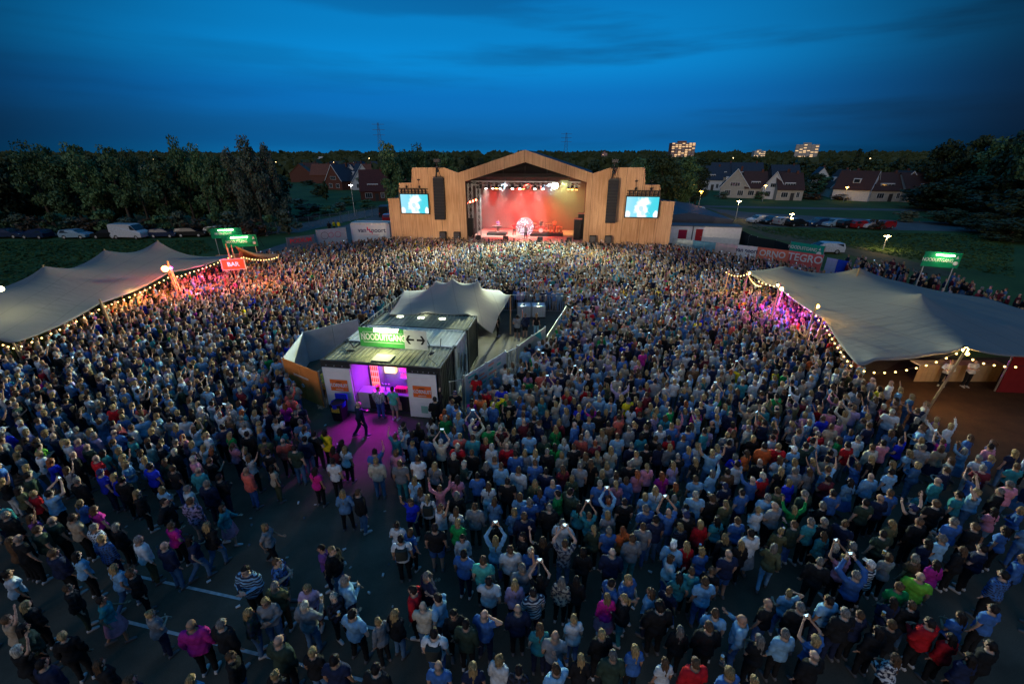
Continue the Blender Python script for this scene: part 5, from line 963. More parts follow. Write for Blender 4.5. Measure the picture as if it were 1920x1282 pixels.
for tx, ty in ((640+296/2.659, 800+557/2.659), (640+461/2.659, 800+1027/2.659), (640+420/2.659, 800+345/2.659), (1280+240/3, 860+442/3)):
    d = min((d for d in free if 'obj' in d), key=lambda d: (d['pp'][0]-tx)**2 + (d['pp'][1]-ty)**2)
    o = ob('backpack', bag, None, unique('dark backpack of ', d), 'backpack', 'backpacks'); o.location = d['obj'].location; o.rotation_euler = d['obj'].rotation_euler; o.scale = d['obj'].scale

# ---- the rest of the crowd: one object of points, a person shape on each ----
srcs = bpy.data.collections.new('crowd_figures'); figs = []
for (pose, sex), B in CROWDB.items():
    hairs = {'m': ['short','short','bald','cap'], 'f': ['long','wavy','bob','ponytail']}[sex] if pose in ('stand','folded') else {'m': ['short','bald'], 'f': ['long','bob']}[sex]
    for hi, hk in enumerate(hairs):
        mb = MB(); C, T, co = B['cls'], B['t'], B['co']; tk = ('tee','long','jacket','tee')[hi]
        sub(mb, B, lambda i: C[i] in ('head','neck','hand','farm') or (C[i] == 'uarm' and T[i] > .5) or co[i][2] > 1.4, lambda i: 0., G_SKIN)
        top_shell(mb, B, tk, G_TOP); bottom_shell(mb, B, 'trousers' if hi != 1 or sex == 'm' else 'skirt', G_BOT); shoes(mb, B, SHOEM)
        h = hair_mb(hk, G_HAIR, hi); mb.add(h.v, h.f, G_HAIR, True)
        if pose == 'phone_up' and hi == 0 and sex == 'm': mb.box(-.065,.065,.35,.36,1.91,1.97,mat('crowd_phone_screen', (.4,.6,.7), noise=0, emit=(.5,.8,1), estr=.9))
        me = mb.mesh('crowd_figure'); o = bpy.data.objects.new('crowd_figure_%02d' % len(figs), me); srcs.objects.link(o); figs.append((pose, sex, hk))
byk = {}
for i, (pose, sex, hk) in enumerate(figs): byk.setdefault((pose, sex), []).append(i)
pts = []; rot = []; scl = []; idx = []; ct = []; cb = []; csk = []; ch = []
def addc(x, y, sex, tc, bc, hc, pose, s, fc, hk=None):
    pose = pose if (pose, sex) in byk else 'stand'; pts.append((x, y, .004)); rot.append((0, 0, fc)); k = s*(.945 if sex == 'f' else 1); wd = pr.uniform(.96, 1.12); scl.append((k*wd, k*wd, k))
    c = byk[(pose, sex)]; cc = [i for i in c if hk and figs[i][2] == hk] or c; idx.append(pr.choice(cc))
    j = pr.uniform(.7, 1.25); ct.append((*[v*j for v in COL[tc][1]], 1)); cb.append((*COL[bc][1], 1)); csk.append((*pr.choice(SKINC), 1)); j = pr.uniform(.7, 1.35); ch.append((*[v*j for v in HAIRC[hc][1]], 1))
for p in rest_h: addc(p['x'], p['y'], p['sex'], p['tcol'], p['bcol'], p['hcol'], p['pose'], p['scale'], p['face'], p['hair'])
for (x, y, px, py, dep) in crowd:
    sex = 'm' if pr.random() < .52 else 'f'; hk, hc = pick(pr, HAIRW[sex]); tc = pick(pr, TOPW)
    if px > 1580 and dep == 30: tc = pr.choice(['k','nb','k','g','dn','ma'])
    up = 1.0 if dep < 32 else 2.6
    pose = pick(pr, [('stand',60),('folded',16),('drink',8),('phone_up',5*up),('wave',4*up),('arms_up',3.5*up)])
    addc(x, y, sex, tc, pick(pr, BOTW), hc, pose, pr.uniform(1.0, 1.11), face_to(x, y, .28 if dep > 20 else .4), hk)
cm = bpy.data.meshes.new('crowd'); cm.from_pydata(pts, [], [])
def attr(name, ty, data, ncomp):
    a = cm.attributes.new(name, ty, 'POINT'); a.data.foreach_set({'FLOAT_VECTOR':'vector','INT':'value','FLOAT_COLOR':'color'}[ty], np.array(data, dtype=np.int32 if ty == 'INT' else np.float32).ravel())
attr('fig_rot', 'FLOAT_VECTOR', rot, 3); attr('fig_scale', 'FLOAT_VECTOR', scl, 3); attr('fig_index', 'INT', idx, 1)
attr('c_top', 'FLOAT_COLOR', ct, 4); attr('c_bot', 'FLOAT_COLOR', cb, 4); attr('c_skin', 'FLOAT_COLOR', csk, 4); attr('c_hair', 'FLOAT_COLOR', ch, 4)
crowd_o = ob('crowd', cm, None, 'dense crowd of festival visitors filling the square up to the stage', None, None, 'stuff')
ng = bpy.data.node_groups.new('crowd_nodes', 'GeometryNodeTree'); ng.interface.new_socket('Geometry', in_out='INPUT', socket_type='NodeSocketGeometry'); ng.interface.new_socket('Geometry', in_out='OUTPUT', socket_type='NodeSocketGeometry')
N = ng.nodes; L = ng.links; gi = N.new('NodeGroupInput'); go = N.new('NodeGroupOutput'); ip = N.new('GeometryNodeInstanceOnPoints'); ci = N.new('GeometryNodeCollectionInfo')
ci.inputs['Collection'].default_value = srcs; ci.inputs['Separate Children'].default_value = True; ci.inputs['Reset Children'].default_value = True
def named(n, t):
    a = N.new('GeometryNodeInputNamedAttribute'); a.data_type = t; a.inputs['Name'].default_value = n; return a.outputs['Attribute']
mp_ = N.new('GeometryNodeMeshToPoints'); L.new(gi.outputs[0], mp_.inputs[0]); L.new(mp_.outputs[0], ip.inputs['Points'])
L.new(ci.outputs[0], ip.inputs['Instance']); ip.inputs['Pick Instance'].default_value = True; L.new(named('fig_index', 'INT'), ip.inputs['Instance Index'])
L.new(named('fig_rot', 'FLOAT_VECTOR'), ip.inputs['Rotation']); L.new(named('fig_scale', 'FLOAT_VECTOR'), ip.inputs['Scale']); L.new(ip.outputs[0], go.inputs[0])
md = crowd_o.modifiers.new('crowd', 'NODES'); md.node_group = ng
# ================= SERVICE CONTAINERS =================
CY = R(-8.6); C0 = Vector((-9.42, 18.85, 0)); HH = 2.85; CX = Vector((math.cos(CY), math.sin(CY), 0)); CYV = Vector((-math.sin(CY), math.cos(CY), 0))
def cw(x, y, z): v = C0 + CX*x + CYV*y; return Vector((v.x, v.y, z))
def container(x, y, L_, W_, body, roofm, label, openfront=False, H=2.85, loc=None, rz=None):
    t = thing('shipping_container', label, 'container', loc if loc is not None else cw(x, y, 0), CY if rz is None else rz)
    def corr(a, b, n_, depth, axis, fixed, z0, z1, sgn):
        m = MB(); n = int((b-a)/n_); st = (b-a)/n; prof = []
        for i in range(n):
            s = a + st*i; prof += [(s, 0), (s+st*.35, 0), (s+st*.5, depth), (s+st*.85, depth)]
        prof.append((b, 0)); P = [((s, fixed + sgn*d) if axis == 'x' else (fixed + sgn*d, s)) for s, d in prof]; k = len(P)
        vs = [(p[0], p[1], z0) for p in P] + [(p[0], p[1], z1) for p in P]; m.add(vs, [(i, i+1, k+i+1, k+i) for i in range(k-1)], body); return m
    corr(.1, W_-.1, .27, .045, 'y', L_-.05, .15, H-.12, -1).build('side_wall', t); corr(.1, W_-.1, .27, .045, 'y', .05, .15, H-.12, 1).build('side_wall', t)
    corr(.1, L_-.1, .27, .045, 'x', W_-.05, .15, H-.12, -1).build('back_wall', t)
    if not openfront: corr(.1, L_-.1, .27, .045, 'x', .05, .15, H-.12, 1).build('front_wall', t)
    m = MB()
    for a in (0, L_-.14):
        for b in (0, W_-.14): m.box(a, a+.14, b, b+.14, 0, H, body)
    for z in (0, H-.12):
        m.box(.14, L_-.14, 0, .1, z+.001, z+.119, body); m.box(.14, L_-.14, W_-.1, W_, z+.001, z+.119, body); m.box(0, .1, .14, W_-.14, z+.001, z+.119, body); m.box(L_-.1, L_, .14, W_-.14, z+.001, z+.119, body)
    m.build('frame', t)
    m = MB(); n = 24; st = (L_-.3)/n; P = []
    for i in range(n): s = .15+st*i; P += [(s, 0), (s+st*.5, 0), (s+st*.6, .03), (s+st*.9, .03)]
    P.append((L_-.15, 0)); k = len(P); vs = [(s, .11, H-.04+d) for s, d in P] + [(s, W_-.11, H-.04+d) for s, d in P]; m.add(vs, [(i, i+1, k+i+1, k+i) for i in range(k-1)], roofm); m.build('roof', t)
    m = MB()
    for a in (0, L_-.17):
        for b in (0, W_-.17): m.box(a-.004, a+.174, b-.004, b+.174, H-.11, H+.012, DGREY)
    m.build('corner_casting', t, kind='stuff'); return t
CB = mat('container_black', (.03,.033,.035), rough=.6, noise=.3); CWH = mat('container_white', (.70,.70,.69), rough=.6, noise=.2); CRF = mat('container_roof_olive', (.22,.21,.15), rough=.7, noise=.4, nscale=1.3); CRW = mat('container_roof_pale', (.62,.61,.54), rough=.7, noise=.25, nscale=1.2)
bar = container(0, 0, 6.1, 2.44, CB, CRF, 'black shipping container opened as a bar with purple light and two white side panels', True)
wc = container(.0, 2.50, 6.15, 2.30, CWH, CRW, 'white shipping container with pale roof between two dark ones')
container(.12, 4.86, 6.1, 2.44, CB, CRF, 'black shipping container half covered by the pale stretch tent')
# bar front
PANEL = mat('white_door_panel', (.80,.80,.82), rough=.5, noise=.05); XL0, XL1, XR0, XR1 = .06, 1.52, 4.42, 5.88
m = MB()
for pl in ([(6.165,3.2,.9),(6.165,3.5,1.9),(6.165,3.7,2.0),(6.165,3.6,1.2)],[(6.165,3.9,.7),(6.165,4.2,1.7),(6.165,4.45,1.5),(6.165,4.2,.6)],[(6.165,2.75,1.5),(6.165,2.95,2.3),(6.165,3.1,2.25),(6.165,3.0,1.4)],[(6.165,3.3,.45),(6.165,4.3,.55),(6.165,4.3,.65),(6.165,3.3,.58)]): m.prism([(x,y-2.5,z) for x,y,z in pl], (.004,0,0), BLACK)
gf = m.build('graffiti', wc, kind='stuff')
for a, b in ((XL0, XL1), (XR0, XR1)):
    m = MB(); m.box(a, b, -.05, .02, .06, 2.48, PANEL)
    m.box(a+.12, b-.12, -.062, -.05, 2.28, 2.32, PANEL); m.box(a+.06, b-.06, -.062, -.05, 1.92, 1.945, PANEL); m.box(a+.06, b-.06, -.062, -.05, .93, .955, PANEL); m.box(a+.08, b-.08, -.060, -.05, .22, .25, PANEL)
    m.box(a, a+.04, -.075, -.05, .06, 2.48, PANEL); m.box(b-.04, b, -.075, -.05, .06, 2.48, PANEL); pn = m.build('door_panel', bar)
    ox = (a+b)/2 + (.03 if a < 1 else -.02); m = MB(); m.box(ox-.46, ox+.46, -.085, -.066, 1.22, 1.84, ORANGE); s = m.build('sign_board', bar)
    t_ = text('sign_lettering', 'KORNUIT', .27, mat('lettering_grey_white', (.70,.72,.8), noise=0), s, (ox, -.092, 1.53), bold=.006, sx=.80)
    m = MB(); m.add([(ox-.19,-.09,1.68),(ox+.19,-.09,1.68),(ox+.10,-.09,1.73),(ox-.10,-.09,1.73)], [(0,1,2,3)], BLACK); m.box(ox-.2, ox+.2, -.09, -.086, 1.29, 1.32, WHITE); m.build('sign_mark', s)
m = MB(); m.box(5.0, 5.34, -.07, -.055, .32, .72, mat('mint_sticker', (.25,.5,.42))); m.build('sticker', bar)
m = MB(); m.box(.14, 1.50, -.03, .05, 2.50, 2.72, CB); m.box(4.44, 6.0, -.03, .05, 2.50, 2.72, CB)
for k in range(9):
    x = .35 + k*.13 if k < 3 else 4.5 + (k-3)*.25
    m.sph((.3+k*.42 if k < 3 else 4.45+(k-3)*.27, -.05, 2.60), .03, GREYM, 6, 4)
m.build('front_header', bar)
m = MB(); PURW = mat('bar_inside_wall', (.45,.42,.5), noise=.1); m.box(.12, 5.98, 2.24, 2.28, .15, 2.7, PURW); m.box(1.5, 1.55, .03, 2.2, .15, 2.68, PURW); m.box(4.39, 4.44, .03, 2.2, .15, 2.68, PURW); m.box(.12, 5.98, .05, 2.3, .10, .14, DGREY); m.build('inner_lining', bar)
m = MB(); m.box(1.6, 4.38, .18, .85, 1.02, 1.08, PURW); m.box(2.15, 4.38, .22, .26, .14, 1.02, BLACK); m.box(1.6, 2.15, .22, .26, .14, 1.02, PURW); m.build('counter', bar)
m = MB(); bt = mat('bottle_print', (.75,.55,.25), noise=.2); m.add([(3.62,.212,.2),(3.86,.212,.2),(3.86,.212,.62),(3.79,.212,.74),(3.78,.212,.95),(3.70,.212,.95),(3.69,.212,.74),(3.62,.212,.62)], [tuple(range(8))], bt); m.build('bottle_picture', bar)
def item(name, label, cat, mb, grp=None):
    o = mb.build(name, None, label=label, cat=cat, group=grp, loc=C0, rz=CY); return o
m = MB(); m.box(1.62,2.18,1.6,2.15,.14,2.1,mat('fridge_body',(.25,.22,.3))); m.box(1.68,2.12,1.585,1.6,.5,2.0,mat('fridge_glow',(1,.3,.2),noise=0,emit=(1,.25,.25),estr=1.2)); fr = item('drinks_fridge', 'drinks fridge glowing red orange at the left end of the purple bar', 'fridge', m)
bm = MB()
for r_ in range(4):
    for c_ in range(4): bm.cyl((1.74+c_*.11,1.56,.62+r_*.34),(1.74+c_*.11,1.56,.84+r_*.34),.035,.02,mat('bottle_red_glow',(.6,.05,.03),emit=(.8,.1,.05),estr=.5),6)  # bottles emit, the fridge's light is put into their material
o = bm.build('bottles', fr, kind='stuff')
m = MB(); m.box(2.3,2.9,1.95,2.2,1.3,2.2,mat('yellow_poster_glow',(1,.8,.3),noise=0,emit=(1,.75,.15),estr=1.6)); item('glowing_menu_board', 'glowing yellow board on the back wall of the purple bar', 'sign', m)
m = MB()
for z in (1.05,1.45,1.85): m.box(3.15,4.35,1.85,2.2,z,z+.04,PURW)
sh = item('back_shelf', 'shelves of pink lit bottles on the right of the purple bar', 'shelf', m); bm = MB(); q = random.Random(5)
for z in (1.09,1.49,1.89):
    for k in range(13): bm.cyl((3.2+k*.088,1.98,z),(3.2+k*.088,1.98,z+q.uniform(.2,.3)),.034,.016,mat('bottle_pink_glow',(.8,.1,.4),emit=(1,.06,.35),estr=.8),6)  # bottles emit, the pink bar light is put into their material
bm.build('bottles', sh, kind='stuff')
m = MB(); m.box(3.5,4.1,.4,.7,1.08,1.32,mat('red_crate',(.75,.05,.12))); 
for k in range(5): m.box(3.53+k*.115,3.6+k*.115,.39,.4,1.12,1.28,mat('red_crate_slot',(.3,.02,.05)))
item('bottle_crate', 'red bottle crate standing on the right end of the purple bar counter', 'crate', m)
m = MB(); m.cyl((2.95,.55,1.08),(2.95,.55,1.42),.05,.05,GREYM,8); m.cyl((2.7,.55,1.42),(3.2,.55,1.42),.05,.05,GREYM,8)
for k in range(3): m.bar((2.78+k*.17,.5,1.42),(2.78+k*.17,.42,1.58),.03,.03,BLACK)
item('beer_tap', 'metal beer tap on the counter of the purple bar', 'tap', m)
m = MB(); m.box(2.55,3.5,.2,.95,2.89,2.92,mat('pale_roof_hatch',(.62,.62,.50))); m.build('roof_hatch', bar)
m = MB(); m.tube([(.4,2.2,2.92),(1.0,1.5,2.90),(1.2,2.3,2.94)],.03,BLACK); m.tube([(4.9,2.2,2.92),(5.2,.9,2.92),(5.9,.2,2.92)],.02,BLACK); m.sph((1.1,1.0,2.96),(.25,.12,.06),BLACK,8,5); m.sph((5.25,1.4,2.96),(.12,.3,.06),BLACK,8,5); m.tube([(5.4,2.3,2.92),(5.5,2.2,3.4)],.02,BLACK); m.build('roof_cable', bar, kind='stuff')
lamp('bar_purple_light', 'AREA', cw(2.95, 1.0, 2.62), 70, (.42,.0,1), 1.2, cw(2.95, .8, 0)); lamp('bar_pink_light', 'POINT', cw(3.9, 1.5, 2.2), 34, (1,.0,.5), .15)
lamp('bar_violet_floor_light', 'SPOT', cw(2.95, -.10, 2.62), 900, (.66,.0,1), .25, cw(2.9, -1.8, 0), 74, .6); lamp('bar_blue_light', 'POINT', cw(2.7, 1.2, 1.8), 40, (.1,.05,1), .15)
# NOODUITGANG sign on the roof
sg = thing('emergency_exit_sign', 'green and white NOODUITGANG sign with two black arrows on the bar container roof', 'sign', cw(1.30, 1.70, 2.92), CY)
m = MB(); m.box(0, 2.42, 0, .05, 0.02, 1.06, mat('exit_green', (.07,.42,.10), noise=.08)); m.build('green_board', sg)
m = MB(); m.box(2.42, 3.62, -.002, .052, 0.015, 1.065, WHITE); m.build('white_board', sg)
text('lettering', 'NOODUITGANG', .50, mat('exit_letter', (.88,.9,.86), noise=0), sg, (1.29, -.012, .56), bold=.014, sx=.63)
m = MB()
for a, b in (((.22,-.006,.28),(2.36,-.006,.28)),((.22,-.006,.84),(2.36,-.006,.84)),((.22,-.006,.28),(.22,-.006,.84))): m.bar(a, b, .012, .02, WHITE)
m.build('board_outline', sg)
for s in (-1, 1):
    m = MB(); cx_ = 3.02 + s*.27
    m.box(min(cx_-s*.2, cx_+s*.14), max(cx_-s*.2, cx_+s*.14), -.014, -.004, .49, .59, BLACK)
    for e in (-1, 1): m.add([(cx_+s*.24,-.016,.54),(cx_+s*.13,-.016,.54),(cx_-s*.02,-.016,.54+e*.24),(cx_+s*.10,-.016,.54+e*.24)], [(0,1,2,3)], BLACK)
    m.build('arrow', sg)
m = MB(); m.box(.95, 2.28, -.30, -.16, 1.00, 1.12, DGREY); m.box(.98, 2.25, -.315, -.30, 1.0, 1.10, LIGHTW); m.box(.98, 2.25, -.29, -.17, 1.121, 1.15, LIGHTW); m.bar((1.0,0,1.05),(1.0,-.2,1.06),.03,.03,DGREY); m.bar((2.2,0,1.05),(2.2,-.2,1.06),.03,.03,DGREY); m.build('sign_lamp', sg)
m = MB()
for x in (.1,1.8,3.5): m.bar((x,.08,0),(x,.6,-.04),.04,.04,DGREY); m.bar((x,.07,.8),(x,.65,-.02),.04,.04,DGREY)
m.build('brace', sg)
lamp('sign_lamp_light', 'AREA', cw(1.30+1.6, 1.40, 3.96), 50, (.95,1,.45), .8, cw(3.0, 1.1, 2.6)); lamp('sign_face_light', 'POINT', cw(3.0, .9, 3.7), 30, (.95,1,.5), .1)

# waste bin before the bar
b_ = gp(640, 786); wb = thing('waste_bin', 'black wheeled bin with blue bag and yellow logo beside the left bar panel', 'bin', (b_.x, b_.y, 0), CY)
m = MB(); m.loft([[(-a,-b,z),(a,-b,z),(a,b,z),(-a,b,z)] for a,b,z in ((.24,.26,.08),(.29,.34,1.0))], BLACK, False); m.build('bin_body', wb)
m = MB(); m.box(-.2,.2,-.345,-.325,.60,.85,mat('yellow_logo',(.7,.5,.05),noise=.4,nscale=14)); m.build('logo', wb)
m = MB(); m.loft([[((.33+.02*math.sin(i*3))*math.cos(2*PI*i/14),(.36+.02*math.cos(i*5))*math.sin(2*PI*i/14),z) for i in range(14)] for z in (.80,.95,1.04)], BLUEP, True, False); m.build('bin_bag', wb)
m = MB(); m.box(-.31,.31,.30,.36,.98,1.28,BLUEP); m.build('bin_lid', wb)
for x in (-.24,.24): m = MB(); m.cyl((x-.03,.3,.1),(x+.03,.3,.1),.1,.1,RUBBER,12); m.build('wheel', wb)

# ================= HOARDINGS AND FENCES =================
def hoarding(p, q, h, mats, label, name='hoarding', n=None, brace=True):
    p = Vector((p[0], p[1], 0)); q = Vector((q[0], q[1], 0)); d = q-p; L_ = d.length; t = thing(name, label, 'hoarding', p, math.atan2(d.y, d.x)); n = n or max(1, round(L_/2.2))
    for i in range(n):
        m = MB(); a = L_*i/n+.015; b = L_*(i+1)/n-.015; m.box(a, b, -.02, .02, .05, h, mats[i % len(mats)]); m.build('panel', t)
    m = MB()
    for i in range(n+1): x = L_*i/n; m.bar((x,.06,0),(x,.06,h+.03),.06,.06,GREYM); brace and m.bar((x,.08,h*.7),(x,.8,0.05),.04,.04,GREYM)
    m.build('post', t); return t, L_
WP = mat('white_hoarding', (.50,.54,.58), noise=.18, nscale=1.0)
hoarding((-12.85,24.3), (-10.25,26.6), 2.1, [WP], 'white hoarding running back to the left tent side, farthest of the two white walls', n=2)
hoarding((-12.3,20.65), (-12.85,24.3), 2.1, [WP], 'short white hoarding at the left corner of the bar compound', n=1)
OP = mat('orange_hoarding', (.80,.26,.06), noise=.2, nscale=1.2)
t, L_ = hoarding((-12.3,20.6), (-9.75,19.0), 2.1, [OP], 'orange printed hoarding left of the bar container', n=2)
m = MB(); m.cyl((L_*.5,-.03,.9),(L_*.5,-.035,.9),.12,.12,WHITE,12); m.cyl((L_*.5,-.037,.9),(L_*.5,-.04,.9),.05,.05,BLACK,10); m.box(L_*.28,L_*.7,-.03,-.024,1.35,1.46,mat('pale_print',(.85,.62,.45))); m.build('printed_logo', t)
MIXP = mat('pale_green_banner', (.45,.50,.40), noise=.2, nscale=1)
def infobanner(p, q, label, cols, seed):
    t, L_ = hoarding(p, q, 2.0, [mat('pale_blue_banner', (.50,.58,.60), noise=.1)] if seed == 1 else [MIXP], label, n=2 if seed == 1 else 2, brace=False)
    r = random.Random(seed)
    for row in range(7 if seed == 1 else 1):
        for c in range(4 if seed == 1 else 1):
            m = MB(); a = L_*(.06 + .23*c + r.uniform(0,.03)); w_ = L_*r.uniform(.1,.2); z = 1.78 - row*.26
            if seed == 1: m.box(a, min(a+w_, L_-.05), -.026, -.022, z-.06, z+.05, r.choice(cols))
            else: m.add([(L_*.55,-.026,1.98),(L_*.78,-.026,1.98),(L_*.86,-.026,1.3),(L_*.75,-.026,1.5)], [(0,1,2,3)], TEAL)
            m.build('print_block', t)
infobanner((-2.35,18.75), (-.35,21.7), 'pale banner wall with teal and salmon text blocks, right of the bar container', [TEAL, SALM, TEAL, mat('grey_text', (.3,.4,.5))], 1)
infobanner((.35,22.45), (2.15,25.45), 'pale green banner wall with a teal corner, beyond the steel gate', [TEAL], 2)
FENM = mat('dull_steel', (.26,.28,.30), rough=.6, metal=.2)
def barrier(p, q, h, label, n=None, group=None):
    p = Vector((p[0], p[1], 0)); q = Vector((q[0], q[1], 0)); d = q-p; L_ = d.length; t = thing('barrier', label, 'barrier', p, math.atan2(d.y, d.x), group)
    m = MB(); m.bar((0,0,h),(L_,0,h),.035,.035,FENM); m.bar((0,0,.15),(L_,0,.15),.035,.035,FENM); k = n or max(1, round(L_/2.3))
    m.build('rail', t)
    for i in range(k+1): m = MB(); m.bar((L_*i/k,0,0),(L_*i/k,0,h+.02),.06,.06,GREYM); m.bar((L_*i/k,-.35,.03),(L_*i/k,.35,.03),.05,.05,GREYM); m.build('post', t)
    m = MB(); x = .12
    while x < L_: m.bar((x,0,.15),(x,0,h),.012,.012,GREYM); x += .16
    m.build('bars', t, kind='stuff'); return t
barrier((-10.2,26.7), (-9.0,34.0), 1.6, 'steel barrier along the left side of the compound behind the tent'); barrier((-9.0,34.2), (-1.5,34.0), 1.5, 'steel barrier behind the pale stretch tent')
barrier((-1.2,34.0), (4.7,33.6), 1.5, 'steel barrier behind the white tank facing the crowd'); barrier((2.3,25.7), (4.8,33.3), 1.3, 'steel barrier on the right of the compound beside the crowd'); barrier((-.3,21.8), (.3,22.4), 1.9, 'narrow steel gate between the two banner walls', 1)
barrier((-3.05,18.35), (-2.45,18.6), 1.9, 'narrow steel barrier at the right corner of the bar container', 1)
def ibc(x, y, rz, label):
    t = thing('water_tank', label, 'tank', (x, y, 0), rz, 'caged water tanks'); m = MB(); m.box(-.5,.5,-.5,.5,.14,1.0,mat('tank_plastic',(.55,.62,.68),rough=.4,noise=.05)); m.cyl((0,0,1.0),(0,0,1.05),.12,.12,BLACK,12); m.build('tank', t)
    m = MB()
    for z in (.16,.37,.58,.79,1.02):
        for a, b in (((-.53,-.53),(.53,-.53)),((.53,-.53),(.53,.53)),((.53,.53),(-.53,.53)),((-.53,.53),(-.53,-.53))): m.bar((*a,z),(*b,z),.025,.025,GREYM)
    for k in range(6):
        v = -.53+k*.212
        for a in ((v,-.545),(v,.545),(-.545,v),(.545,v)): m.bar((*a,.14),(*a,1.03),.025,.025,GREYM)
    m.build('cage', t, kind='stuff'); m = MB(); m.box(-.55,.55,-.55,.55,0,.13,DGREY); m.build('pallet', t); return t
ibc(-10.1, 22.9, .3, 'caged water tank behind the left end of the bar container'); c = gp(983, 598); ibc(c.x, c.y+.6, 0, 'caged white water tank left of its twin near the crowd barrier'); ibc(c.x+1.15, c.y+.6, 0, 'caged white water tank right of its twin near the crowd barrier')
m = MB(); q = random.Random(9)
heap = thing('crate_heap', 'heap of rubbish bags and crates inside the corner of the orange hoarding', 'rubbish', (-11.0, 21.2, 0), 0)
for k in range(9):
    m = MB(); m.sph((q.uniform(-.8,.9), q.uniform(-.5,.9), .3+.3*q.random()), (.35,.3,.3), mat('bag_%d' % (k % 3), [(.10,.09,.08),(.45,.42,.08),(.16,.13,.11)][k % 3], noise=.3, nscale=6), 9, 6); m.build('rubbish_bag', heap)

# ================= STRETCH TENTS =================
def polyline(pts, n, sag=0.0):
    """resample with inward dips between the anchors"""
    pts = [Vector(p) for p in pts]; seg = [(b-a).length for a, b in zip(pts[:-1], pts[1:])]; T = sum(seg); out = []
    for i in range(n+1):
        s = T*i/n; k = 0
        while k < len(seg)-1 and s > seg[k]: s -= seg[k]; k += 1
        f = min(s/seg[k], 1); out.append(pts[k].lerp(pts[k+1], f) + Vector((0, 0, -sag*4*f*(1-f))))
    return out
def membrane(e_bottom, e_top, e_left, e_right, peaks, nu=40, nv=22, sag=.25, inward=.5):
    b = polyline(e_bottom, nu, sag); t = polyline(e_top, nu, sag); l = polyline(e_left, nv, sag); r = polyline(e_right, nv, sag); cen = np.array(sum((Vector(p) for p in e_bottom+e_top), Vector())/len(e_bottom+e_top))
    A = np.zeros((nv+1, nu+1, 3))
    for j in range(nv+1):
        for i in range(nu+1):
            u, v = i/nu, j/nv
            A[j, i] = np.array((1-v)*b[i] + v*t[i] + (1-u)*l[j] + u*r[j] - ((1-u)*(1-v)*b[0] + u*(1-v)*b[nu] + (1-u)*v*t[0] + u*v*t[nu]))
    fixed = np.zeros((nv+1, nu+1), bool); fixed[0] = fixed[-1] = True; fixed[:, 0] = fixed[:, -1] = True
    for p in peaks:
        d = np.linalg.norm(A[:, :, :2] - np.array(p[:2]), axis=2); d[0] = d[-1] = 9e9; d[:, 0] = d[:, -1] = 9e9; j, i = np.unravel_index(np.argmin(d), d.shape); A[j, i] = p; fixed[j, i] = True
        for jj, ii in ((j, i+1), (j, i-1), (j+1, i), (j-1, i)):
            if 0 < jj < nv and 0 < ii < nu: A[jj, ii, 2] = p[2] - .12; A[jj, ii, :2] = A[j, i, :2]*.8 + A[jj, ii, :2]*.2; fixed[jj, ii] = True
    for k in range(900):
        N_ = A.copy(); N_[1:-1, 1:-1] = .25*(A[:-2, 1:-1] + A[2:, 1:-1] + A[1:-1, :-2] + A[1:-1, 2:]); N_[fixed] = A[fixed]; A = N_
    return A
def tent(name, label, A, m_, poles, strips=6):
    nv, nu = A.shape[0]-1, A.shape[1]-1; t = thing(name, label, 'tent', (0, 0, 0)); m = MB(); m.add([tuple(p) for p in A.reshape(-1, 3)], [(j*(nu+1)+i, j*(nu+1)+i+1, (j+1)*(nu+1)+i+1, (j+1)*(nu+1)+i) for j in range(nv) for i in range(nu)], m_, True)
    o = m.build('fabric', t); s = o.modifiers.new('s', 'SUBSURF'); s.levels = s.render_levels = 1; s.boundary_smooth = 'ALL'; s = o.modifiers.new('t', 'SOLIDIFY'); s.thickness = .02
    for p in poles:
        m = MB(); f = Vector((p[0]+p[3], p[1]+p[4], 0)) if len(p) > 3 else Vector((p[0], p[1], 0)); m.cyl(f, (p[0], p[1], p[2]), .06, .05, WOODPOLE, 8); m.build('pole', t)
    return t
A0 = gp(25,643,2.3); A1 = gp(188,568,2.75); A2 = gp(316,511,3.1); A3 = gp(437,477,3.0); pk = [gp(80,497,4.6), gp(195,467,4.6), gp(295,450,4.6)]
A = membrane([A0, A1, A2, A3], [Vector((-40,21.5,2.1)), Vector((-40,29,2.3)), Vector((-39.5,37,2.3)), Vector((-37,45,2.3))], [A0, gp(-40,616,2.9), Vector((-40,21.5,2.1))], [A3, Vector((-37,45,2.3))], pk + [Vector((-35.2,25.6,4.5))], sag=.22)
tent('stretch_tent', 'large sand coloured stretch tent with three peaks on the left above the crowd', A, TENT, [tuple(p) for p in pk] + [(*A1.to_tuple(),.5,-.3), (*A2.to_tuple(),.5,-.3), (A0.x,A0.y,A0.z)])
Cn = gp(1609,685,2.35); F = gp(1397,507,2.9)
bot = [Cn, gp(1640,674,2.6), gp(1757,663,2.9), gp(1808,650,3.5), gp(1920,668,2.9), gp(2150,700,2.6)]; topl = [F, gp(1470,498,3.6), gp(1545,512,2.8), gp(1612,501,4.3), gp(1690,528,3.1), gp(1850,558,3.0), gp(2150,640,2.6)]
A = membrane(bot, topl, [Cn, gp(1545,596,2.9), gp(1467,544,2.95), F], [bot[-1], gp(2160,670,2.7), topl[-1]], [gp(1728,548,4.4), gp(1890,606,3.4), gp(1530,535,3.2)], nu=46, nv=24, sag=.15)
tent('stretch_tent', 'large grey blue looking stretch tent with string lights on the right over the second bar', A, TENT, [(*gp(1728,548,4.4)[:2],4.3), (*gp(1612,501,4.3)[:2],4.2), (*gp(1467,544,2.95).to_tuple(),-.3,-.2), (*gp(1545,596,2.9).to_tuple(),-.3,-.2)])
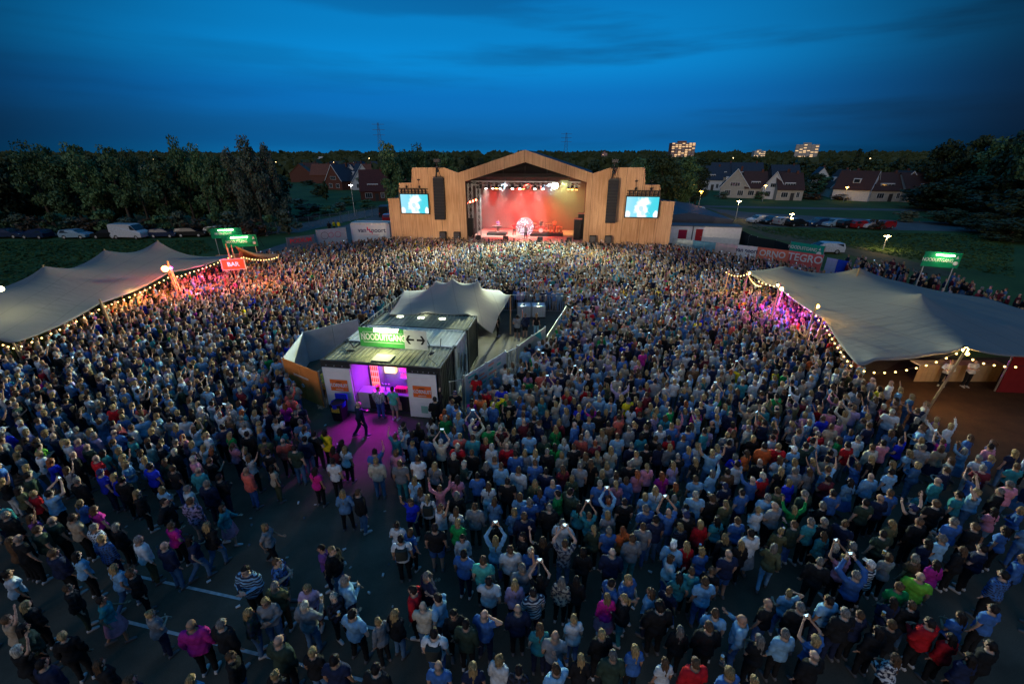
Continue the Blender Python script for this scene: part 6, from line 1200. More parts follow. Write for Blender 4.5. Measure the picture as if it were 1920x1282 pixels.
FL_ = gp(728,589,3.0); FR = gp(923,625,1.5); BR = gp(957,553,3.0); BL_ = gp(757,545,3.0)
A = membrane([FL_, gp(800,585,2.95), gp(880,588,3.0), FR], [BL_, Vector((-5.6,33.0,2.5)), Vector((-3.0,33.4,2.4)), Vector((-1.0,32.0,2.5)), BR], [FL_, BL_], [FR, gp(935,590,2.3), BR], [gx(818,524,29.6), gx(848,519.5,28.6), gx(897,524,29.2)], nu=40, nv=26, sag=.12)
tent('stretch_tent', 'small pale stretch tent with bright lit ridges over the dark container in the middle', A, TENT2, [(*gx(848,519.5,28.6)[:2], gx(848,519.5,28.6).z-.15), (BR.x, BR.y, BR.z)])
m = MB(); a, b_ = cw(1.5,6.5,2.9), cw(4.2,6.5,2.9)
tl = thing('tent_lamp', 'row of small lit lamps under the front edge of the pale tent', 'lamp', (0,0,0)); m = MB()
for k in range(3): p = a.lerp(b_, k/2); m.box(p.x-.18, p.x+.18, p.y-.1, p.y+.05, 2.78, 2.88, mat('tent_lamp_lens', (1,1,1), noise=0, emit=(.9,1,.7), estr=6))
m.build('lens', tl); lamp('tent_lamp_light', 'POINT', cw(3.0, 7.0, 2.95), 8, (.9,1,.75), .2)
lamp('tent_slope_fill', 'SPOT', (3.2, 31.5, 5.4), 1500, (.95,1,.66), .3, (-1.9, 27.2, 3.2), 34, .8)  # added spot, stands in for stage light on the tent slope

# ================= SIGNS, STRING LIGHTS, POLES =================
def strings(name, label, pts, n, sag=.25, grp='strings of warm bulbs'):
    t = thing(name, label, 'string lights', (0,0,0), 0, grp); P = []
    for a, b in zip(pts[:-1], pts[1:]):
        for k in range(9): f = k/8; P.append(Vector(a).lerp(Vector(b), f) + Vector((0, 0, -sag*4*f*(1-f))))
    m = MB(); m.tube(P, .012, BLACK, 4); m.build('cord', t); T = [0]
    for a, b in zip(P[:-1], P[1:]): T.append(T[-1] + (b-a).length)
    bm = cached('bulb', lambda: (lambda q: (q.sph((0,0,-.06), .047, BULB, 7, 5), q.cyl((0,0,-.01),(0,0,.05),.02,.02,BLACK,5), q)[-1])(MB()).mesh('bulb'))
    for i in range(n):
        s = T[-1]*(i+.5)/n; k = max(j for j in range(len(T)) if T[j] <= s); k = min(k, len(P)-2); f = (s-T[k])/max(T[k+1]-T[k], 1e-6); o = ob('bulb', bm, t); o.location = P[k].lerp(P[k+1], f)
    return t
dz = Vector((.12,-.12,-.25))
strings('string_lights', 'warm bulbs along the near half of the left tent edge', [gp(-40,625,2.3), A0+dz, A1+dz], 17, .1)
strings('string_lights', 'warm bulbs along the left tent edge up to the lamp pole', [A1+dz, A2+dz], 13, .15)
strings('string_lights', 'warm bulbs between the lamp pole and the BAR sign', [A2+dz, gp(350,512,2.6), gp(437,478,2.9)], 16, .12)
strings('string_lights', 'warm bulbs strung right of the BAR sign over the crowd', [gp(405,486,2.7), gp(455,481,3.0), gp(521,481,2.9)], 24, .3)
strings('string_lights', 'warm bulbs at the far corner of the right tent', [gp(1360,508,3.0), gp(1403,512,3.1), gp(1428,535,2.7)], 18, .3)
strings('string_lights', 'warm bulbs along the far half of the right tent edge', [gp(1420,525,2.6), gp(1462,536,3.2), gp(1530,588,2.6), gp(1545,606,2.6)], 15, .1)
strings('string_lights', 'warm bulbs along the near half of the right tent edge', [gp(1545,606,2.6), gp(1600,688,2.3)], 10, .1)
strings('string_lights', 'warm bulbs hanging before the second bar under the right tent', [gp(1612,692,2.3), gp(1700,692,2.3), gp(1806,655,3.2), gp(1850,680,2.6), gp(1960,682,2.6)], 18, .15)
def pole(px, py, z, label, r=.05, lean=(0,0), kind='pole'):
    p = gp(px, py, z); o = MB(); o.cyl((p.x+lean[0], p.y+lean[1], 0), p, r*1.2, r, WOODPOLE, 8); o.sph(p, r*1.1, WOODPOLE, 6, 4); return o.build('timber_pole', label=label, cat='pole', group='timber poles of the tents')
pole(1367,507,3.4,'slim timber pole farthest along the right tent lights'); pole(1403,509,3.8,'timber pole lit yellow at the far corner of the right tent'); pole(1463,532,4.0,'timber pole lit purple beside the right tent edge'); pole(1531,570,3.9,'timber pole with a warm lamp nearest along the right tent edge')
pole(521,479,3.2,'timber pole ending the lights right of the BAR sign'); pole(314,490,4.2,'tall timber pole carrying the red orange lamp',.06,(.3,-.3)); pole(318,498,3.8,'second timber pole leaning beside the red orange lamp pole',.06,(.9,-.6)); pole(187,562,3.4,'timber pole leaning at the near part of the left tent edge',.06,(.6,-.5)); pole(1812,654,3.7,'leaning timber pole with cluster of lights before the second bar',.05,(-.2,.3))
def glowlamp(px, py, z, c, e, label, r=.13, power=300, name='party_lamp', dx=0.):
    p = gp(px, py, z); t = thing(name, label, 'lamp', p); m = MB(); m.cyl((0,0,.02),(0,.12,.12),r*.9,r*.6,BLACK,8); m.build('housing', t)
    m = MB(); m.sph((0,-.02,0), (r,r,r), mat('glow_%d_%d_%d_%d' % (c[0]*99, c[1]*99, c[2]*99, e), c, noise=0, emit=c, estr=e), 10, 7); m.build('lens', t)
    if power: lamp(name + '_light', 'POINT', p + Vector((dx,-.3,-.75 if dx else -.1)), power, c, .15)
glowlamp(310,504,3.7,(1,.16,.03),45,'glaring red orange lamp on the pole at the left tent',.24,900,dx=1.6); glowlamp(321,502,3.7,(1,.05,.9),16,'small magenta lamp beside the red orange lamp',.10,260,dx=1.8)
glowlamp(1404,512,3.5,(1,.6,.12),14,'warm lamp on the far corner pole of the right tent',.12,260); glowlamp(1465,541,3.4,(1,.55,.15),22,'warm lamp on the purple lit pole',.12,50); glowlamp(1458,534,3.8,(1,.75,.35),12,'small white lamp at the top of the purple lit pole',.08,0)
glowlamp(1532,574,3.6,(1,.55,.10),24,'warm lamp on the nearest pole of the right tent edge',.12,90); glowlamp(1809,655,3.3,(1,.6,.15),24,'bright warm lamp on the leaning pole before the second bar',.13,110); glowlamp(1813,663,3.1,(1,.6,.15),14,'smaller warm lamp just under the bright one before the second bar',.08,0)
lamp('tent_purple_light', 'POINT', gp(1472,560,2.6), 420, (.75,.05,1), .2); lamp('tent_purple_light_b', 'POINT', gp(1500,585,2.5), 260, (.9,.08,.8), .2); lamp('left_tent_red_light', 'POINT', gp(385,505,2.6), 480, (1,.06,.22), .3); lamp('left_bar_warm_light', 'POINT', gp(470,500,3.6), 750, (1,.30,.12), .3); lamp('left_tent_warm_light', 'POINT', gp(250,548,2.6), 420, (1,.5,.15), .3)
lamp('second_bar_light', 'POINT', gp(1780,690,2.4), 120, (1,.55,.2), .2)
def board(px0, px1, pyc, dist, h, m_, label, name='sign', yaw=0., legs=True, t=None, zc=None):
    a = gx(px0, pyc, dist); b = gx(px1, pyc, dist); c = (a+b)/2; W = (b-a).length; t = thing(name, label, 'sign', (c.x, c.y, 0), yaw); z = c.z; m = MB(); m.box(-W/2, W/2, -.03, .03, z-h/2, z+h/2, m_); m.build('board', t)
    if legs:
        m = MB(); m.bar((-W*.4,.06,0),(-W*.4,.06,z+h/2),.06,.06,GREYM); m.bar((W*.4,.06,0),(W*.4,.06,z+h/2),.06,.06,GREYM); m.build('post', t)
    return t, W, z
t, W, z = board(419, 456, 495.5, 40, .92, mat('bar_orange', (.85,.13,.03), noise=.04, emit=(.9,.12,.03), estr=.08), 'orange BAR sign with white letters above the left crowd', 'bar_sign', R(14)); text('lettering', 'BAR', .55, mat('bar_letter', (.8,.8,.82), noise=0, emit=(.7,.7,.75), estr=.35), t, (0,-.045,z), bold=.02)
m = MB()
for a, b in (((-W/2,0),(W/2,0)),): 
    for s in (-1, 1): m.box(-W/2-.07, W/2+.07, -.05, .05, z+s*.49-.04, z+s*.49+.04, mat('pale_frame', (.6,.5,.42))); m.box(s*(W/2+.04)-.04, s*(W/2+.04)+.04, -.055, .055, z-.45, z+.45, mat('pale_frame', (.6,.5,.42)))
m.build('frame', t); m = MB(); m.bar((-.1,.15,0),(-.25,.15,z+1.9),.09,.09,WOODPOLE); m.build('mast', t)
def exitsign(px0, px1, py, dist, h, label, yaw, icons=True):
    t, W, z = board(px0, px1, py, dist, h, DGREEN, label, 'emergency_exit_sign', yaw); m = MB(); m.box(-W*.22, W*.26, -.36, -.24, z+h*.30, z+h*.30+.1, LIGHTW); m.build('sign_lamp', t); text('lettering', 'NOODUITGANG', h*.34, WHITE, t, (-W*.1,-.04,z-.05), bold=.005, sx=.62)
    if icons:
        m = MB(); m.cyl((W*.40,-.04,z-h*.18),(W*.40,-.05,z-h*.18),h*.13,h*.13,WHITE,14); m.add([(W*.36,-.045,z+h*.12),(W*.44,-.045,z+h*.12),(W*.40,-.045,z+h*.34)], [(0,1,2)], WHITE); m.build('pictogram', t)
    c = t.location; lamp('exit_sign_light', 'POINT', Vector((c.x, c.y, z + h*.3)) + Vector((math.sin(yaw)*.45, -math.cos(yaw)*.45, 0)), 16, (.9,1,.35), .1)
exitsign(399,450,437,56,1.2,'green emergency exit sign with lamp before the white parked car, behind the other',R(20),False); exitsign(421,479,452,50,1.35,'green emergency exit sign with lamp and pictogram above the left crowd',R(18)); exitsign(1738,1792,487,37,1.3,'green emergency exit sign with lamp on the dark bank behind the right tent',R(-24))
# small tent behind the BAR sign, orange lamplight put into its fabric colour
A = membrane([gp(404,486,2.5), gp(455,483,2.6), gp(523,482,2.6)], [gp(404,478,2.4), gp(455,474,2.5), gp(523,476,2.5)], [gp(404,486,2.5), gp(404,478,2.4)], [gp(523,482,2.6), gp(523,476,2.5)], [gp(433,459,4.3)], nu=24, nv=8, sag=.05)
tent('stretch_tent', 'small orange lit tent tip behind the BAR sign', A, tent_mat('orange_lit_fabric', (.55,.22,.10), .3), [tuple(gp(433,459,4.3))]); lamp('orange_tent_light', 'POINT', gp(440,478,2.2), 200, (1,.25,.05), .2)
# second bar counter
a = gp(1712,716,0); b = gp(1868,716,0); bc = thing('bar_counter', 'pale timber bar counter under the front edge of the right tent', 'bar counter', a, math.atan2((b-a).y, (b-a).x)); W = (b-a).length
n = 16
for k in range(n): m = MB(); m.box(W*k/n+.01, W*(k+1)/n-.01, 0, .03, .03, 1.05, WOODPOLE); m.build('plank', bc)
m = MB(); m.box(-.05, W+.05, -.08, .6, 1.06, 1.12, WOODPOLE); m.build('counter_top', bc)
a = gp(1868,735,0); t = thing('red_banner_wall', 'plain red panel wall at the right end of the second bar', 'panel', a, R(-5)); m = MB(); m.box(0, 4, 0, .06, 0, 2.3, mat('deep_red_panel', (.17,.008,.012))); m.build('panel', t); m = MB(); m.bar((0,.1,0),(0,.1,2.35),.07,.07,GREYM); m.bar((4,.1,0),(4,.1,2.35),.07,.07,GREYM); m.build('post', t)
# containers and banners beside the stage
vn = container(0, 0, 6.0, 2.4, CWH, CRW, 'white container with the van noort banner left of the stage', loc=(-24.4,66.0,0), rz=R(-3)); 
m = MB(); m.box(.02, 5.98, -.04, -.01, .1, 2.5, mat('banner_white', (.66,.70,.74), noise=.04)); bn = m.build('banner', vn); NV = mat('banner_navy', (.02,.03,.12), noise=0)
text('lettering', 'van', .95, NV, bn, (1.75,-.06,1.75), bold=.012); text('lettering', 'noort', .95, NV, bn, (4.25,-.06,1.75), bold=.012)
m = MB(); mg = mat('banner_magenta', (.6,.01,.12), noise=0)
for x0, z0 in ((2.52,1.75),(2.85,1.45)): m.box(x0,x0+.16,-.06,-.045,z0,z0+.5,mg); m.box(x0+.16,x0+.34,-.06,-.045,z0,z0+.16,mg); m.box(x0+.34,x0+.48,-.06,-.045,z0-.22,z0+.16,mg)
m.box(1.9,4.4,-.06,-.05,1.12,1.15,mg); m.build('logo_mark', bn)
t, L_ = hoarding((-27.9,61.9), (-24.6,64.6), 2.4, [mat('pale_board', (.5,.55,.6))], 'pale board with sketched circles left of the van noort container', n=1)
m = MB()
for cx_, rr in ((1.1,.5),(2.0,.35),(3.0,.4)):
    for k in range(18): a1, a2 = 2*PI*k/18, 2*PI*(k+1)/18; m.bar((cx_+rr*math.cos(a1),-.03,1.5+rr*math.sin(a1)),(cx_+rr*math.cos(a2),-.03,1.5+rr*math.sin(a2)),.02,.05,mg if rr < .45 else DGREY)
m.build('printed_logo', t)
t, L_ = hoarding((-30.6,58.6), (-27.9,61.0), 1.9, [mat('grey_board', (.18,.21,.25))], 'grey board with red outlined lettering at the left edge of the crowd', n=1); text('lettering', 'PODIUM', .8, mat('red_letter', (.7,.06,.08), noise=0), t, (L_/2,-.03,1.3), bold=.02, sx=.95)
BP = [gp(1262,447,2), gp(1300,450.5,2), gp(1343,455,2), gp(1384,459,2), gp(1421,463,2), gp(1481,470,2), gp(1545,478.5,2)]
info = [([mat('mixed_banner_a',(.35,.45,.48),noise=.4,nscale=1.5)],'mixed teal and white banner at the right foot of the stage',None),([mat('mixed_banner_b',(.10,.28,.40),noise=.4,nscale=1.5)],'blue banner before the white cabins',None),([mat('mixed_banner_c',(.50,.42,.42),noise=.3,nscale=1.5)],'pale pink banner between the blue and the van noort banners',None),([mat('banner_white', (.66,.70,.74))],'white van noort banner in the right banner row','van noort'),([mat('banner_coral',(.62,.17,.11),noise=.05)],'coral banner with pale lettering left of the TEGRO banner','ORNO'),([mat('banner_red',(.50,.10,.10),noise=.05)],'red TEGRO banner at the right end of the banner row','TEGRO')]
for (p, q, (ms, lab, tx)) in zip(BP[:-1], BP[1:], info):
    t, L_ = hoarding(p, q, 2.0, ms, lab, name='banner_wall', n=1 if tx else 2, brace=False)
    if tx: text('lettering', tx, {'van noort':.72,'ORNO':1.0,'TEGRO':1.15}[tx], NV if tx[0] == 'v' else mat('pale_letter',(.55,.62,.66),noise=0), t, (L_/2,-.03,1.42 if tx[0] == 'v' else 1.35), bold=.02, sx=.85 if tx[0] == 'v' else .92)
t, L_ = hoarding(gp(1552,481,1.9), gp(1592,492,1.7), 1.8, [mat('lilac_banner',(.30,.38,.62)), mat('blue_banner',(.01,.06,.55))], 'blue and lilac banner right of the TEGRO banner', n=2)
# dark mesh fence and green banner behind
for i, (a, b) in enumerate([((1385,428),(1408,440)),((1408,440),(1420,443)),((1405,442),(1455,450)),((1455,450),(1485,459))]):
    hoarding(gp(*a,2), gp(*b,2), 1.95, [mat('dark_fence_cloth',(.012,.02,.026),rough=.95)], 'dark cloth fence behind the banner row, %s section' % ['farthest','second','third','nearest'][i], name='cloth_fence', n=1)
t, L_ = hoarding(gp(1484,452,2.6), gp(1548,461,2.6), 2.55, [mat('green_banner',(.0,.30,.22),noise=.08)], 'green banner with white pictograms before the white parked van', n=1); text('lettering', 'NOODUITGANG', .55, WHITE, t, (L_*.38,-.03,1.95), bold=0., sx=.75); m = MB(); m.cyl((L_*.88,-.03,1.6),(L_*.88,-.04,1.6),.26,.26,WHITE,14); m.add([(L_*.85,-.035,2.0),(L_*.91,-.035,2.0),(L_*.88,-.035,2.3)], [(0,1,2)], WHITE); m.build('pictogram', t)
# white cabins with red doors, dark hall
def cabin(x0, y0, x1, y1, label, door, win):
    p = Vector((x0,y0,0)); q = Vector((x1,y1,0)); L_ = (q-p).length; t = thing('site_cabin', label, 'cabin', p, math.atan2((q-p).y, (q-p).x), 'white site cabins'); m = MB(); m.box(0, L_, 0, 2.6, .1, 2.6, WHITE); m.build('wall', t)
    m = MB(); m.box(-.06, L_+.06, -.06, 2.66, 2.601, 2.75, mat('cabin_roof', (.10,.13,.16))); m.build('roof', t)
    if door: m = MB(); m.box(door, door+.95, -.04, -.005, .12, 2.25, REDP); m.box(door+.78, door+.86, -.07, -.04, 1.1, 1.2, GREYM); m.build('door', t)
    if win: m = MB(); m.box(win, win+1.2, -.04, -.005, .8, 2.1, mat('dark_red_shutter', (.30,.01,.05))); m.build('window_shutter', t)
    return t
cabin(22.2,64.6,26.45,63.9,'white site cabin with dark red shutter beside the stage',None,2.4); cabin(26.6,63.85,33.0,62.6,'white site cabin with red door, right of the other cabin',.35,None)
hall = thing('storage_hall', 'long low hall with dark roof behind the white cabins', 'building', (0,0,0)); m = MB(); hq = [(20.5,67.4),(33.2,66.0),(36.0,90.0),(21.5,92.0)]; m.prism([(x,y,.0) for x,y in hq], (0,0,3.0), mat('hall_wall',(.05,.06,.07))); m.build('wall', hall)
m = MB(); m.prism([(x+(x-28)*.03,y,3.01) for x,y in hq], (0,0,.25), mat('hall_roof',(.06,.07,.09),rough=.6)); m.add([(hq[0][0],hq[0][1],3.27),(hq[1][0],hq[1][1],3.27),(27,67,4.2),(hq[2][0],hq[2][1],3.27),(hq[3][0],hq[3][1],3.27),(29,91,4.2)], [(0,1,2),(1,3,5,2),(4,0,2,5),(3,4,5)], mat('hall_roof',(.06,.07,.09))); m.build('roof', hall)
# ================= VEHICLES =================
def car_proto(kind='hatch'):
    t = thing('parked_car', 'car', 'car'); paint = M.get('car_paint') or attr_mat('car_paint', None, .3); paint.node_tree.nodes['Principled BSDF'].inputs['Coat Weight'].default_value = .6
    if kind == 'van':
        L_, W_, H_ = 5.4, 2.0, 2.3; prof = [(-2.7,.35),(-2.7,2.15),(-2.5,2.3),(.9,2.3),(1.25,2.2),(1.95,1.35),(2.55,1.15),(2.7,.9),(2.7,.35)]; glass = [(1.02,2.05),(1.32,2.05),(1.85,1.42),(1.02,1.42)]; wh = (-1.7, 1.75); ws = [(1.27,2.17),(1.93,1.38)]
    elif kind == 'estate':
        prof = [(-2.25,.32),(-2.28,.95),(-2.1,1.42),(-.2,1.48),(.35,1.42),(1.15,.98),(2.05,.85),(2.25,.65),(2.25,.32)]; glass = [(-1.95,1.36),(.25,1.36),(.95,.98),(-2.05,.98)]; wh = (-1.35, 1.35); ws = [(.38,1.41),(1.13,.99)]; W_ = 1.8
    else:
        prof = [(-2.0,.32),(-2.05,.90),(-1.75,1.38),(-.2,1.47),(.30,1.41),(1.1,.97),(1.85,.83),(2.05,.62),(2.05,.32)]; glass = [(-1.55,1.34),(.22,1.34),(.9,.97),(-1.75,.97)]; wh = (-1.25, 1.27); ws = [(.33,1.40),(1.08,.98)]; W_ = 1.75
    def sec(y, zshrink, inset): return [(x*(1-inset*.02), y, z if z < 1.0 else z - zshrink) for x, z in prof]
    h = W_/2; m = MB(); belt = 1.0
    rings = []
    for y, k in ((-h,1),(-h*.97,1),(-h*.6,0),(h*.6,0),(h*.97,1),(h,1)):
        e = abs(y) >= h*.97; rings.append([(x, (y if z <= belt else y*.88), z*(1-.015*e)) for x, z in prof])
    m.loft(rings, paint, False); o = m.build('body', t); o['paint'] = 1
    for s in (-1, 1):
        g = MB(); y = s*(h*.945); g.add([(x, s*(h*.885+.012) if z > 1.1 else s*(h*.99), z) for x, z in glass], [(0,1,2,3)], GLASS); g.build('side_window', t)
        for x in wh: g = MB(); g.cyl((x,s*(h-.12),.32),(x,s*(h+.02),.32),.32,.32,RUBBER,16); w_ = g.build('wheel', t); g = MB(); g.cyl((x,s*(h+.021),.32),(x,s*(h+.03),.32),.19,.17,GREYM,10); g.build('rim', w_)
        g = MB(); fx_ = prof[-2][0]; g.box(fx_-.03, fx_+.02, s*h*.72-.16, s*h*.72+.16, .62, .76, WHITE); g.build('headlight', t); g = MB(); bx = prof[0][0]; g.box(bx-.04, bx+.02, s*h*.8-.1, s*h*.8+.1, .72, .95, REDP); g.build('tail_light', t)
    g = MB(); (xa, za), (xb, zb) = ws; g.add([(xa+.02,-h*.78,za+.005),(xa+.02,h*.78,za+.005),(xb+.02,h*.86,zb+.01),(xb+.02,-h*.86,zb+.01)], [(0,1,2,3)], GLASS); g.build('windscreen', t)
    (xa, za), (xb, zb) = prof[1], prof[2]; g = MB(); g.add([(xa*.99-.01+.02,-h*.7,max(za,.98)),(xa*.99+.01,h*.7,max(za,.98)),(xb-.03,h*.7,zb-.06),(xb-.03,-h*.7,zb-.06)], [(0,1,2,3)], GLASS); g.build('rear_window', t); return t
protos = {k: car_proto(k) for k in ('hatch','estate','van')}; usedproto = set()
CARC = {'white':(.62,.64,.66),'black':(.012,.013,.016),'navy':(.015,.03,.08),'blue':(.03,.09,.20),'silver':(.35,.37,.39),'red':(.35,.015,.02),'grey':(.12,.13,.14),'pale blue':(.28,.42,.52)}
def car(px, py, kind, colr, yaw, label):
    p = gp(px, py); t = protos[kind]
    if kind in usedproto: t = dup(t, p, R(yaw), label, color=CARC[colr])
    else:
        usedproto.add(kind); t.location = p; t.rotation_euler = (0,0,R(yaw)); t['label'] = label
        for ch in t.children:
            if 'paint' in ch: ch.color = (*CARC[colr], 1)
    t['group'] = 'cars parked left of the square' if px < 760 else 'cars parked on the right'; t['category'] = 'van' if kind == 'van' else 'car'; t.name = 'parked_van' if kind == 'van' else 'parked_car'
car(248,447,'van','white',-6,'large white delivery van parked before the dark trees on the left')
for a in [(20,446,'estate','navy',4,'dark blue parked car nearest the left edge of the lane'),(72,447,'hatch','navy',176,'dark parked car third from the white van to its left'),(146,447,'hatch','pale blue',2,'pale blue parked car between the dark car and the white van'),(206,446.5,'estate','black',178,'dark parked car touching the white van on its left'),(311,445,'hatch','navy',3,'dark blue parked car just right of the white van'),(363,443.5,'estate','black',5,'black parked car second right of the white van'),(416,440,'estate','white',8,'white parked car partly behind the green exit sign'),(480,437,'estate','red',8,'red parked car at the right end of the left lane'),(-40,447,'hatch','grey',3,'grey parked car at the far left of the lane')]: car(*a)
for a in [(1420,418,'hatch','white',195,'white parked car, leftmost in the right car park'),(1446,420,'estate','black',200,'black parked car right of the leftmost white one in the car park'),(1471,422,'estate','silver',15,'silver parked car in the middle of the left car park group'),(1492,424,'hatch','black',10,'small black parked car right of the silver one'),(1532,424,'estate','navy',198,'dark blue parked car, first of the right group in the car park'),(1560,425,'estate','pale blue',196,'pale blue parked estate car in the right group of the car park'),(1589,427,'hatch','black',12,'black parked car beside the pale blue estate'),(1610,428,'hatch','red',14,'dark red parked car between black and white ones'),(1629,428,'hatch','white',196,'white parked car between two red ones'),(1652,429,'estate','red',198,'red parked car at the right end of the car park')]: car(*a)
car(1541,474,'estate','white',172,'white car with raised nose partly hidden by the green banner'); car(722,405,'van','black',100,'black van parked between the trees and the left end of the stage'); car(729,414,'hatch','red',95,'small red car tucked behind the left end of the stage')
car(1303,399,'hatch','white',120,'white car on the road behind the storage hall')
# ================= BUILDINGS =================
BRK = M['red_brick']
def window(t, x, y, z, w_, h, axis='y', lit=False, n=2):
    f = MB(); d = .04
    f.box(x-w_/2-.08, x+w_/2+.08, y-.03, y+.0, z-.08, z+h+.08, WHITE); o = f.build('window', t)
    for k in range(n): p = MB(); a = x-w_/2 + w_*k/n + .03; p.box(a, a+w_/n-.06, y-.05, y-.031, z, z+h, WARMWIN if lit else GLASS); p.build('pane', o)
def house(px, py, W_, D_, eave, ridge, yaw, wm, rm, label, gable=True, loc=None, lit=False, grp='houses beyond the car park', det=True):
    p = loc or gp(px, py); t = thing('house', label, 'house', p, R(yaw), grp); m = MB(); h = W_/2
    if gable: m.prism([(-h,0,0),(h,0,0),(h,0,eave),(0,0,ridge-.1),(-h,0,eave)], (0,D_,0), wm)
    else: m.box(-h,h,0,D_,0,eave,wm); m.add([(-h,0,eave),(-h,D_,eave),(-h,D_/2,ridge-.1),(h,0,eave),(h,D_,eave),(h,D_/2,ridge-.1)], [(0,2,1),(3,4,5)], wm)
    m.build('wall', t); m = MB(); o = .35
    if gable:
        for s in (-1, 1):
            k = (ridge-eave)/h; m.prism([(s*(h+o),-.25,eave-o*k),(0,-.25,ridge),(0,-.25,ridge+.16),(s*(h+o),-.25,eave-o*k+.16)], (0,D_+.5,0), rm)
    else:
        for y0, y1 in ((-o, D_/2), (D_+o, D_/2)): k = (ridge-eave)/(D_/2); m.prism([(-h-.2,y0,eave-o*k),(-h-.2,y1,ridge),(-h-.2,y1,ridge+.16),(-h-.2,y0,eave-o*k+.16)], (W_+.4,0,0), rm)
    r = m.build('roof', t)
    m = MB(); cx_, cy_ = (h*.3, D_*.6) if gable else (h*.6, D_/2); m.box(cx_-.3, cx_+.3, cy_-.3, cy_+.3, ridge-.8, ridge+.7, BRK); m.build('chimney', r)
    if gable and det:
        b = MB(); k = (ridge-eave)/h
        for s in (-1, 1): b.prism([(s*(h+o),-.32,eave-o*k-.12),(0,-.32,ridge-.12),(0,-.32,ridge+.18),(s*(h+o),-.32,eave-o*k+.18)], (0,.06,0), WHITE)
        b.build('bargeboard', t); window(t, -h*.02, 0, eave+.3, W_*.34, 1.0, lit=lit, n=4); window(t, -h*.45, 0, .8, W_*.2, 1.4, n=3); window(t, h*.45, 0, .8, W_*.2, 1.4, n=3)
        # dormer on the left slope and the right
        for s in (-1,): m = MB(); zz = eave + (ridge-eave)*.3; x_ = s*h*.72; m.box(min(x_, x_-s*1.4), max(x_, x_-s*1.4), D_*.35, D_*.35+1.8, zz-.2, zz+1.3, WHITE); dm = m.build('dormer', t); m = MB(); m.box(x_+(s-1)*.01-.03, x_+.03, D_*.35+.2, D_*.35+1.6, zz+.2, zz+1.1, GLASS); m.build('pane', dm)
    elif det:
        m = MB(); m.box(-h*.45, h*.35, -.12+D_*.12, D_*.4, eave+.35, eave+1.7, WHITE); dm = m.build('dormer', t)
        for k in range(4): a = -h*.43 + k*(h*.78/4); m = MB(); m.box(a+.05, a+h*.78/4-.05, -.15+D_*.12, -.125+D_*.12, eave+.6, eave+1.45, WARMWIN if lit and k == 1 else GLASS); m.build('pane', dm)
        window(t, -h*.4, 0, .9, 1.8, 1.3, n=3); window(t, h*.62, 0, .9, .8, 1.4, n=2); m = MB(); m.box(h*.2-.5, h*.2+.5, -.05, 0, 0, 2.1, DGREY); m.build('door', t)
    return t
# right row (gable houses and the roofs between them)
house(1374,371,8.0,9,3.2,8.4,-24,CREAM,TILE_R,'cream gabled house with dark roof and dormer, leftmost in the row beyond the car park')
house(1414,372,6.5,8,3.2,7.6,-12,CREAM,TILE_R,'house with reddish roof and white dormer joined to the leftmost cream gabled house',False)
house(1447,374,6.5,9,3.2,7.8,-50,WHITE,TILE_R,'white gabled house second along the row, behind a street lamp')
house(1478,376,7,8,3.2,7.4,-12,CREAM,TILE_R,'dark roofed house hidden by the round bushes',False)
house(1578,371,7.0,9,3.2,8.0,-18,CREAM,TILE_R,'cream gabled house with a warm lamp before it, in the middle of the row',lit=True); house(1606,374,6,8,3.2,7.0,-12,CREAM,TILE_R,'low house with white dormer right of the middle gabled house',False)
house(1632,377,6.5,9,3.4,8.0,38,WHITE,TILE_R,'white house whose plain gable faces left, fourth in the row'); house(1660,378,9,8,3.2,7.6,-8,CREAM,TILE_R,'wide dark roofed house with white dormer between two gables',False)
house(1695,377,7.5,9,3.2,8.0,-14,CREAM,TILE_R,'cream gabled house at the right end of the row'); house(1745,380,14,9,3.2,7.6,-8,CREAM,TILE_R,'long dark roofed house fading into the dark on the right',False)
house(1330,357,8,8,4,8.5,-20,WHITE,TILE_B,'white house with blue roof behind the leftmost tree of the car park',False); house(1350,352,9,8,4.5,9.5,-20,CREAM,TILE_B,'blue roofed house behind the leftmost cream gabled house',False); house(1398,353,12,9,4.5,9.5,-10,CREAM,TILE_B,'wide blue roofed house behind the row, above the reddish roof',False)
house(1470,350,11,8,4,8.5,-10,BRK,TILE_B,'slate roofed brick house behind the second gabled house',False); house(1535,355,6,7,4,8.0,-20,WHITE,TILE_B,'small white house end between the dark trees',True,det=False)
# left side
house(703,377,7.6,8,3.0,8.3,12,BRK,mat('red_brown_tile',(.10,.03,.025),noise=.3,nscale=4),'red brick house with big red brown roof and white dormer left of the stage',False,grp='houses left of the stage')
for a in [(628,356,9,10,3.5,9.0,-30,BRK,TILE_B,'brick gabled house with white bargeboards and blue roof, first of the gabled group'),(662,354,7.5,10,3.5,9.0,22,WHITE,TILE_B,'white gabled house in the middle of the blue roofed group'),(683,356,8,10,3.5,9.2,30,WHITE,TILE_B,'white gabled house at the right of the blue roofed group')]: house(*a, grp='houses left of the stage')
rr = random.Random(21)
names = ['leftmost','second','third','fourth','fifth','sixth','seventh','eighth','ninth','tenth','eleventh','twelfth','thirteenth','fourteenth']
for k in range(12):
    px = 566 + k*12.5; house(px, 343 - (k % 3)*7 + rr.uniform(-2,2), 10, 9, 4, 8.5, rr.uniform(-35,35), [BRK, CREAM, WHITE][k % 3], [mat('orange_tile',(.20,.07,.04),noise=.3), TILE_B, TILE_R][(k*2) % 3], 'far small house in the town left of the stage, %s from the left' % names[k], k % 2 == 0, grp='far town houses', det=False)
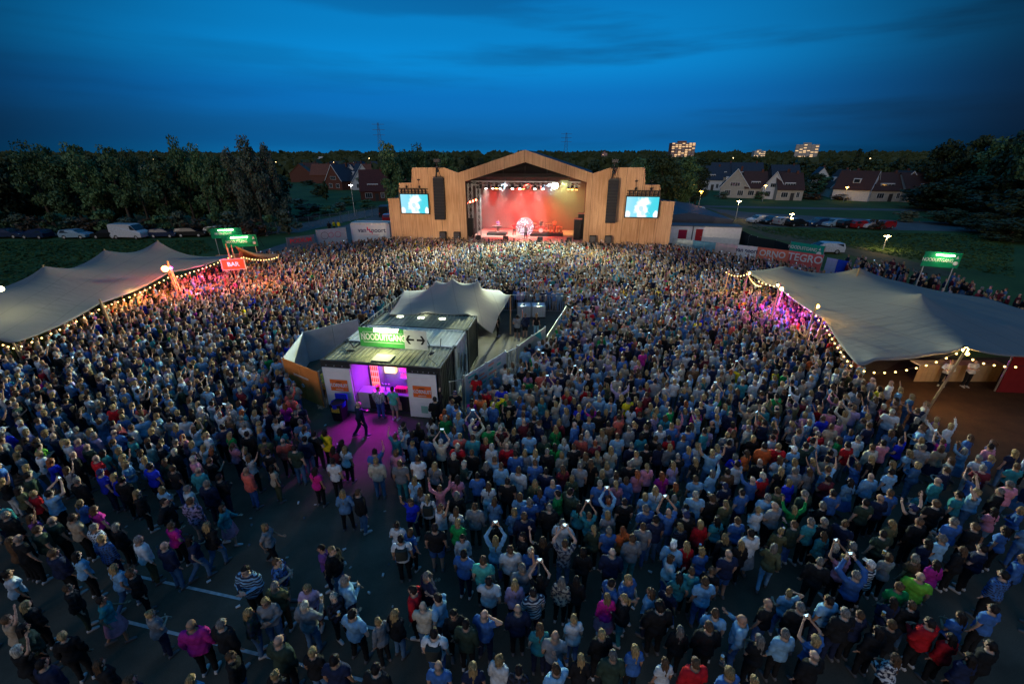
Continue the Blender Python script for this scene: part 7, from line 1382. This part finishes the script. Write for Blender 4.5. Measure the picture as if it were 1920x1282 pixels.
for k in range(9):
    px = 20 + k*40 + rr.uniform(-12, 12); house(px, 338 + rr.uniform(-3,4), 11, 9, 4, 8, rr.uniform(-30,30), WHITE if k % 2 else CREAM, TILE_R, 'pale distant house seen through the dark left trees, %s from the left' % names[k], k % 2 == 0, grp='far houses behind the left trees', det=False)
# tower blocks
def tower(px, top, base_d, W_, D_, storeys, wm, yaw, label, litw=.4, cols=7):
    a = gx(px, 300, base_d); zt = gx(px, top, base_d).z; t = thing('apartment_tower', label, 'apartment block', (a.x, a.y, 0), R(yaw), 'apartment towers on the horizon'); m = MB(); m.box(-W_/2, W_/2, 0, D_, 0, zt, wm); m.build('wall', t)
    m = MB(); m.box(-W_*.2, W_*.15, D_*.3, D_*.7, zt, zt+3.2, wm); m.build('roof_house', t); q = random.Random(int(px)); fh = zt/storeys; n = 0
    for s in range(storeys):
        if (s+1)*fh < 8: continue
        for c in range(cols):
            x = -W_/2 + W_*(c+.5)/cols; m = MB(); m.box(x-W_/cols*.38, x+W_/cols*.38, -.25, -.05, s*fh+fh*.3, s*fh+fh*.85, WARMWIN if q.random() < litw else mat('pale_balcony', (.62,.56,.52))); m.build('window', t)
        for c in range(3): y = D_*(c+.5)/3; m = MB(); m.box(W_/2+.05, W_/2+.25, y-D_*.12, y+D_*.12, s*fh+fh*.3, s*fh+fh*.85, WARMWIN if q.random() < litw*.7 else mat('pale_balcony', (.62,.56,.52))); m.build('window', t)
tower(1278,268,820,40,22,13,mat('tower_brick',(.30,.13,.10)),-6,'brick apartment tower with rows of pale balconies on the horizon right of the stage',.5); tower(1422,283,1150,26,16,12,mat('tower_pale',(.55,.5,.46)),-8,'small pale apartment tower on the horizon, middle of the three',.55,5); tower(1508,271,900,38,24,13,mat('tower_grey',(.42,.38,.34)),-30,'beige apartment tower turned to the side on the horizon, rightmost of the three',.35,6); tower(603,297,1000,30,14,9,WHITE,10,'pale far block on the horizon left of the stage',.3,5); tower(1133,287,1100,12,12,12,mat('tower_pink',(.45,.2,.2)),0,'tiny reddish block on the horizon just right of the stage roof',.2,3)
# pylons
def pylon(px, dist, h, label):
    a = gx(px, 300, dist); t = thing('lattice_pylon', label, 'pylon', (a.x, a.y, 0)); m = MB()
    for s in (-1, 1):
        for u in (-1, 1): m.bar((s*4, u*4, 0), (s*.6, u*.6, h), .18, .18, DGREY)
    for k in range(10):
        z = h*k/10; w_ = 4-3.4*k/10; w2 = 4-3.4*(k+1)/10
        for u in (-1, 1): m.bar((-w_, u*w_, z), (w2, u*w2, z+h/10), .09, .09, DGREY); m.bar((w_, u*w_, z), (-w2, u*w2, z+h/10), .09, .09, DGREY)
    m.build('lattice', t)
    for z in (.72,.84,.96): m = MB(); m.bar((-8,0,h*z),(8,0,h*z),.35,.35,DGREY); m.build('crossarm', t)
pylon(716, 620, 52, 'faint lattice pylon behind the trees left of the stage'); pylon(1060, 700, 44, 'faint lattice pylon behind the stage roof')
# street lamps
def street_lamp(px, py, basey, label, c=(1,.55,.15), e=30, power=250, h=None, arm=.0):
    b = gp(px, basey); d = ray(px, py); tt = b.y/d.y; z = CH + d.z*tt; t = thing('street_lamp', label, 'street lamp', b, 0, 'street lamps'); m = MB(); m.cyl((0,0,0),(0,0,z),.09,.05,GREYM,8); m.build('post', t); m = MB(); m.box(-.45,.45,-.12,.12,z,z+.1,DGREY); m.build('lamp_head', t); m = MB(); m.box(-.40,.40,-.10,.10,z-.07,z-.001,mat('street_lens_%d' % (c[1]*100), c, noise=0, emit=c, estr=e)); m.sph((0,-.1,z-.05),.16,M['street_lens_%d' % (c[1]*100)],8,5); m.build('lens', t)
    if power: lamp('street_lamp_light', 'POINT', (b.x, b.y-.2, z-.3), power, c, .2)
street_lamp(1379,377,412,'street lamp at the left end of the car park',(1,.72,.3),25,260); street_lamp(1480,401,422,'street lamp standing before the parked cars',(1,.6,.2),28,260); street_lamp(1655,442,468,'street lamp nearest, on the grass right of the car park',(1,.66,.22),30,260)
street_lamp(1308,359,400,'orange street lamp behind the storage hall, brightest of the group',(1,.42,.05),30,200); street_lamp(1292,346,385,'orange street lamp behind the storage hall, tallest',(1,.45,.08),16,80); street_lamp(666,347,406,'white street lamp beside the brick house on the left',(.9,.95,1),10,40); street_lamp(1581,351,378,'warm street lamp before the middle gabled house',(1,.5,.1),25,150); street_lamp(1429,348,378,'warm street lamp before the white gabled house',(1,.55,.15),22,100); street_lamp(1745,353,385,'warm street lamp among the dark trees on the right',(1,.5,.1),18,60); street_lamp(275,362,400,'warm street lamp glimpsed through the left trees',(1,.6,.25),22,30)
glowlamp(2,541,4.6,(1,.95,.5),25,'white lamp at the left edge above the left tent',.16,60)
# mesh fence on the left behind the service road
for i, (a, b) in enumerate([((500,442),(560,431)),((560,430),(640,418)),((640,417),(712,404))]):
    barrier(gp(*a), gp(*b), 1.9, 'wire mesh fence along the service road, %s stretch' % ['nearest the red car','middle','nearest the stage'][i], None, 'mesh fences by the service road')
# camera tripod and speaker silhouettes at left edge of crowd
p = gp(486,462); t = thing('tripod_floodlight', 'dark tripod with a lamp head beside the green exit sign', 'tripod', p); m = MB()
for k in range(3): m.bar((0,0,1.6),(.7*math.cos(k*2.1),.7*math.sin(k*2.1),0),.05,.05,BLACK)
m.build('leg', t); m = MB(); m.sph((0,0,2.0),(.4,.3,.45),BLACK,8,6); m.build('lamp_head', t)
# ================= TREES =================
def crown_mesh(seed, W_, H_, base, n, leaf, m_, shape='round', clumps=22):
    r = np.random.RandomState(seed); C_ = []
    for k in range(clumps):
        f = r.rand(); z = base + (H_-base)*(.08 + .84*f)
        if shape == 'poplar': rad = W_/2*(.75 - .45*f)
        elif shape == 'willow': rad = W_/2*math.sin(PI*min(1, .25+.72*f))*(1.0)
        else: rad = W_/2*math.sqrt(max(0.05, 1-(2*f-.85)**2))*.78
        a = r.rand()*2*PI; q = math.sqrt(r.rand())*rad; C_.append((q*math.cos(a), q*math.sin(a), z, W_*r.uniform(.13,.24), (H_-base)*r.uniform(.07,.14)))
    C_ = np.array(C_); ci = r.randint(0, clumps, n); c = C_[ci]; d = r.normal(size=(n,3)); d /= np.linalg.norm(d, axis=1)[:, None]; rad = (.55 + .5*r.rand(n))[:, None]
    P = c[:, :3] + d*rad*np.stack([c[:, 3], c[:, 3], c[:, 4]], 1); u = r.normal(size=(n,3)); u /= np.linalg.norm(u, axis=1)[:, None]; nn = d*.6 + r.normal(size=(n,3))*.5; v = np.cross(nn, u); v /= np.linalg.norm(v, axis=1)[:, None]; u = np.cross(v, nn); u /= np.linalg.norm(u, axis=1)[:, None]
    s = leaf*(.6 + .8*r.rand(n))[:, None]; vs = np.empty((n, 4, 3)); vs[:, 0] = P-u*s; vs[:, 1] = P-v*s*.6; vs[:, 2] = P+u*s; vs[:, 3] = P+v*s*.6
    me = bpy.data.meshes.new('crown'); me.from_pydata([tuple(x) for x in vs.reshape(-1,3)], [], [(4*i,4*i+1,4*i+2,4*i+3) for i in range(n)]); me.materials.append(m_); me.update(); return me, C_
def tree_proto(seed, W_, H_, base, n, leaf, m_, shape='round', clumps=22):
    me, C_ = crown_mesh(seed, W_, H_, base, n, leaf, m_, shape, clumps); r = random.Random(seed); m = MB(); tr = H_*.022; top = H_*(.55 if shape != 'poplar' else .8); pts = [Vector((0,0,0)), Vector((r.uniform(-.2,.2),r.uniform(-.2,.2),top*.4)), Vector((r.uniform(-.5,.5),r.uniform(-.5,.5),top))]
    m.cyl(pts[0], pts[1], tr*1.3, tr, BARK, 8); m.cyl(pts[1], pts[2], tr, tr*.35, BARK, 7)
    for k in range(7):
        c = C_[r.randrange(len(C_))]; a = pts[1].lerp(pts[2], r.uniform(0,.8)); m.cyl(a, Vector(c[:3]), tr*.4, tr*.1, BARK, 5)
    return me, m.mesh('trunk')
TP = {'broad': [tree_proto(s, 9, 13, 1.5, 4200, .30, LEAF, clumps=30) for s in (1,2,3)], 'dark': [tree_proto(s, 9, 12, .8, 3600, .34, LEAFD, clumps=26) for s in (4,5)], 'willow': [tree_proto(s, 8, 14, .8, 5200, .26, LEAFW, 'willow', 34) for s in (6,7)], 'poplar': [tree_proto(8, 3.6, 15, 1.0, 2200, .3, LEAFD, 'poplar', 26)],
      'airy': [tree_proto(s, 8, 14, 3.5, 2300, .27, LEAF, clumps=24) for s in (9,10)], 'far': [tree_proto(s, 9, 10, .6, 900, .6, LEAFD, clumps=16) for s in (11,12,13)], 'bush': [tree_proto(s, 4, 3, .1, 900, .22, mm, clumps=12) for s, mm in ((14,LEAF),(15,LEAFW),(16,LEAFR))]}
used_l = {}
def tree(kind, x, y, H_, W_, label, var=None, grp=None):
    me, tr = TP[kind][(var if var is not None else rnd.randrange(99)) % len(TP[kind])]; base = {'broad':(9,13),'dark':(9,12),'willow':(8,14),'poplar':(3.6,15),'airy':(8,14),'far':(9,10),'bush':(4,3)}[kind]
    t = thing('tree' if kind != 'bush' else 'bush', label, 'tree' if kind != 'bush' else 'bush', (x, y, 0), rnd.uniform(0, 6.28), grp); t.scale = (W_/base[0], W_/base[0], H_/base[1]); o = ob('crown' if kind != 'bush' else 'foliage', me, t); ob('trunk' if kind != 'bush' else 'stem', tr, t); return t
def tree_px(kind, px, dist, toppy, wpx, label, var=None, grp=None):
    a = gx(px, 400, dist); z = gx(px, toppy, dist).z; dep = proj((a.x, dist, z))[2]; return tree(kind, a.x, dist, max(z, 2), wpx*dep/FPX, label, var, grp)
ORD = ['first','second','third','fourth','fifth','sixth','seventh','eighth','ninth','tenth','eleventh','twelfth','thirteenth','fourteenth','fifteenth','sixteenth','seventeenth','eighteenth','nineteenth','twentieth','twenty-first','twenty-second','twenty-third','twenty-fourth','twenty-fifth','twenty-sixth','twenty-seventh','twenty-eighth']
left = [('dark',10,78,298,90),('airy',92,80,256,70),('airy',128,83,262,56),('airy',180,80,258,64),('dark',215,84,292,80),('airy',240,79,263,60),('airy',275,83,272,52),('broad',318,79,284,75),('airy',362,82,247,50),('airy',395,81,262,48),('broad',420,78,290,60),('willow',452,79,272,42),('willow',487,80,258,58),('willow',520,82,264,44),('dark',50,82,290,80),('dark',-50,76,305,110),('broad',150,82,290,80),('broad',370,84,286,70)]
for i, (k, px, d, ty, w_) in enumerate(sorted(left, key=lambda a: a[1])): tree_px(k, px, d, ty, w_, '%s tree from the left in the tall dark row behind the parked cars' % ORD[i], i, 'tall trees behind the left parked cars')
for i in range(15): px = -20 + i*38; tree_px('dark' if i % 3 else 'broad', px, 88+rnd.uniform(-2,6), 308+rnd.uniform(-8,14), 85, '%s tree from the left in the back row of the left wood' % ORD[i], i, 'back row of the left wood')
for i in range(17): px = -10 + i*34; tree_px('bush', px, 72+rnd.uniform(-1,1.5), 402+rnd.uniform(-10,8), rnd.uniform(44,62), '%s bush from the left under the tall left trees' % ORD[i], i, 'bushes under the left trees')
for i, (k, px, d, ty, w_) in enumerate([('airy',738,88,256,55),('airy',792,96,263,52),('broad',765,92,280,50),('broad',840,100,282,58),('dark',815,110,288,60),('dark',880,120,293,50),('broad',700,150,318,50),('dark',905,130,296,45),('dark',1030,140,296,60)]): tree_px(k, px, d, ty, w_, 'green tree rising behind the left half of the stage, %s from the front' % ORD[i], i, 'trees behind the stage')
for i, (k, px, d, ty, w_) in enumerate([('dark',1150,115,300,70),('broad',1195,112,294,75),('dark',1240,108,288,75),('broad',1275,112,290,60),('dark',1218,125,290,70),('dark',1110,130,300,60),('dark',1300,120,310,50)]): tree_px(k, px, d, ty, w_, 'dense dark tree between the right stage wing and the houses, %s from the left' % ORD[[2,3,5,6,4,1,7][i]], i, 'trees right of the stage')
for i, (k, px, d, ty, w_) in enumerate([('dark',1490,142,342,60),('bush',1465,136,362,38),('bush',1515,136,362,44),('broad',1545,150,330,60),('dark',1520,155,325,60),('bush',1570,134,366,40),('bush',1600,134,366,44),('bush',1640,134,372,36),('bush',1702,130,370,44),('bush',1420,138,372,30),('bush',1350,138,372,34),('bush',1650,78,420,40)]): tree_px(k, px, d, ty, w_, 'rounded %s by the houses beyond the car park, at the %s place' % ('tree' if k != 'bush' else 'bush', ORD[i]), i, 'garden trees by the right houses')
for i in range(2): tree_px('poplar', (1577,1597)[i], 235, (273,277)[i], 15, 'slender dark poplar on the right skyline, %s of the pair' % ('left' if i == 0 else 'right'), 0, 'pair of poplars')
for i, (k, px, d, ty, w_) in enumerate([('dark',1745,128,262,90),('dark',1790,120,254,95),('broad',1835,115,256,95),('dark',1880,100,232,110),('dark',1925,86,196,130),('dark',1990,78,205,150),('broad',1900,86,212,95),('broad',1942,80,186,130),('dark',1760,105,330,110),('dark',1820,98,330,120),('dark',1885,86,330,140),('dark',1700,150,300,80),('dark',1950,72,330,150),('dark',1790,84,392,80),('dark',1860,74,400,100),('dark',1920,66,410,110),('bush',1700,88,400,60),('dark',1730,112,345,90)]): tree_px(k, px, d, ty, w_, 'big dark tree in the wood on the right edge, %s counted from its far end' % ORD[i], i, 'dark wood on the right')
for i in range(26):
    px = 1190 + i*22.5; tree_px('far', px, 190+rnd.uniform(-10,60), 303+rnd.uniform(-8,8)-(6 if 1600 < px < 1700 else 0), 48, '%s tree from the left in the belt behind the right houses' % ORD[i], i, 'tree belt behind the right houses')
for i in range(12):
    px = 575 + i*14; tree_px('far', px, 150+rnd.uniform(-25,110), 335+rnd.uniform(-12,14), rnd.uniform(22,36), '%s garden tree among the far houses left of the stage' % ORD[i], i, 'garden trees left of the stage')
for i, (px, d, ty, w_) in enumerate([(585,105,385,60),(615,98,392,50),(640,105,380,45),(690,112,382,40),(565,115,378,50),(575,90,398,50),(655,120,372,40)]): tree_px('bush', px, d, ty, w_, '%s bush in the gardens behind the mesh fence left of the stage' % ORD[i], (2,0,1,0,1,2,0)[i], 'bushes behind the mesh fence')
# far woodland to the horizon: one mass
def far_wood():
    r = np.random.RandomState(5); V = []; n_t = 2600
    y = 230*np.exp(r.rand(n_t)*3.0); x = (r.rand(n_t)*2-1)*y*1.35; h = 5 + 4.2*r.rand(n_t); wd = h*.9
    lx = []; k = 26
    for i in range(n_t):
        px = proj((x[i], y[i], 5))[0]
        if 540 < px < 705 and y[i] < 520 and r.rand() < .5: continue
        sc_ = 1 + y[i]/1200; kk = k; d = r.normal(size=(kk,3)); d /= np.linalg.norm(d, axis=1)[:, None]; d[:, 2] = np.clip(d[:, 2]*.5 + .5, 0, .97)
        P = np.array((x[i], y[i], 0)) + d*np.array((wd[i]*sc_, wd[i]*.6, h[i]))*(.7+.35*r.rand(kk))[:, None]; u = r.normal(size=(kk,3)); u[:, 1] *= .4; u /= np.linalg.norm(u, axis=1)[:, None]; v = np.cross(u, np.array((0,1,.3))+.4*r.normal(size=(kk,3))); v /= np.linalg.norm(v, axis=1)[:, None]
        s = (1.7 + y[i]*.0022)*sc_*(.6+.7*r.rand(kk))[:, None]; q = np.empty((kk,4,3)); q[:, 0] = P-u*s; q[:, 1] = P-v*s; q[:, 2] = P+u*s; q[:, 3] = P+v*s; V.append(q)
    V = np.concatenate(V); n = len(V); me = bpy.data.meshes.new('far_woodland'); me.from_pydata([tuple(p) for p in V.reshape(-1,3)], [], [(4*i,4*i+1,4*i+2,4*i+3) for i in range(n)]); me.materials.append(LEAFD); me.update(); o = ob('far_woodland', me, kind='stuff'); print('wood quads', n)
far_wood()
# tiny town lights
tw = MB()
for k in range(46):
    px = rr.choice([rr.uniform(545,700), rr.uniform(0,520), rr.uniform(1090,1900)]); d = rr.uniform(260,900); p = gx(px, 300, d); z = rr.uniform(6,10); s = d*.0011; tw.sph((p.x, p.y, z), (s,s,s), mat('town_glow', (1,.7,.3), noise=0, emit=(1,.68,.32), estr=5), 5, 4)
tw.build('town_lights', kind='stuff', label=None)
# grass on the banks beside the square
def tufts(name, polys, n, h, m_):
    r = np.random.RandomState(3); P = []
    while len(P) < n:
        k = r.randint(len(polys)); pl = polys[k]; xs = [p[0] for p in pl]; ys = [p[1] for p in pl]; x = r.uniform(min(xs), max(xs)); y = r.uniform(min(ys), max(ys))
        if inside(x, y, pl): P.append((x, y))
    P = np.array(P); a = r.rand(n)*PI; w_ = .12+.2*r.rand(n); hh = h*(.5+r.rand(n)); V = np.zeros((n,3,3)); V[:, 0, 0] = P[:, 0]-w_*np.cos(a); V[:, 0, 1] = P[:, 1]-w_*np.sin(a); V[:, 1, 0] = P[:, 0]+w_*np.cos(a); V[:, 1, 1] = P[:, 1]+w_*np.sin(a); V[:, 2, :2] = P + .15*r.normal(size=(n,2)); V[:, 2, 2] = hh
    me = bpy.data.meshes.new(name); me.from_pydata([tuple(p) for p in V.reshape(-1,3)], [], [(3*i,3*i+1,3*i+2) for i in range(n)]); me.materials.append(m_); me.update(); ob(name, me, kind='stuff')
def P0(*l): return [tuple(gp(x, y)[:2]) for x, y in l]
tufts('rough_grass', [P0((0,452),(380,450),(400,470),(300,500),(0,560)), P0((1400,425),(1650,437),(1900,440),(1900,520),(1620,470),(1450,440))], 16000, .09, GRASS)

# trodden cups and paper on the open asphalt
lit = MB(); q = random.Random(4)
for k in range(150):
    x, y = q.uniform(-14, 6), q.uniform(8, 19)
    px, py, _ = proj((x, y, 0))
    if not inside(x, y, OPENP) and q.random() < .6: continue
    if inside(x, y, COMP): continue
    r_ = q.random()
    if r_ < .4: lit.cyl((x,y,.045),(x+q.uniform(-.1,.1),y+q.uniform(-.1,.1),.05),.03,.04,WHITE,6)
    elif r_ < .8: a = q.uniform(0,3.1); lit.bar((x,y,.025),(x+.09*math.cos(a),y+.09*math.sin(a),.025),.06,.006,mat('paper_scrap',(.35,.33,.3)))
    else: lit.cyl((x,y,.025),(x+.01,y,.03),.05,.05,mat('flat_lid',(.2,.2,.22)),7)
lit.build('litter', kind='stuff')
